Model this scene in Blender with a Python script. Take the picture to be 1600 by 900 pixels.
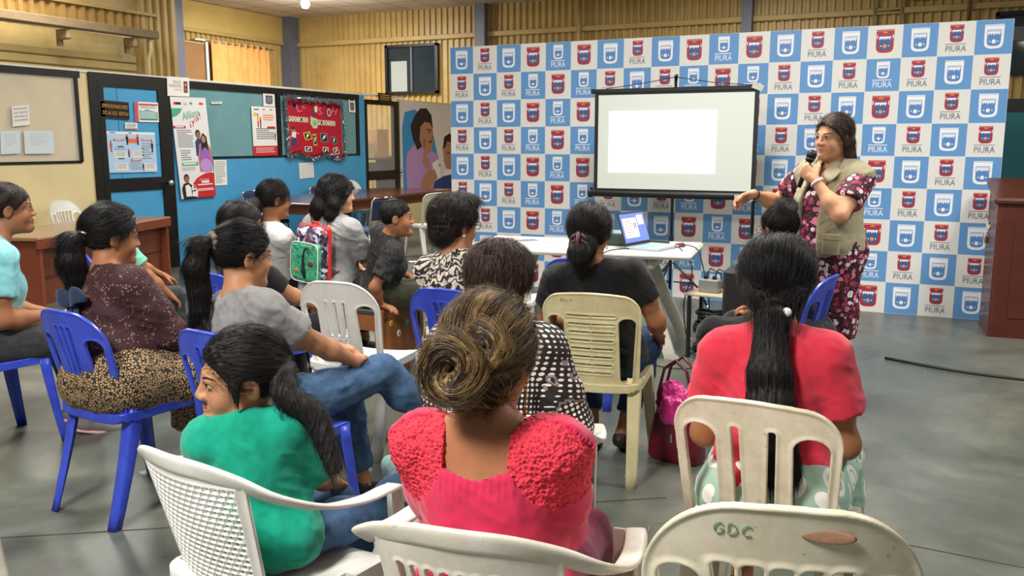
import bpy, math, random
import numpy as np
from mathutils import Vector, Matrix

scene = bpy.context.scene
for o in list(bpy.data.objects):
    bpy.data.objects.remove(o)
LINK = scene.collection.objects.link
PI = math.pi
R = math.radians

# ------------------------------------------------------------------ camera
cam_data = bpy.data.cameras.new('camera')
cam = bpy.data.objects.new('camera', cam_data)
LINK(cam)
cam.location = (0, 0, 1.45)
cam.rotation_euler = (R(90 - 9.38), 0, R(25.26))
cam_data.sensor_width = 36
cam_data.lens = 31.05
cam_data.clip_start = 0.05
scene.camera = cam

# ------------------------------------------------------------------ exposure, world, lamps
vs = scene.view_settings
vs.view_transform = 'Standard'
vs.look = 'None'
vs.gamma = 1
vs.use_curve_mapping = False
vs.exposure = 0.45
world = bpy.data.worlds.new('world')
scene.world = world
world.use_nodes = True
wb = world.node_tree.nodes['Background']
wb.inputs[0].default_value = (0.93, 0.97, 1.0, 1)
wb.inputs[1].default_value = 0.15

def area_light(name, loc, size, power, col=(1, 0.96, 0.9), rot=(0, 0, 0)):
    l = bpy.data.lights.new(name, 'AREA')
    l.shape = 'RECTANGLE'
    l.size, l.size_y = size
    l.energy = power
    l.color = col
    o = bpy.data.objects.new(name, l)
    LINK(o)
    o.location = loc
    o.rotation_euler = rot
    return o

area_light('unseen_ceiling_light', (-4.4, 3.4, 3.9), (0.8, 0.8), 105)  # area lights added at ceiling height to light the room; fixtures unseen
area_light('unseen_ceiling_light', (-5.6, 8.6, 3.9), (0.9, 0.9), 105)
area_light('unseen_ceiling_light', (-1.4, 4.9, 3.9), (0.9, 0.9), 120)
area_light('unseen_ceiling_light', (-1.9, -0.9, 3.9), (0.9, 0.9), 265)
area_light('unseen_ceiling_light', (2.2, 4.8, 3.9), (0.9, 0.9), 130)
area_light('unseen_ceiling_light', (-2.6, 12.0, 3.9), (1.1, 1.1), 105)
area_light('unseen_ceiling_light', (-9.6, 12.4, 3.8), (1.1, 1.1), 110)
area_light('unseen_ceiling_light', (-9.2, 7.2, 3.8), (1.1, 1.1), 62)

# ------------------------------------------------------------------ materials
def lin(c):
    return tuple(((v / 255) / 12.92 if v / 255 <= 0.04045 else ((v / 255 + 0.055) / 1.055) ** 2.4) for v in c)

MATS = {}
def M(key, col=None, rough=0.6, var=0.0, vscale=8.0, bump=0.0, bscale=60.0, metal=0.0, emit=0.0, sheen=0.0, sss=0.0, coat=0.0,
      col2=None, spec=0.5, alpha=1.0):
    """procedural principled material; col in sRGB 0-255; var mixes towards col2 (or a darker tone) with noise"""
    if key in MATS:
        return MATS[key]
    m = bpy.data.materials.new(key)
    m.use_nodes = True
    nt = m.node_tree
    b = nt.nodes['Principled BSDF']
    c = lin(col)
    b.inputs['Base Color'].default_value = (*c, 1)
    b.inputs['Roughness'].default_value = rough
    b.inputs['Metallic'].default_value = metal
    b.inputs['Specular IOR Level'].default_value = spec
    if sheen: b.inputs['Sheen Weight'].default_value = sheen
    if coat: b.inputs['Coat Weight'].default_value = coat
    if sss:
        b.inputs['Subsurface Weight'].default_value = sss
        b.inputs['Subsurface Radius'].default_value = (0.012, 0.005, 0.003)
        b.inputs['Subsurface Scale'].default_value = 1.0
    if emit:
        b.inputs['Emission Color'].default_value = (*c, 1)
        b.inputs['Emission Strength'].default_value = emit
    if alpha < 1: b.inputs['Alpha'].default_value = alpha
    tc = None
    if var or bump:
        tc = nt.nodes.new('ShaderNodeTexCoord')
    if var:
        n = nt.nodes.new('ShaderNodeTexNoise')
        n.inputs['Scale'].default_value = vscale
        n.inputs['Detail'].default_value = 6
        n.inputs['Roughness'].default_value = 0.65
        nt.links.new(tc.outputs['Object'], n.inputs['Vector'])
        r = nt.nodes.new('ShaderNodeValToRGB')
        r.color_ramp.elements[0].position = 0.32
        r.color_ramp.elements[1].position = 0.68
        d = lin(col2) if col2 else tuple(v * (1 - var) for v in c)
        r.color_ramp.elements[0].color = (*d, 1)
        r.color_ramp.elements[1].color = (*c, 1)
        nt.links.new(n.outputs['Fac'], r.inputs['Fac'])
        nt.links.new(r.outputs['Color'], b.inputs['Base Color'])
    if bump:
        n = nt.nodes.new('ShaderNodeTexNoise')
        n.inputs['Scale'].default_value = bscale
        n.inputs['Detail'].default_value = 4
        nt.links.new(tc.outputs['Object'], n.inputs['Vector'])
        bp = nt.nodes.new('ShaderNodeBump')
        bp.inputs['Strength'].default_value = bump
        bp.inputs['Distance'].default_value = 0.01
        nt.links.new(n.outputs['Fac'], bp.inputs['Height'])
        nt.links.new(bp.outputs['Normal'], b.inputs['Normal'])
    MATS[key] = m
    return m

class NT:
    """tiny node-graph helper for the patterned materials"""
    def __init__(s, key, rough=0.7):
        s.m = bpy.data.materials.new(key); s.m.use_nodes = True
        s.t = s.m.node_tree; s.b = s.t.nodes['Principled BSDF']
        s.b.inputs['Roughness'].default_value = rough
        MATS[key] = s.m
    def n(s, typ, **kw):
        x = s.t.nodes.new(typ)
        for k, v in kw.items():
            setattr(x, k, v)
        return x
    def l(s, a, b): s.t.links.new(a, b)
    def coord(s, which='Object', attr=None, scale=(1, 1, 1)):
        if attr:
            a = s.n('ShaderNodeAttribute'); a.attribute_name = attr; out = a.outputs['Vector']
        else:
            out = s.n('ShaderNodeTexCoord').outputs[which]
        mp = s.n('ShaderNodeMapping'); mp.inputs['Scale'].default_value = scale
        s.l(out, mp.inputs['Vector'])
        return mp.outputs['Vector']
    def noise(s, vec, scale, detail=4, rough=0.6, dist=0.0):
        x = s.n('ShaderNodeTexNoise'); x.inputs['Scale'].default_value = scale; x.inputs['Detail'].default_value = detail
        x.inputs['Roughness'].default_value = rough; x.inputs['Distortion'].default_value = dist
        s.l(vec, x.inputs['Vector']); return x
    def voro(s, vec, scale, feature='F1', rnd=1.0):
        x = s.n('ShaderNodeTexVoronoi'); x.feature = feature; x.inputs['Scale'].default_value = scale
        x.inputs['Randomness'].default_value = rnd
        s.l(vec, x.inputs['Vector']); return x
    def ramp(s, fac, stops, interp='LINEAR'):
        r = s.n('ShaderNodeValToRGB'); r.color_ramp.interpolation = interp
        e = r.color_ramp.elements
        while len(e) < len(stops): e.new(0.5)
        for el, (p, c) in zip(e, stops):
            el.position = p; el.color = (*lin(c), 1)
        s.l(fac, r.inputs['Fac']); return r.outputs['Color']
    def math(s, op, a, b=None, c=None):
        x = s.n('ShaderNodeMath', operation=op)
        for i, v in enumerate((a, b, c)):
            if v is None: continue
            if isinstance(v, (int, float)): x.inputs[i].default_value = v
            else: s.l(v, x.inputs[i])
        return x.outputs[0]
    def mix(s, fac, a, b):
        x = s.n('ShaderNodeMix', data_type='RGBA')
        if isinstance(fac, (int, float)): x.inputs[0].default_value = fac
        else: s.l(fac, x.inputs[0])
        for i, v in ((6, a), (7, b)):
            if isinstance(v, tuple): x.inputs[i].default_value = (*lin(v), 1)
            else: s.l(v, x.inputs[i])
        return x.outputs[2]
    def base(s, col): s.l(col, s.b.inputs['Base Color'])
    def bump(s, h, strength=0.3, dist=0.01):
        bp = s.n('ShaderNodeBump'); bp.inputs['Strength'].default_value = strength; bp.inputs['Distance'].default_value = dist
        s.l(h, bp.inputs['Height']); s.l(bp.outputs['Normal'], s.b.inputs['Normal'])

# ------------------------------------------------------------------ object helpers
def link_mesh(name, verts, faces, mats, parent=None, smooth=False, mi=None, attrs=None):
    me = bpy.data.meshes.new(name)
    if isinstance(faces, np.ndarray):
        verts = np.asarray(verts, np.float32)
        nf, k = faces.shape
        me.vertices.add(len(verts)); me.vertices.foreach_set('co', verts.ravel())
        me.loops.add(nf * k); me.loops.foreach_set('vertex_index', faces.astype(np.int32).ravel())
        me.polygons.add(nf)
        me.polygons.foreach_set('loop_start', np.arange(0, nf * k, k, dtype=np.int32))
        me.update(calc_edges=True)
    else:
        me.from_pydata([tuple(v) for v in verts], [], faces)
        me.update()
    if not isinstance(mats, (list, tuple)): mats = [mats]
    for m in mats: me.materials.append(m)
    n = len(me.polygons)
    if mi is not None: me.polygons.foreach_set('material_index', np.asarray(mi, np.int32))
    if smooth: me.polygons.foreach_set('use_smooth', np.ones(n, bool))
    for k, v in (attrs or {}).items():
        v = np.asarray(v, np.float32)
        a = me.attributes.new(k, 'FLOAT_VECTOR' if v.ndim == 2 else 'FLOAT', 'POINT')
        a.data.foreach_set('vector' if v.ndim == 2 else 'value', v.ravel())
    o = bpy.data.objects.new(name, me)
    LINK(o)
    if parent is not None: o.parent = parent
    return o

class MB:
    """collects boxes, tubes, lofts and polygons with material slots; build() links them as ONE mesh object"""
    def __init__(s): s.v = []; s.f = []; s.mi = []; s.mats = []; s.sm = []
    def slot(s, m):
        if m not in s.mats: s.mats.append(m)
        return s.mats.index(m)
    def add(s, verts, faces, m, smooth=False):
        k = len(s.v); i = s.slot(m)
        s.v += [tuple(map(float, v)) for v in verts]
        for f in faces:
            s.f.append([k + int(j) for j in f]); s.mi.append(i); s.sm.append(smooth)
        return s
    def box(s, c, d, m, rot=None, bev=0.0):
        x, y, z = d[0] / 2, d[1] / 2, d[2] / 2
        b = min(bev, 0.45 * min(d))
        if b <= 0:
            vs_ = [(i * x, j * y, k * z) for i in (-1, 1) for j in (-1, 1) for k in (-1, 1)]
            fs = [(0, 1, 3, 2), (4, 6, 7, 5), (0, 4, 5, 1), (2, 3, 7, 6), (0, 2, 6, 4), (1, 5, 7, 3)]
        else:
            vs_ = []; idx = {}
            for i in (-1, 1):
                for j in (-1, 1):
                    for k in (-1, 1):
                        for a in range(3):
                            p = [i * (x - b), j * (y - b), k * (z - b)]
                            p[a] = (i * x, j * y, k * z)[a]
                            idx[(i, j, k, a)] = len(vs_); vs_.append(p)
            fs = []
            for a in range(3):
                o1, o2 = [q for q in range(3) if q != a]
                for sg in (-1, 1):
                    ring = []
                    for u, w in ((-1, -1), (1, -1), (1, 1), (-1, 1)):
                        t = [0, 0, 0]; t[a] = sg; t[o1] = u; t[o2] = w
                        ring.append(idx[(*t, a)])
                    fs.append(ring)
            for a in range(3):
                o1, o2 = [q for q in range(3) if q != a]
                for u in (-1, 1):
                    for w in (-1, 1):
                        q = []
                        for sg, ax in ((-1, o1), (-1, o2), (1, o2), (1, o1)):
                            t = [0, 0, 0]; t[a] = sg; t[o1] = u; t[o2] = w
                            q.append(idx[(*t, ax)])
                        fs.append(q)
            for i in (-1, 1):
                for j in (-1, 1):
                    for k in (-1, 1):
                        fs.append([idx[(i, j, k, a)] for a in range(3)])
        Rm = rot if rot is not None else Matrix.Identity(3)
        return s.add([Vector(c) + Rm @ Vector(v) for v in vs_], fs, m)
    def tube(s, pts, r, m, seg=8, cap=True):
        pts = [Vector(p) for p in pts]
        rs = r if isinstance(r, (list, tuple)) else [r] * len(pts)
        vs_ = []; fs = []
        t0 = (pts[1] - pts[0]).normalized()
        n = t0.orthogonal().normalized()
        for i, p in enumerate(pts):
            t = (pts[min(i + 1, len(pts) - 1)] - pts[max(i - 1, 0)])
            t = t.normalized() if t.length > 1e-9 else t0
            n = (n - t * n.dot(t))
            n = n.normalized() if n.length > 1e-9 else t.orthogonal().normalized()
            b = t.cross(n)
            for k in range(seg):
                a = 2 * PI * k / seg
                vs_.append(p + (n * math.cos(a) + b * math.sin(a)) * rs[i])
        for i in range(len(pts) - 1):
            for k in range(seg):
                k2 = (k + 1) % seg
                fs.append((i * seg + k, i * seg + k2, (i + 1) * seg + k2, (i + 1) * seg + k))
        if cap:
            fs.append(list(range(seg))[::-1]); fs.append([(len(pts) - 1) * seg + k for k in range(seg)])
        return s.add(vs_, fs, m, True)
    def loft(s, rings, m, smooth=True, cap=True):
        n = len(rings[0]); vs_ = [p for r in rings for p in r]; fs = []
        for i in range(len(rings) - 1):
            for k in range(n):
                k2 = (k + 1) % n
                fs.append((i * n + k, i * n + k2, (i + 1) * n + k2, (i + 1) * n + k))
        if cap:
            fs.append(list(range(n))[::-1]); fs.append([(len(rings) - 1) * n + k for k in range(n)])
        return s.add(vs_, fs, m, smooth)
    def lathe(s, prof, m, c=(0, 0, 0), seg=20, axis=None):
        q = Matrix.Identity(3) if axis is None else Vector((0, 0, 1)).rotation_difference(Vector(axis)).to_matrix()
        rings = [[Vector(c) + q @ Vector((r * math.cos(2 * PI * k / seg), r * math.sin(2 * PI * k / seg), z)) for k in range(seg)] for r, z in prof]
        return s.loft(rings, m)
    def ball(s, c, r, m, seg=14, rings=9, rot=None):
        r = (r, r, r) if isinstance(r, (int, float)) else r
        Rm = rot if rot is not None else Matrix.Identity(3)
        rg = []
        for i in range(rings + 1):
            a = -PI / 2 + PI * i / rings
            a = max(min(a, PI / 2 - 0.02), -PI / 2 + 0.02)
            rg.append([Vector(c) + Rm @ Vector((r[0] * math.cos(a) * math.cos(2 * PI * k / seg), r[1] * math.cos(a) * math.sin(2 * PI * k / seg), r[2] * math.sin(a))) for k in range(seg)])
        return s.loft(rg, m)
    def build(s, name, parent=None, xf=None):
        v = s.v if xf is None else [xf @ Vector(p) for p in s.v]
        o = link_mesh(name, v, s.f, s.mats, parent, mi=s.mi)
        o.data.polygons.foreach_set('use_smooth', np.array(s.sm, bool))
        return o

def tag(o, label=None, cat=None, group=None, kind=None):
    if label: o['label'] = label
    if cat: o['category'] = cat
    if group: o['group'] = group
    if kind: o['kind'] = kind
    return o
def struct(o): o['kind'] = 'structure'; return o
def empty(name, loc=(0, 0, 0), heading=0.0, label=None, cat=None, group=None):
    """an Empty at a thing's base; heading in degrees clockwise from +Y seen from above"""
    o = bpy.data.objects.new(name, None); LINK(o)
    o.empty_display_size = 0.1
    o.location = loc; o.rotation_euler = (0, 0, -R(heading))
    return tag(o, label, cat, group)
KIDS = {}
def children(o): return [c for c in bpy.data.objects if c.parent == o]
def copy_tree(o, parent=None):
    c = o.copy(); LINK(c)
    if parent is not None: c.parent = parent
    for ch in children(o): copy_tree(ch, c)
    return c
def place(o, x, y, heading, z=0.0, label=None, cat=None, group=None, scale=None):
    o.location = (x, y, z); o.rotation_euler = (0, 0, -R(heading))
    if scale: o.scale = (scale,) * 3
    return tag(o, label, cat, group)

# ------------------------------------------------------------------ flat prints (posters, banners, signs): layered polygons with real thickness
_TXT = {}
def text_shape(s):
    """letter outlines of the built-in font as 2D verts and faces, cap height about 0.7"""
    if s in _TXT: return _TXT[s]
    cu = bpy.data.curves.new('letters', 'FONT'); cu.body = s; cu.resolution_u = 2
    ob = bpy.data.objects.new('letters', cu); LINK(ob)
    bpy.context.view_layer.update()
    me = bpy.data.meshes.new_from_object(ob.evaluated_get(bpy.context.evaluated_depsgraph_get()))
    v = [(p.co.x, p.co.y) for p in me.vertices]; f = [list(p.vertices) for p in me.polygons]
    bpy.data.objects.remove(ob); bpy.data.curves.remove(cu); bpy.data.meshes.remove(me)
    x0 = min(p[0] for p in v); x1 = max(p[0] for p in v)
    y0 = min(p[1] for p in v); y1 = max(p[1] for p in v)
    _TXT[s] = (v, f, x0, x1, y0, y1)
    return _TXT[s]

class Flat:
    """2D layered print: x right, y up, layer k lies k*step in front of the sheet"""
    def __init__(s, step=0.0006): s.it = []; s.step = step
    def poly(s, pts, m, k=1): s.it.append((list(pts), [list(range(len(pts)))], m, k)); return s
    def rect(s, x0, y0, x1, y1, m, k=1): return s.poly([(x0, y0), (x1, y0), (x1, y1), (x0, y1)], m, k)
    def ell(s, cx, cy, rx, ry, m, k=1, n=20, rot=0.0):
        c, q = math.cos(rot), math.sin(rot)
        return s.poly([(cx + rx * math.cos(2 * PI * i / n) * c - ry * math.sin(2 * PI * i / n) * q,
                        cy + rx * math.cos(2 * PI * i / n) * q + ry * math.sin(2 * PI * i / n) * c) for i in range(n)], m, k)
    def text(s, t, x0, y0, x1, y1, m, k=2, rot=0.0):
        v, f, a0, a1, b0, b1 = text_shape(t)
        sx, sy = (x1 - x0) / max(a1 - a0, 1e-6), (y1 - y0) / max(b1 - b0, 1e-6)
        c, q = math.cos(rot), math.sin(rot); cx, cy = (x0 + x1) / 2, (y0 + y1) / 2
        pts = []
        for px, py in v:
            X = x0 + (px - a0) * sx - cx; Y = y0 + (py - b0) * sy - cy
            pts.append((cx + X * c - Y * q, cy + X * q + Y * c))
        s.it.append((pts, f, m, k)); return s
    def lines(s, x0, y0, x1, y1, n, m, k=2, fill=0.5, seed=1):
        rnd = random.Random(seed); h = (y1 - y0) / n
        for i in range(n):
            w = x1 - (x1 - x0) * rnd.choice((0, 0.05, 0.1, 0.35))
            s.rect(x0, y1 - i * h - h * fill, w, y1 - i * h, m, k)
        return s
    def blit(s, other, dx, dy, sc=1.0, dk=0):
        for pts, f, m, k in other.it:
            s.it.append(([(dx + px * sc, dy + py * sc) for px, py in pts], f, m, k + dk))
        return s
    def into(s, mb, o, ex, ey, en):
        o, ex, ey, en = map(Vector, (o, ex, ey, en))
        for pts, f, m, k in s.it:
            mb.add([o + ex * p[0] + ey * p[1] + en * (k * s.step) for p in pts], f, m)
        return mb

# ------------------------------------------------------------------ noise in numpy
def _hash(i, j, k, seed):
    h = (i.astype(np.int64) * 374761393 + j.astype(np.int64) * 668265263 + k.astype(np.int64) * 2147483647 + seed * 974634777) & 0x7fffffff
    h = ((h ^ (h >> 13)) * 1274126177) & 0x7fffffff
    return ((h ^ (h >> 16)) & 0xffff).astype(np.float32) / 65535.0 * 2 - 1
def vnoise(P, seed=0):
    P = np.asarray(P, np.float32)
    b = np.floor(P); f = P - b; f = f * f * (3 - 2 * f); b = b.astype(np.int32)
    i, j, k = b[:, 0], b[:, 1], b[:, 2]; u, v, w = f[:, 0], f[:, 1], f[:, 2]
    out = 0
    for a in (0, 1):
        for c in (0, 1):
            for e in (0, 1):
                out = out + _hash(i + a, j + c, k + e, seed) * (u if a else 1 - u) * (v if c else 1 - v) * (w if e else 1 - w)
    return out
def fbm(P, seed=0, oct=3):
    s = 0; a = 1.0; P = np.asarray(P, np.float32)
    for q in range(oct):
        s = s + a * vnoise(P * (2 ** q), seed + q); a *= 0.5
    return s

# ------------------------------------------------------------------ distance-field modelling: smooth unions of bones and ellipsoids, meshed by surface nets
def V3(*a): return np.array(a, float)
def rc(a, b, ra, rb, flat=None):
    a = np.asarray(a, float); b = np.asarray(b, float); ba = b - a; L = max(float(ba @ ba), 1e-9)
    def fn(X, Y, Z):
        x, y, z = X - a[0], Y - a[1], Z - a[2]
        if flat is not None:
            n, q = flat
            e = (x * n[0] + y * n[1] + z * n[2]) * (q - 1)
            x, y, z = x + e * n[0], y + e * n[1], z + e * n[2]
        h = np.clip((x * ba[0] + y * ba[1] + z * ba[2]) / L, 0, 1)
        return np.sqrt((x - h * ba[0]) ** 2 + (y - h * ba[1]) ** 2 + (z - h * ba[2]) ** 2) - (ra + (rb - ra) * h)
    m = max(ra, rb)
    return fn, np.minimum(a, b) - m, np.maximum(a, b) + m
def el(c, r, rot=None):
    c = np.asarray(c, float); r = np.asarray(r, float)
    Q = np.eye(3) if rot is None else np.asarray(rot, float).T
    def fn(X, Y, Z):
        x, y, z = X - c[0], Y - c[1], Z - c[2]
        if rot is not None:
            x, y, z = (Q[0, 0] * x + Q[0, 1] * y + Q[0, 2] * z, Q[1, 0] * x + Q[1, 1] * y + Q[1, 2] * z, Q[2, 0] * x + Q[2, 1] * y + Q[2, 2] * z)
        k0 = np.sqrt((x / r[0]) ** 2 + (y / r[1]) ** 2 + (z / r[2]) ** 2)
        k1 = np.sqrt((x / r[0] ** 2) ** 2 + (y / r[1] ** 2) ** 2 + (z / r[2] ** 2) ** 2) + 1e-9
        return k0 * (k0 - 1) / k1
    e = np.sqrt(((np.asarray(rot, float) if rot is not None else np.eye(3)) ** 2) @ (r ** 2))
    return fn, c - e, c + e
def bx(c, h, rad=0.01, rot=None):
    c = np.asarray(c, float); h = np.asarray(h, float)
    Q = np.eye(3) if rot is None else np.asarray(rot, float).T
    def fn(X, Y, Z):
        x, y, z = X - c[0], Y - c[1], Z - c[2]
        x, y, z = (Q[0, 0] * x + Q[0, 1] * y + Q[0, 2] * z, Q[1, 0] * x + Q[1, 1] * y + Q[1, 2] * z, Q[2, 0] * x + Q[2, 1] * y + Q[2, 2] * z)
        qx, qy, qz = np.abs(x) - h[0] + rad, np.abs(y) - h[1] + rad, np.abs(z) - h[2] + rad
        return np.sqrt(np.maximum(qx, 0) ** 2 + np.maximum(qy, 0) ** 2 + np.maximum(qz, 0) ** 2) + np.minimum(np.maximum(np.maximum(qx, qy), qz), 0) - rad
    e = np.abs(np.asarray(rot, float) if rot is not None else np.eye(3)) @ h
    return fn, c - e, c + e
def chain(pts, rs, flat=None):
    return [rc(pts[i], pts[i + 1], rs[i], rs[i + 1], flat) for i in range(len(pts) - 1)]
def cut(prim, *planes):
    """prim limited to the negative side of planes (point, outward normal)"""
    fn, lo, hi = prim
    def g(X, Y, Z):
        d = fn(X, Y, Z)
        for p, n in planes:
            n = np.asarray(n, float) / np.linalg.norm(n)
            d = np.maximum(d, (X - p[0]) * n[0] + (Y - p[1]) * n[1] + (Z - p[2]) * n[2])
        return d
    return g, lo, hi

def axis(lo, hi, h, fine):
    xs = [lo]
    while xs[-1] < hi:
        st = h
        for a, b, hf in fine:
            if a - h < xs[-1] < b: st = min(st, hf)
        xs.append(xs[-1] + st)
    return np.array(xs, np.float32)

class Field:
    def __init__(s, lo, hi, h, fine=()):
        lo = np.asarray(lo, float); hi = np.asarray(hi, float)
        s.h = h
        s.ax = [axis(lo[i], hi[i], h, [(c[i] - e[i], c[i] + e[i], hf) for c, e, hf in fine]) for i in range(3)]
        s.V = np.ones([len(a) for a in s.ax], np.float32)
    def _sub(s, lo, hi, m):
        sl = []
        for i in range(3):
            a = max(int(np.searchsorted(s.ax[i], lo[i] - m)) - 1, 0); b = min(int(np.searchsorted(s.ax[i], hi[i] + m)) + 1, len(s.ax[i]))
            if a >= b: return None
            sl.append(slice(a, b))
        return tuple(sl), s.ax[0][sl[0]][:, None, None], s.ax[1][sl[1]][None, :, None], s.ax[2][sl[2]][None, None, :]
    def add(s, prims, k=0.02):
        for fn, lo, hi in (prims if isinstance(prims, list) else [prims]):
            q = s._sub(lo, hi, k + 2.5 * s.h)
            if q is None: continue
            sl, X, Y, Z = q
            d = fn(X, Y, Z).astype(np.float32); v = s.V[sl]
            if k > 0:
                hh = np.maximum(k - np.abs(v - d), 0) / k
                s.V[sl] = np.minimum(v, d) - hh * hh * k * 0.25
            else:
                s.V[sl] = np.minimum(v, d)
        return s
    def sub(s, prims, k=0.01):
        for fn, lo, hi in (prims if isinstance(prims, list) else [prims]):
            q = s._sub(lo, hi, k + 2.5 * s.h)
            if q is None: continue
            sl, X, Y, Z = q
            d = -fn(X, Y, Z).astype(np.float32); v = s.V[sl]
            hh = np.maximum(k - np.abs(v - d), 0) / max(k, 1e-6)
            s.V[sl] = np.maximum(v, d) + hh * hh * k * 0.25
        return s
    def inter(s, prim):
        X, Y, Z = s.ax[0][:, None, None], s.ax[1][None, :, None], s.ax[2][None, None, :]
        s.V = np.maximum(s.V, prim[0](X, Y, Z).astype(np.float32)); return s
    def plane(s, p, n):
        n = np.asarray(n, float) / np.linalg.norm(n)
        X, Y, Z = s.ax[0][:, None, None], s.ax[1][None, :, None], s.ax[2][None, None, :]
        s.V = np.maximum(s.V, ((X - p[0]) * n[0] + (Y - p[1]) * n[1] + (Z - p[2]) * n[2]).astype(np.float32))
        return s
    def mesh(s):
        V = s.V
        for i in range(3):
            sl = [slice(None)] * 3
            for e in (0, -1):
                sl[i] = e; V[tuple(sl)] = np.maximum(V[tuple(sl)], 1e-3)
        I = V < 0
        C = np.zeros([n - 1 for n in V.shape], np.int8)
        for a in (0, 1):
            for b in (0, 1):
                for c in (0, 1):
                    C += I[a:V.shape[0] - 1 + a, b:V.shape[1] - 1 + b, c:V.shape[2] - 1 + c]
        ci, cj, ck = np.nonzero((C > 0) & (C < 8))
        idx = np.full(C.shape, -1, np.int32); idx[ci, cj, ck] = np.arange(len(ci))
        P = np.zeros((len(ci), 3), np.float32); cnt = np.zeros(len(ci), np.float32)
        val = {}
        for a in (0, 1):
            for b in (0, 1):
                for c in (0, 1):
                    val[a, b, c] = V[ci + a, cj + b, ck + c]
        x0 = [s.ax[0][ci], s.ax[1][cj], s.ax[2][ck]]; x1 = [s.ax[0][ci + 1], s.ax[1][cj + 1], s.ax[2][ck + 1]]
        for a in range(3):
            o1, o2 = [q for q in range(3) if q != a]
            for b in (0, 1):
                for c in (0, 1):
                    k0 = [0, 0, 0]; k0[o1] = b; k0[o2] = c; k1 = list(k0); k1[a] = 1
                    va, vb = val[tuple(k0)], val[tuple(k1)]
                    m = (va < 0) != (vb < 0)
                    t = np.where(m, va / np.where(va == vb, 1, va - vb), 0)
                    P[:, a] += np.where(m, x0[a] + (x1[a] - x0[a]) * t, 0)
                    P[:, o1] += np.where(m, x1[o1] if b else x0[o1], 0)
                    P[:, o2] += np.where(m, x1[o2] if c else x0[o2], 0)
                    cnt += m
        P /= np.maximum(cnt, 1)[:, None]
        F = []
        for a in range(3):
            o1, o2 = (a + 1) % 3, (a + 2) % 3
            sl0 = [slice(1, -1)] * 3; sl1 = [slice(1, -1)] * 3
            sl0[a] = slice(0, -1); sl1[a] = slice(1, None)
            A, B = I[tuple(sl0)], I[tuple(sl1)]
            e = np.array(np.nonzero(A != B)).T
            if not len(e): continue
            flip = A[tuple(e.T)]
            base = e.copy(); base[:, o1] += 1; base[:, o2] += 1   # grid node of the edge start
            q = []
            for d1, d2 in ((-1, -1), (0, -1), (0, 0), (-1, 0)):
                c = base.copy(); c[:, o1] += d1; c[:, o2] += d2
                q.append(idx[c[:, 0], c[:, 1], c[:, 2]])
            q = np.stack(q, 1)
            q[~flip] = q[~flip][:, ::-1]
            F.append(q)
        F = np.concatenate(F) if F else np.zeros((0, 4), int)
        F = F[(F >= 0).all(1)]
        return P, F

def vnormals(P, F):
    d1 = P[F[:, 2]] - P[F[:, 0]]; d2 = P[F[:, 3]] - P[F[:, 1]]
    n = np.cross(d1, d2); N = np.zeros_like(P)
    for k in range(4): np.add.at(N, F[:, k], n)
    return N / np.maximum(np.linalg.norm(N, axis=1, keepdims=True), 1e-9)
def relax(P, F, it=1, lam=0.5):
    for _ in range(it):
        S = np.zeros_like(P); c = np.zeros(len(P), np.float32)
        for k in range(4):
            a, b = F[:, k], F[:, (k + 1) % 4]
            np.add.at(S, a, P[b]); np.add.at(c, a, 1)
            np.add.at(S, b, P[a]); np.add.at(c, b, 1)
        P = P + lam * (S / np.maximum(c, 1)[:, None] - P)
    return P
def rotm(ax, deg):
    return np.array(Matrix.Rotation(R(deg), 3, ax))
# ================================================================== the room
HW = -7.975           # plane of the office partition
BACKY, LEFTX, CEIL = 15.0, -12.15, 3.93
def onwall(px, py, X=HW):
    """point of the partition plane seen at a photo pixel"""
    f = 1380.0; p = math.atan(228 / f); yw = math.atan(660 / math.hypot(f, 228))
    F = Vector((-math.sin(yw) * math.cos(p), math.cos(yw) * math.cos(p), -math.sin(p)))
    Rr = Vector((math.cos(yw), math.sin(yw), 0)); U = Rr.cross(F)
    d = F * f + Rr * (px - 800) - U * (py - 450)
    q = Vector((0, 0, 1.45)) + d * (X / d.x)
    return q.y, q.z

# floor: polished grey-green concrete with stains, a few scuffs and saw-cut joints
g = NT('polished_concrete', 0.3)
co = g.coord('Object')
n1 = g.noise(co, 0.9, 7, 0.62, 0.6); n2 = g.noise(co, 6, 6, 0.7)
c1 = g.ramp(n1.outputs['Fac'], [(0.30, (78, 86, 77)), (0.5, (112, 117, 107)), (0.7, (146, 148, 137))])
c2 = g.ramp(n2.outputs['Fac'], [(0.35, (112, 114, 106)), (0.65, (190, 190, 182))])
mm = g.n('ShaderNodeMix', data_type='RGBA', blend_type='MULTIPLY'); mm.inputs[0].default_value = 0.45
g.l(c1, mm.inputs[6]); g.l(c2, mm.inputs[7]); g.base(mm.outputs[2])
rr = g.n('ShaderNodeMapRange'); rr.inputs['To Min'].default_value = 0.16; rr.inputs['To Max'].default_value = 0.5
g.l(n1.outputs['Fac'], rr.inputs['Value']); g.l(rr.outputs['Result'], g.b.inputs['Roughness'])
g.bump(n2.outputs['Fac'], 0.04)
mb = MB()
mb.box((-5, 6.5, -0.05), (24, 21, 0.1), g.m)
dk = M('floor_joint', (58, 60, 56), 0.9)
for (x0, y0), (x1, y1) in (((-0.3, 3.37), (3.2, 3.18)), ((-3.6, 1.6), (-0.9, 3.4)), ((-7.5, 7.2), (-3.4, 7.0))):
    d = Vector((x1 - x0, y1 - y0, 0)); nn = Vector((-d.y, d.x, 0)).normalized() * 0.004
    a = Vector((x0, y0, 0.0008)); b = Vector((x1, y1, 0.0008))
    mb.add([a - nn, b - nn, b + nn, a + nn], [(0, 1, 2, 3)], dk)
struct(mb.build('floor'))

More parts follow.
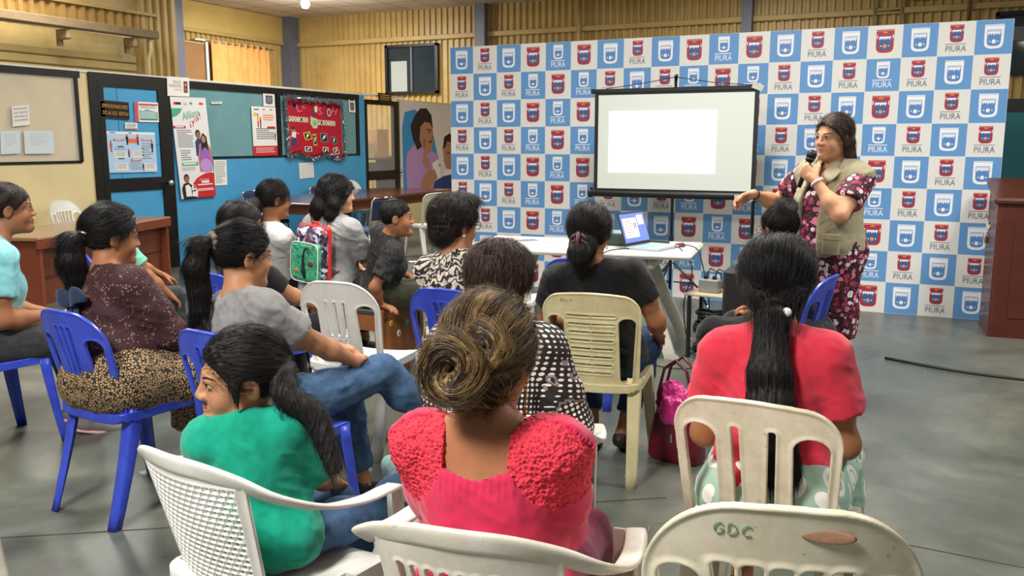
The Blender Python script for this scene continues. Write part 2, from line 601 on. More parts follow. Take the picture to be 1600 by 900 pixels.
# ceiling: suspended tiles in a thin grid
g = NT('ceiling_tile', 0.9)
br = g.n('ShaderNodeTexBrick'); br.offset = 0.0; br.squash = 1.0
br.inputs['Scale'].default_value = 1.0; br.inputs['Brick Width'].default_value = 0.61; br.inputs['Row Height'].default_value = 0.61
br.inputs['Mortar Size'].default_value = 0.012
br.inputs['Color1'].default_value = (*lin((214, 204, 190)), 1); br.inputs['Color2'].default_value = (*lin((196, 186, 172)), 1)
br.inputs['Mortar'].default_value = (*lin((120, 110, 98)), 1)
co = g.coord('Object'); g.l(co, br.inputs['Vector'])
g.base(br.outputs['Color'])
struct(MB().box((-5, 6.5, CEIL + 0.05), (24, 21, 0.1), g.m).build('ceiling'))

YEL = M('yellow_sheet', (206, 178, 112), 0.45, 0.22, 1.6, col2=(182, 150, 88))
YEL2 = M('yellow_trim', (200, 172, 108), 0.5, 0.2, 3)
CREAM = M('cream_wall', (226, 208, 158), 0.7, 0.12, 2.0, 0.05, 20)
BLUE = M('blue_wall', (72, 158, 206), 0.55, 0.10, 3.0, 0.05, 20)
STEEL = M('grey_steel', (112, 116, 132), 0.45, 0.15, 5)
BLK = M('black_frame', (13, 13, 14), 0.45)
WHT = M('white_paint', (232, 232, 228), 0.5)

def corrugated(name, p0, p1, z0, z1, m, pitch=0.125, depth=0.035):
    """trapezoid sheet standing between p0 and p1; ribs towards the room"""
    a = Vector((*p0, 0)); b = Vector((*p1, 0)); d = (b - a); L = d.length; d.normalize(); n = Vector((d.y, -d.x, 0))
    prof = []; s = 0.0
    while s < L:
        for t, e in ((0, 0), (0.38, 0), (0.5, 1), (0.88, 1)):
            if s + t * pitch < L: prof.append((s + t * pitch, e * depth))
        s += pitch
    prof.append((L, 0))
    vs_ = []
    for t, e in prof:
        q = a + d * t + n * e
        vs_ += [(q.x, q.y, z0), (q.x, q.y, z1)]
    fs = [(2 * i, 2 * i + 2, 2 * i + 3, 2 * i + 1) for i in range(len(prof) - 1)]
    k = len(vs_)
    for t in (0, L):
        q = a + d * t - n * 0.06; vs_ += [(q.x, q.y, z0), (q.x, q.y, z1)]
    fs += [(k, k + 1, k + 3, k + 2), (0, 1, k + 1, k), (2 * len(prof) - 2, k + 2, k + 3, 2 * len(prof) - 1)]
    return struct(MB().add(vs_, fs, m).build(name))
corrugated('wall_back', (LEFTX, BACKY), (4.2, BACKY), 0, CEIL, YEL)
corrugated('wall_left', (LEFTX, 11.6), (LEFTX, BACKY), 0, CEIL, YEL)
# purlins, columns of the steel frame
struct(MB().box((-4, BACKY - 0.07, 3.40), (16.3, 0.06, 0.09), YEL2, bev=0.01).build('trim_1'))
struct(MB().box((LEFTX + 0.07, 11.2, 3.42), (0.06, 7.6, 0.07), YEL2, bev=0.01).build('trim_2'))
def column(n, x, y, w, d):
    m_ = MB(); h = CEIL; t = 0.02
    m_.box((x - w / 2 + t / 2, y, h / 2), (t, d, h), STEEL).box((x + w / 2 - t / 2, y, h / 2), (t, d, h), STEEL).box((x, y - d * 0.42, h / 2), (w - 2 * t, t, h), STEEL)
    struct(m_.build(f'trim_{n}'))
column(3, LEFTX + 0.16, BACKY - 0.18, 0.26, 0.26)
column(4, -7.62, BACKY - 0.16, 0.20, 0.16)
column(5, -2.84, BACKY - 0.16, 0.16, 0.16)
column(6, LEFTX + 0.16, 11.72, 0.22, 0.30)
# smooth yellow header panel over the curtained opening, brown board and white frame next to it
struct(MB().box((LEFTX + 0.06, 13.3, 3.68), (0.05, 3.1, 0.48), M('yellow_panel', (214, 184, 108), 0.5, 0.15, 2)).build('trim_7'))
t_ = empty('board_panel', (LEFTX + 0.10, 12.23, 0), 0, 'brown fibreboard panel beside the orange curtain on the yellow wall', 'board')
MB().box((0, 0, 2.45), (0.03, 0.50, 1.5), M('fibreboard', (168, 124, 80), 0.8, 0.15, 4)).build('panel', t_)
MB().box((0.02, 0.0, 3.20), (0.02, 0.5, 0.03), YEL2).build('batten', t_)
struct(MB().box((LEFTX + 0.12, 12.53, 2.4), (0.05, 0.06, 1.7), WHT).box((LEFTX + 0.12, 12.4, 3.26), (0.05, 0.3, 0.03), WHT).build('window_3'))
# curtain
m_ = MB(); vs_ = []; N = 60
for i in range(N + 1):
    y = 12.62 + 1.55 * i / N
    w_ = 0.035 * math.sin(i * 0.95) + 0.01 * math.sin(i * 2.3)
    for z, k_ in ((1.9, 1.2), (2.6, 1.05), (3.14, 0.8), (3.28, 0.5)):
        vs_.append((LEFTX + 0.16 + w_ * k_, y, z))
fs = [(4 * i + j, 4 * i + 4 + j, 4 * i + 5 + j, 4 * i + 1 + j) for i in range(N) for j in range(3)]
cur = empty('curtain', (0, 0, 0), 0, 'orange eyelet curtain hanging on the upper left yellow wall', 'curtain')
g = NT('orange_curtain', 0.8)
co = g.coord('Object')
g.base(g.ramp(g.noise(co, 3).outputs['Fac'], [(0.3, (238, 170, 92)), (0.7, (252, 196, 120))]))
g.b.inputs['Transmission Weight'].default_value = 0.0
m_.add(vs_, fs, g.m, True).build('cloth', cur)
m_ = MB(); m_.tube([(LEFTX + 0.16, 12.5, 3.25), (LEFTX + 0.16, 14.3, 3.25)], 0.012, M('rod', (150, 140, 120), 0.4, metal=0.6)).build('rod', cur)
for i in range(9): MB().tube([(LEFTX + 0.16 + 0.028 * math.cos(a * PI / 4), 12.68 + i * 0.18, 3.25 + 0.028 * math.sin(a * PI / 4)) for a in range(9)], 0.006, M('ring', (120, 110, 96), 0.35, metal=0.7), 6).build('eyelet', cur)
# far-left wall piece: horizontal boards, ribbed strip, patched panel above, and the shutter beam with its brackets
struct(MB().box((LEFTX, 8.3, CEIL / 2), (0.08, 6.6, CEIL), YEL).build('wall_side'))
m_ = MB()
for i in range(9):
    m_.box((-10.35, 7.7, 1.68 + 0.115 * i), (0.05, 3.4, 0.105), M('shutter_board', (190, 164, 102), 0.5, 0.2, 2), bev=0.015)
m_.box((-10.38, 7.7, 2.2), (0.03, 3.5, 1.4), YEL2)
sh = tag(m_.build('roller_shutter'), 'yellow horizontal slat shutter behind the cream partition wall, upper left', 'shutter')
m_ = MB(); bm_ = M('dusty_beam', (150, 128, 96), 0.8, 0.25, 6)
beam = empty('shutter_beam', (0, 0, 0), 0, 'dusty grey beam on wooden brackets running above the slat shutter', 'beam')
m_.box((-10.02, 7.75, 2.93), (0.16, 3.45, 0.11), bm_, bev=0.01).build('beam', beam)
for y in (6.95, 8.05, 9.1):
    MB().box((-10.08, y, 2.80), (0.20, 0.07, 0.13), M('bracket_wood', (176, 152, 112), 0.8, 0.2, 10), bev=0.02).box((-10.17, y, 2.76), (0.05, 0.06, 0.2), bm_).build('bracket', beam)
corrugated('wall_strip', (-10.36, 5.9), (-10.36, 9.75), 2.95, 3.24, M('ribbed_strip', (188, 150, 84), 0.4, 0.3, 3, metal=0.0), 0.15, 0.05)
struct(MB().box((-10.40, 7.7, 3.62), (0.04, 3.9, 0.75), M('patched_panel', (196, 162, 92), 0.5, 0.35, 1.2, col2=(216, 196, 160))).build('trim_8'))
struct(MB().box((-10.30, 7.75, 3.25), (0.06, 4.0, 0.04), YEL2).build('trim_9'))
pc = tag(MB().tube([(-10.0, 9.35, 2.86), (-10.0, 9.36, 2.72), (-10.05, 9.36, 2.6), (-10.05, 9.36, 2.1)], 0.022, M('pale_pipe', (214, 196, 150), 0.5)).build('drain_pipe'),
         'pale bent pipe hanging from the right end of the shutter beam', 'pipe')
corrugated('wall_rib', (-10.36, 9.45), (-10.36, 10.2), 0, CEIL, YEL, 0.14, 0.05)
# ------------------------------------------------------------------ partition
def pbox(mb, y0, y1, z0, z1, m, x=HW, t=0.06, bev=0.0):
    mb.box((x - t / 2, (y0 + y1) / 2, (z0 + z1) / 2), (t, y1 - y0, z1 - z0), m, bev=bev); return mb
PT = 2.17
mb = MB()
pbox(mb, 2.0, 6.60, 0, 1.25, CREAM); pbox(mb, 6.46, 6.60, 1.25, PT, CREAM)
struct(mb.build('wall_cream'))
mb = MB()
pbox(mb, 7.68, 11.50, 0, 1.25, BLUE); pbox(mb, 7.68, 7.97, 1.25, PT, BLUE, t=0.05); pbox(mb, 11.40, 11.56, 0, PT + 0.02, BLUE, x=HW + 0.01, t=0.08)
struct(mb.build('wall_blue'))
struct(pbox(MB(), 2.0, 12.7, PT - 0.01, PT + 0.015, M('rail_white', (222, 220, 210), 0.5), x=HW + 0.012, t=0.07).build('trim_10'))
# beige glazed board left of the door
w1 = struct(pbox(MB(), 2.0, 6.46, 1.26, 2.13, M('beige_backing', (222, 200, 160), 0.75, 0.12, 2.5, col2=(206, 186, 146)), x=HW - 0.02, t=0.03).build('window_1'))
mb = MB()
pbox(mb, 2.0, 6.50, 2.10, 2.165, BLK, x=HW + 0.015, t=0.04); pbox(mb, 6.44, 6.475, 1.25, 2.13, BLK, x=HW + 0.01, t=0.03); pbox(mb, 2.0, 6.46, 1.235, 1.262, BLK, x=HW + 0.01, t=0.03)
mb.build('window_frame', w1)
g = NT('clear_glass', 0.04); g.b.inputs['Alpha'].default_value = 0.12; g.b.inputs['Base Color'].default_value = (0.9, 0.95, 0.95, 1)
GLASS = g.m
pbox(MB(), 2.0, 6.45, 1.26, 2.10, GLASS, x=HW, t=0.004).build('pane', w1)
# tinted glazing over the blue wall: two bays
g = NT('tinted_glass', 0.12)
co = g.coord('Object')
g.base(g.ramp(g.noise(co, 1.2, 3).outputs['Fac'], [(0.3, (96, 146, 154)), (0.7, (118, 164, 170))]))
TINT = g.m
w2 = struct(pbox(MB(), 7.97, 9.52, 1.27, 2.10, TINT, x=HW - 0.01, t=0.012).build('window_2'))
mb = MB()
pbox(mb, 7.93, 11.42, 2.08, 2.155, BLK, x=HW + 0.015, t=0.05); pbox(mb, 7.93, 11.42, 1.25, 1.275, BLK, x=HW + 0.01, t=0.04)
for y in (7.95, 9.57, 11.38): pbox(mb, y - 0.035, y + 0.035, 1.26, 2.1, BLK, x=HW + 0.012, t=0.045)
mb.build('window_frame', w2)
pbox(MB(), 9.60, 11.36, 1.27, 2.09, TINT, x=HW - 0.01, t=0.012).build('pane', w2)
# door 1: black frame, blue leaf
d1 = struct(MB().box((HW - 0.02, 7.15, 1.02), (0.05, 0.80, 2.04), BLUE).build('door_1'))
mb = MB()
for y0, y1 in ((6.60, 6.70), (7.58, 7.68)): pbox(mb, y0, y1, 0, PT, BLK, x=HW + 0.02, t=0.1)
pbox(mb, 6.70, 7.58, 2.09, PT, BLK, x=HW + 0.02, t=0.1)
for y0, y1 in ((6.70, 6.77), (7.50, 7.58)): pbox(mb, y0, y1, 0, 2.09, BLK, x=HW + 0.022, t=0.05)
pbox(mb, 6.77, 7.50, 0.92, 1.06, BLK, x=HW + 0.022, t=0.05); pbox(mb, 6.77, 7.50, 2.03, 2.09, BLK, x=HW + 0.022, t=0.05); pbox(mb, 6.77, 7.50, 0, 0.10, BLK, x=HW + 0.022, t=0.05)
mb.build('door_frame', d1)
MB().box((HW + 0.004, 6.95, 1.55), (0.008, 0.006, 0.96), M('blue_seam', (40, 110, 158), 0.6)).box((HW + 0.004, 7.15, 1.42), (0.008, 0.74, 0.005), MATS['blue_seam']).build('panel_seam', d1)
CHROME = M('chrome', (205, 205, 205), 0.18, metal=1.0)
MB().lathe([(0.016, 0), (0.016, 0.03), (0.034, 0.05), (0.036, 0.07), (0.026, 0.088), (0.0, 0.092)], CHROME, (HW + 0.03, 7.545, 0.99), axis=(1, 0, 0)).build('door_knob', d1)
# door 2: glazed door at the far end, stacked boxes behind it
d2 = struct(MB().box((HW - 0.0, 12.05, 1.5), (0.008, 0.84, 1.1), GLASS).build('door_2'))
mb = MB()
for y0, y1 in ((11.56, 11.62), (12.40, 12.52)): pbox(mb, y0, y1, 0, 2.10, BLK, x=HW + 0.02, t=0.08)
pbox(mb, 11.6, 12.4, 2.03, 2.10, BLK, x=HW + 0.02, t=0.08); pbox(mb, 11.6, 12.4, 0.86, 1.0, BLK, x=HW + 0.02, t=0.06); pbox(mb, 11.6, 12.4, 0, 0.12, BLK, x=HW + 0.02, t=0.06)
mb.build('door_frame', d2)
MB().box((HW, 12.02, 0.5), (0.008, 0.80, 0.75), GLASS).build('lower_pane', d2)
MB().lathe([(0.014, 0), (0.014, 0.03), (0.03, 0.05), (0.03, 0.07), (0.0, 0.085)], CHROME, (HW + 0.03, 12.45, 0.98), axis=(1, 0, 0), seg=14).build('door_knob', d2)
# far wall behind the partition banner
struct(pbox(MB(), 12.52, 14.8, 0, 2.14, CREAM).build('wall_far'))
# shelf with boxes seen through door 2
DW = M('dark_wood', (86, 44, 32), 0.5, 0.3, 6)
sf = empty('storage_shelf', (-9.0, 12.9, 0), 0, 'dark wooden shelf unit behind the glazed far door', 'shelf')
for z in (0.45, 0.82, 1.16): MB().box((0, 0, z), (0.5, 1.7, 0.03), DW).build('shelf_board', sf)
for y in (-0.85, 0.85): MB().box((0, y, 0.6), (0.5, 0.03, 1.2), DW).build('side_panel', sf)
rnd = random.Random(4)
bxs = [((-9.0, 12.45, 1.175), (0.3, 0.34, 0.42), (148, 118, 86), 'tall brown carton on the top of the shelf behind the glazed door'),
       ((-8.95, 12.86, 1.175), (0.34, 0.36, 0.26), (196, 180, 156), 'pale carton on the top of the shelf behind the glazed door'),
       ((-8.95, 13.28, 1.175), (0.34, 0.36, 0.5), (176, 140, 96), 'large tan carton at the right end of the shelf behind the glazed door'),
       ((-8.95, 12.5, 0.835), (0.34, 0.44, 0.24), (120, 120, 122), 'grey box on the middle shelf behind the glazed door'),
       ((-8.95, 13.02, 0.835), (0.34, 0.46, 0.26), (44, 44, 48), 'black box on the middle shelf behind the glazed door'),
       ((-8.95, 12.6, 0.465), (0.34, 0.5, 0.2), (130, 60, 50), 'dark red box on the low shelf behind the glazed door'),
       ((-8.95, 13.2, 0.465), (0.34, 0.4, 0.16), (210, 206, 196), 'white paper box on the low shelf behind the glazed door')]
for p, d, c, lab in bxs:
    b_ = empty('storage_box', p, rnd.uniform(-4, 4), lab, 'box', None)
    MB().box((0, 0, d[2] / 2), d, M('carton_%d_%d_%d' % c, c, 0.8, 0.1, 12), bev=0.004).build('carton', b_)
    MB().box((0, 0, d[2] + 0.001), (d[0] * 0.16, d[1] * 0.98, 0.003), M('packing_tape', (196, 170, 120), 0.3)).build('tape', b_)
sl = tag(MB().box((-8.9, 12.83, 1.62), (0.02, 0.30, 0.24), WHT, Matrix.Rotation(R(24), 3, 'X')).box((-8.885, 12.83, 1.62), (0.004, 0.22, 0.012), STEEL, Matrix.Rotation(R(24), 3, 'X')).build('paper_sheet'), 'tilted white sheet leaning on the pale carton behind the glazed door', 'paper')
sl.location.z = -0.06
# window in the back wall
w4 = struct(MB().box((-9.17, BACKY - 0.05, 2.83), (1.10, 0.02, 0.84), M('night_glass', (52, 66, 72), 0.06, 0.3, 2)).build('window_4'))
mb = MB()
for x in (-9.73, -8.61): mb.box((x, BACKY - 0.08, 2.83), (0.06, 0.06, 0.92), BLK)
mb.box((-9.17, BACKY - 0.08, 3.27), (1.18, 0.06, 0.05), BLK).box((-9.17, BACKY - 0.08, 2.39), (1.18, 0.06, 0.05), BLK).box((-9.17, BACKY - 0.075, 2.83), (0.035, 0.04, 0.88), STEEL)
mb.build('window_frame', w4)
MB().box((-9.46, BACKY - 0.07, 2.70), (0.36, 0.006, 0.58), M('window_paper', (176, 184, 180), 0.7)).build('taped_sheet', w4)
w5 = struct(MB().box((1.6, BACKY - 0.05, 2.85), (1.75, 0.02, 0.8), MATS['night_glass']).build('window_5'))
mb = MB()
mb.box((1.6, BACKY - 0.08, 3.27), (1.85, 0.06, 0.06), BLK).box((1.6, BACKY - 0.08, 2.43), (1.85, 0.06, 0.06), BLK).box((0.70, BACKY - 0.08, 2.85), (0.05, 0.06, 0.86), BLK).box((1.6, BACKY - 0.09, 2.98), (1.75, 0.03, 0.2), M('blind_grey', (120, 122, 120), 0.6))
mb.build('window_frame', w5)
struct(MB().box((2.0, 9.9, 0.87), (2.9, 0.05, 1.74), M('teal_wall', (22, 104, 112), 0.6, 0.1, 3)).box((2.0, 9.88, 1.80), (2.9, 0.04, 0.12), BLK).build('wall_teal'))
struct(MB().box((-6.05, BACKY - 0.09, 3.02), (2.3, 0.03, 0.30), BLK).build('trim_11'))
# pipes and ladder on the back wall
tag(MB().tube([(-5.73, BACKY - 0.12, 2.4), (-5.73, BACKY - 0.12, CEIL)], 0.035, YEL2, 12).build('wall_pipe'), 'yellow upright conduit on the back wall above the backdrop', 'pipe')
tag(MB().tube([(-0.5, BACKY - 0.14, 3.55), (0.1, BACKY - 0.16, 3.57), (0.3, BACKY - 0.16, 3.57), (0.32, BACKY - 0.15, 3.50), (0.32, BACKY - 0.14, 3.1)], 0.025, M('rusty_pipe', (120, 96, 62), 0.5, 0.3, 10)).build('bent_pipe'), 'rusty bent pipe on the back wall right of the ladder', 'pipe')
ld = empty('wall_ladder', (-0.77, BACKY - 0.12, 0), 0, 'dusty metal ladder fixed on the yellow back wall', 'ladder')
lm = M('ladder_metal', (140, 122, 92), 0.5, 0.2, 8)
for s_ in (-1, 1): MB().box((s_ * 0.19, 0, 3.3), (0.03, 0.03, 1.2), lm).build('rail', ld)
for z in (2.8, 3.1, 3.4, 3.7): MB().tube([(-0.19, 0, z), (0.19, 0, z)], 0.014, lm).build('rung', ld)
# ceiling lamp: bare bulb in a holder
lp = empty('ceiling_lamp', (-9.75, 12.5, CEIL), 0, 'bare bright white bulb lamp under the ceiling tiles', 'lamp')
MB().lathe([(0.055, 0.0), (0.055, -0.03), (0.03, -0.05), (0.03, -0.09), (0, -0.09)], WHT).build('lamp_holder', lp)
MB().lathe([(0.028, -0.085), (0.05, -0.12), (0.072, -0.17), (0.07, -0.21), (0.045, -0.25), (0.0, -0.262)], M('bulb_glow', (255, 250, 240), 0.3, emit=14)).build('bulb', lp)
pl = bpy.data.lights.new('bulb_light', 'POINT'); pl.energy = 60; pl.shadow_soft_size = 0.09; pl.color = (1, 0.97, 0.92)
po = bpy.data.objects.new('bulb_light', pl); LINK(po); po.location = (-9.75, 12.5, CEIL - 0.42)
# ================================================================== printed backdrop
PB = M('print_blue', (98, 152, 208), 0.45); PW = M('print_white', (226, 226, 222), 0.45); PWW = M('crest_white', (240, 243, 246), 0.45)
PR = M('crest_red', (182, 34, 44), 0.45); PN = M('crest_navy', (62, 92, 152), 0.45); PT_ = M('piura_text', (84, 92, 118), 0.5); PG = M('crest_gold', (222, 160, 72), 0.5)
PB2 = M('crest_blue', (86, 136, 200), 0.45); PGR = M('print_grey', (150, 150, 156), 0.5)
def shield(w, h, n=9):
    """flat-topped shield, rounded below; centred on x, top at y=h/2"""
    p = [(-w / 2, h / 2), (-w / 2 * 0.98, -h * 0.22)]
    for i in range(1, n):
        a = PI + PI * i / n
        p.append((w / 2 * 0.98 * math.copysign(abs(math.cos(a)) ** .62, math.cos(a)), -h * 0.22 + h * 0.28 * math.copysign(abs(math.sin(a)) ** .8, math.sin(a))))
    return p + [(w / 2 * 0.98, -h * 0.22), (w / 2, h / 2)]
def crest(outer, field, inner, door):
    f = Flat(); W, H_ = 0.72, 0.92
    f.poly(shield(W, H_), outer, 1)
    f.rect(-W / 2, H_ / 2 + 0.015, W / 2, H_ / 2 + 0.05, outer, 1)
    f.poly([(x, y - 0.03) for x, y in shield(W * 0.72, H_ * 0.70)], field, 2)
    # little crown on the header band
    f.poly([(-0.09, 0.37), (-0.11, 0.43), (-0.05, 0.40), (0, 0.445), (0.05, 0.40), (0.11, 0.43), (0.09, 0.37)], door, 2)
    # side scrolls
    for s in (-1, 1): f.poly([(s * 0.335, 0.30), (s * 0.30, 0.28), (s * 0.30, 0.12), (s * 0.335, 0.14)], inner, 3)
    # white row of peaks with a dark header line
    f.rect(-0.24, 0.235, 0.24, 0.265, outer, 3)
    pk = [(-0.25, 0.22)]
    for i in range(5):
        x = -0.25 + 0.1 * i
        pk += [(x + 0.03, 0.06 + 0.03 * (i % 2)), (x + 0.1, 0.16 if i < 4 else 0.22)]
    f.poly([(-0.25, 0.22)] + pk[1:-1] + [(0.25, 0.22)], inner, 4)
    # castle with three towers and a door
    f.poly([(-0.16, -0.26), (-0.16, -0.06), (-0.11, -0.06), (-0.11, -0.12), (-0.05, -0.12), (-0.05, 0.02), (0.05, 0.02), (0.05, -0.12), (0.11, -0.12), (0.11, -0.06), (0.16, -0.06), (0.16, -0.26)], field, 4)
    f.poly([(-0.07, -0.25), (-0.07, -0.13), (-0.05, -0.10), (0.05, -0.10), (0.07, -0.13), (0.07, -0.25)], door, 5)
    for s in (-1, 1): f.ell(s * 0.15, -0.17, 0.035, 0.025, inner, 5, 8)
    return f
C_WHITE = crest(PWW, PB2, PWW, PWW); C_RED = crest(PR, PN, PWW, PG)
def cell(kind):
    f = Flat()
    if kind in ('B', 'R'):
        f.blit(C_WHITE if kind == 'B' else C_RED, 0.5, 0.50, 0.72)
    else:
        f.blit(C_WHITE if kind == 'b' else C_RED, 0.5, 0.64, 0.53)
        f.lines(0.2, 0.335, 0.8, 0.36, 1, PWW if kind == 'b' else PGR, 1, 1.0)
        f.text('PIURA', 0.22, 0.12, 0.78, 0.30, PWW if kind == 'b' else PT_, 1)
    return f
EV = 'BrBRbRBrBRbRBrBRBrB'.replace('r', 'r'); OD = 'rBrbRbrBrbRbrBrbrBr'
CELLS = {k: cell(k) for k in 'BRrb'}
BX0, BX1, BH, BYY = -4.53, 0.50, 2.40, 8.12
mb = MB()
mb.box(((BX0 + BX1) / 2, BYY + 0.012, BH / 2), (BX1 - BX0, 0.02, BH), PW)
fl = Flat(0.0006); cw, ch = (BX1 - BX0) / 19, BH / 9
for r_ in range(9):
    y0 = BH - (r_ + 1) * ch
    for c_ in range(19):
        kind = (EV if r_ % 2 == 0 else OD)[c_]
        if kind in 'Bb': fl.rect(c_ * cw + 0.002, y0 + 0.002, (c_ + 1) * cw - 0.002, y0 + ch - 0.002, PB, 0.5)
        q = CELLS[kind]
        for pts, f, m, k in q.it:
            fl.it.append(([(c_ * cw + px * cw, y0 + py * ch) for px, py in pts], f, m, k + 0.5))
fl.into(mb, (BX0, BYY + 0.002, 0), (1, 0, 0), (0, 0, 1), (0, -1, 0))
bd = empty('printed_backdrop', (0, 0, 0), 0, 'large blue and white checkered backdrop printed with crests behind the projection screen', 'backdrop')
mb.build('printed_panel', bd)
mb = MB(); fr = M('backdrop_wood', (180, 150, 110), 0.7)
for x in (BX0 + 0.05, (BX0 + BX1) / 2, BX1 - 0.05): mb.box((x, BYY + 0.045, BH / 2), (0.05, 0.04, BH), fr)
for z in (0.05, BH - 0.05): mb.box(((BX0 + BX1) / 2, BYY + 0.045, z), (BX1 - BX0 - 0.15, 0.035, 0.05), fr)
mb.build('back_frame', bd)

# ================================================================== notices and posters on the partition
SKIN_P = M('print_skin', (176, 126, 96), 0.6); SKIN_D = M('print_skin_dark', (150, 98, 74), 0.6); INK = M('print_ink', (30, 28, 30), 0.6); GREY = M('print_text', (120, 124, 130), 0.6)
PAPER = M('paper', (232, 230, 224), 0.7); GREEN = M('print_green', (72, 168, 128), 0.6); RED = M('print_red', (200, 34, 44), 0.6); PURP = M('print_purple', (150, 100, 178), 0.6)
LB = M('print_lightblue', (176, 204, 232), 0.6); TEALP = M('print_teal', (120, 176, 172), 0.6); GOLD = M('print_gold', (196, 150, 70), 0.5); NAVYP = M('print_navy', (44, 62, 118), 0.6); YEL_P = M('print_yellow', (232, 190, 60), 0.6)
def poster(name, corners, sheet, fl, label, cat, off=0.012, t=0.002, X=HW, aspect=None, part=None):
    """corners: photo pixels of (top-left, top-right, bottom-right, bottom-left) on the partition plane; print in unit coordinates"""
    P = [Vector((X + off, *onwall(*c))) for c in corners]
    tl, tr, br, bl = P
    o = bl; ex = ((br - bl) + (tr - tl)) / 2; ey = ((tl - bl) + (tr - br)) / 2
    o = (bl + (tl - ey)) / 2
    mb = MB(); n = Vector((1, 0, 0))
    mb.add([o - n * t, o + ex - n * t, o + ex + ey - n * t, o + ey - n * t, o, o + ex, o + ex + ey, o + ey],
           [(0, 3, 2, 1), (4, 5, 6, 7), (0, 1, 5, 4), (1, 2, 6, 5), (2, 3, 7, 6), (3, 0, 4, 7)], sheet)
    if fl: fl.into(mb, o, ex, ey, n)
    return tag(mb.build(name), label, cat)
def figure(fl, x, y, h, top, bottom, skin=SKIN_P, hair=INK, k=2, asp=1.0):
    """small printed standing figure, feet at y"""
    w = h * asp
    fl.poly([(x - .10 * w, y), (x - .13 * w, y + .45 * h), (x + .13 * w, y + .45 * h), (x + .10 * w, y)], bottom, k)
    fl.poly([(x - .15 * w, y + .42 * h), (x - .19 * w, y + .72 * h), (x - .08 * w, y + .80 * h), (x + .08 * w, y + .80 * h), (x + .19 * w, y + .72 * h), (x + .15 * w, y + .42 * h)], top, k + 1)
    fl.ell(x, y + .90 * h, .10 * w, .11 * h, hair, k + 2, 12); fl.ell(x, y + .875 * h, .07 * w, .085 * h, skin, k + 3, 12)
# black door plate
f = Flat(); f.text('EMPADRONADORES', .05, .58, .95, .80, GOLD); f.text('DE LA ULE- SISFOH', .06, .20, .95, .42, GOLD)
f.rect(.0, .93, 1, 1, M('plate_edge', (60, 52, 44), 0.4), 1).rect(0, 0, 1, .06, MATS['plate_edge'], 1)
poster('door_plate', ((154, 155.5), (199, 160), (200, 187), (156.5, 184)), M('plate_black', (24, 20, 18), 0.35), f, 'black door plate with gold capitals on the blue door', 'sign', 0.022, 0.012)
f = Flat(); f.rect(0, 0, .16, 1, M('print_rose', (196, 84, 96), .6), 1); f.rect(.18, .82, .97, .92, MATS['print_rose'], 1); f.poly([(.2, .12), (.2, .6), (.34, .55), (.5, .66), (.66, .6), (.97, .5), (.97, .12)], TEALP, 1); f.lines(.24, .16, .9, .5, 4, PAPER, 2, .3); f.rect(.2, .10, .95, .14, INK, 2); f.lines(.24, .66, .9, .78, 2, GREY, 2, .4)
poster('landscape_notice', ((207, 158.5), (245.5, 160.5), (246, 191), (210, 190.5)), PAPER, f, 'white notice with pink edge and teal chart, upper right of the blue door', 'poster', 0.018)
f = Flat(); f.lines(.1, .2, .9, .8, 3, GREY, 1, .45); f.rect(.05, .03, .95, .16, M('print_rose'), 1)
poster('small_notice', ((193.5, 191.5), (213, 192), (213, 202), (194, 202)), PAPER, f, 'tiny white strip notice between plate and poster on the blue door', 'notice', 0.018)
f = Flat(); f.rect(0, .94, 1, 1, PAPER, 1); f.rect(.06, .96, .17, .98, INK, 2); f.rect(.44, .955, .5, .985, GREY, 2)
for x, y in ((.12, .77), (.70, .78), (.45, .28)): f.rect(x, y, x + .22, y + .05, M('print_rose'), 2); f.lines(x + .03, y + .012, x + .2, y + .04, 1, PAPER, 3, .6)
for x, y in ((.13, .36), (.50, .37), (.13, .06), (.72, .05)): f.rect(x, y, x + .25, y + .17, PAPER, 2); f.lines(x + .02, y + .02, x + .23, y + .15, 4, GREY, 3, .35)
for x, y in ((.20, .62), (.20, .33)): f.rect(x, y, x + .12, y + .03, NAVYP, 2)
f.lines(.13, .54, .36, .60, 2, GREY, 2, .3); f.lines(.70, .3, .93, .72, 8, GREY, 2, .3, 3); f.lines(.42, .05, .68, .26, 7, GREY, 2, .3, 5)
for y in (.34, .42, .5, .58): f.rect(.70, y, .74, y + .02, NAVYP, 3)
f.rect(.40, .72, .60, .84, M('print_orange', (226, 140, 90), .6), 2); f.text('SIS', .42, .74, .58, .82, RED, 3)
figure(f, .40, .68, .26, INK, NAVYP, asp=.6); figure(f, .62, .68, .26, RED, INK, asp=.6); figure(f, .07, .50, .28, M('print_rose'), M('print_rose'), asp=.5); figure(f, .92, .50, .28, INK, INK, asp=.5); figure(f, .42, .38, .20, RED, INK, asp=.6); figure(f, .70, .03, .2, INK, NAVYP, asp=.5)
poster('information_poster', ((163.5, 205), (240, 207), (244, 268.5), (169.5, 270)), LB, f, 'large pale blue information poster on the blue door', 'poster', 0.02)
f = Flat()
for i in range(5): f.rect(.02, .92 - .16 * i, .56, .97 - .16 * i, M('print_paleblue', (150, 204, 236), .3), 1); f.rect(.62, .92 - .16 * i, .98, .97 - .16 * i, M('print_paleblue'), 1)
f.lines(0.05, 0, .5, .12, 1, PAPER, 1, .8)
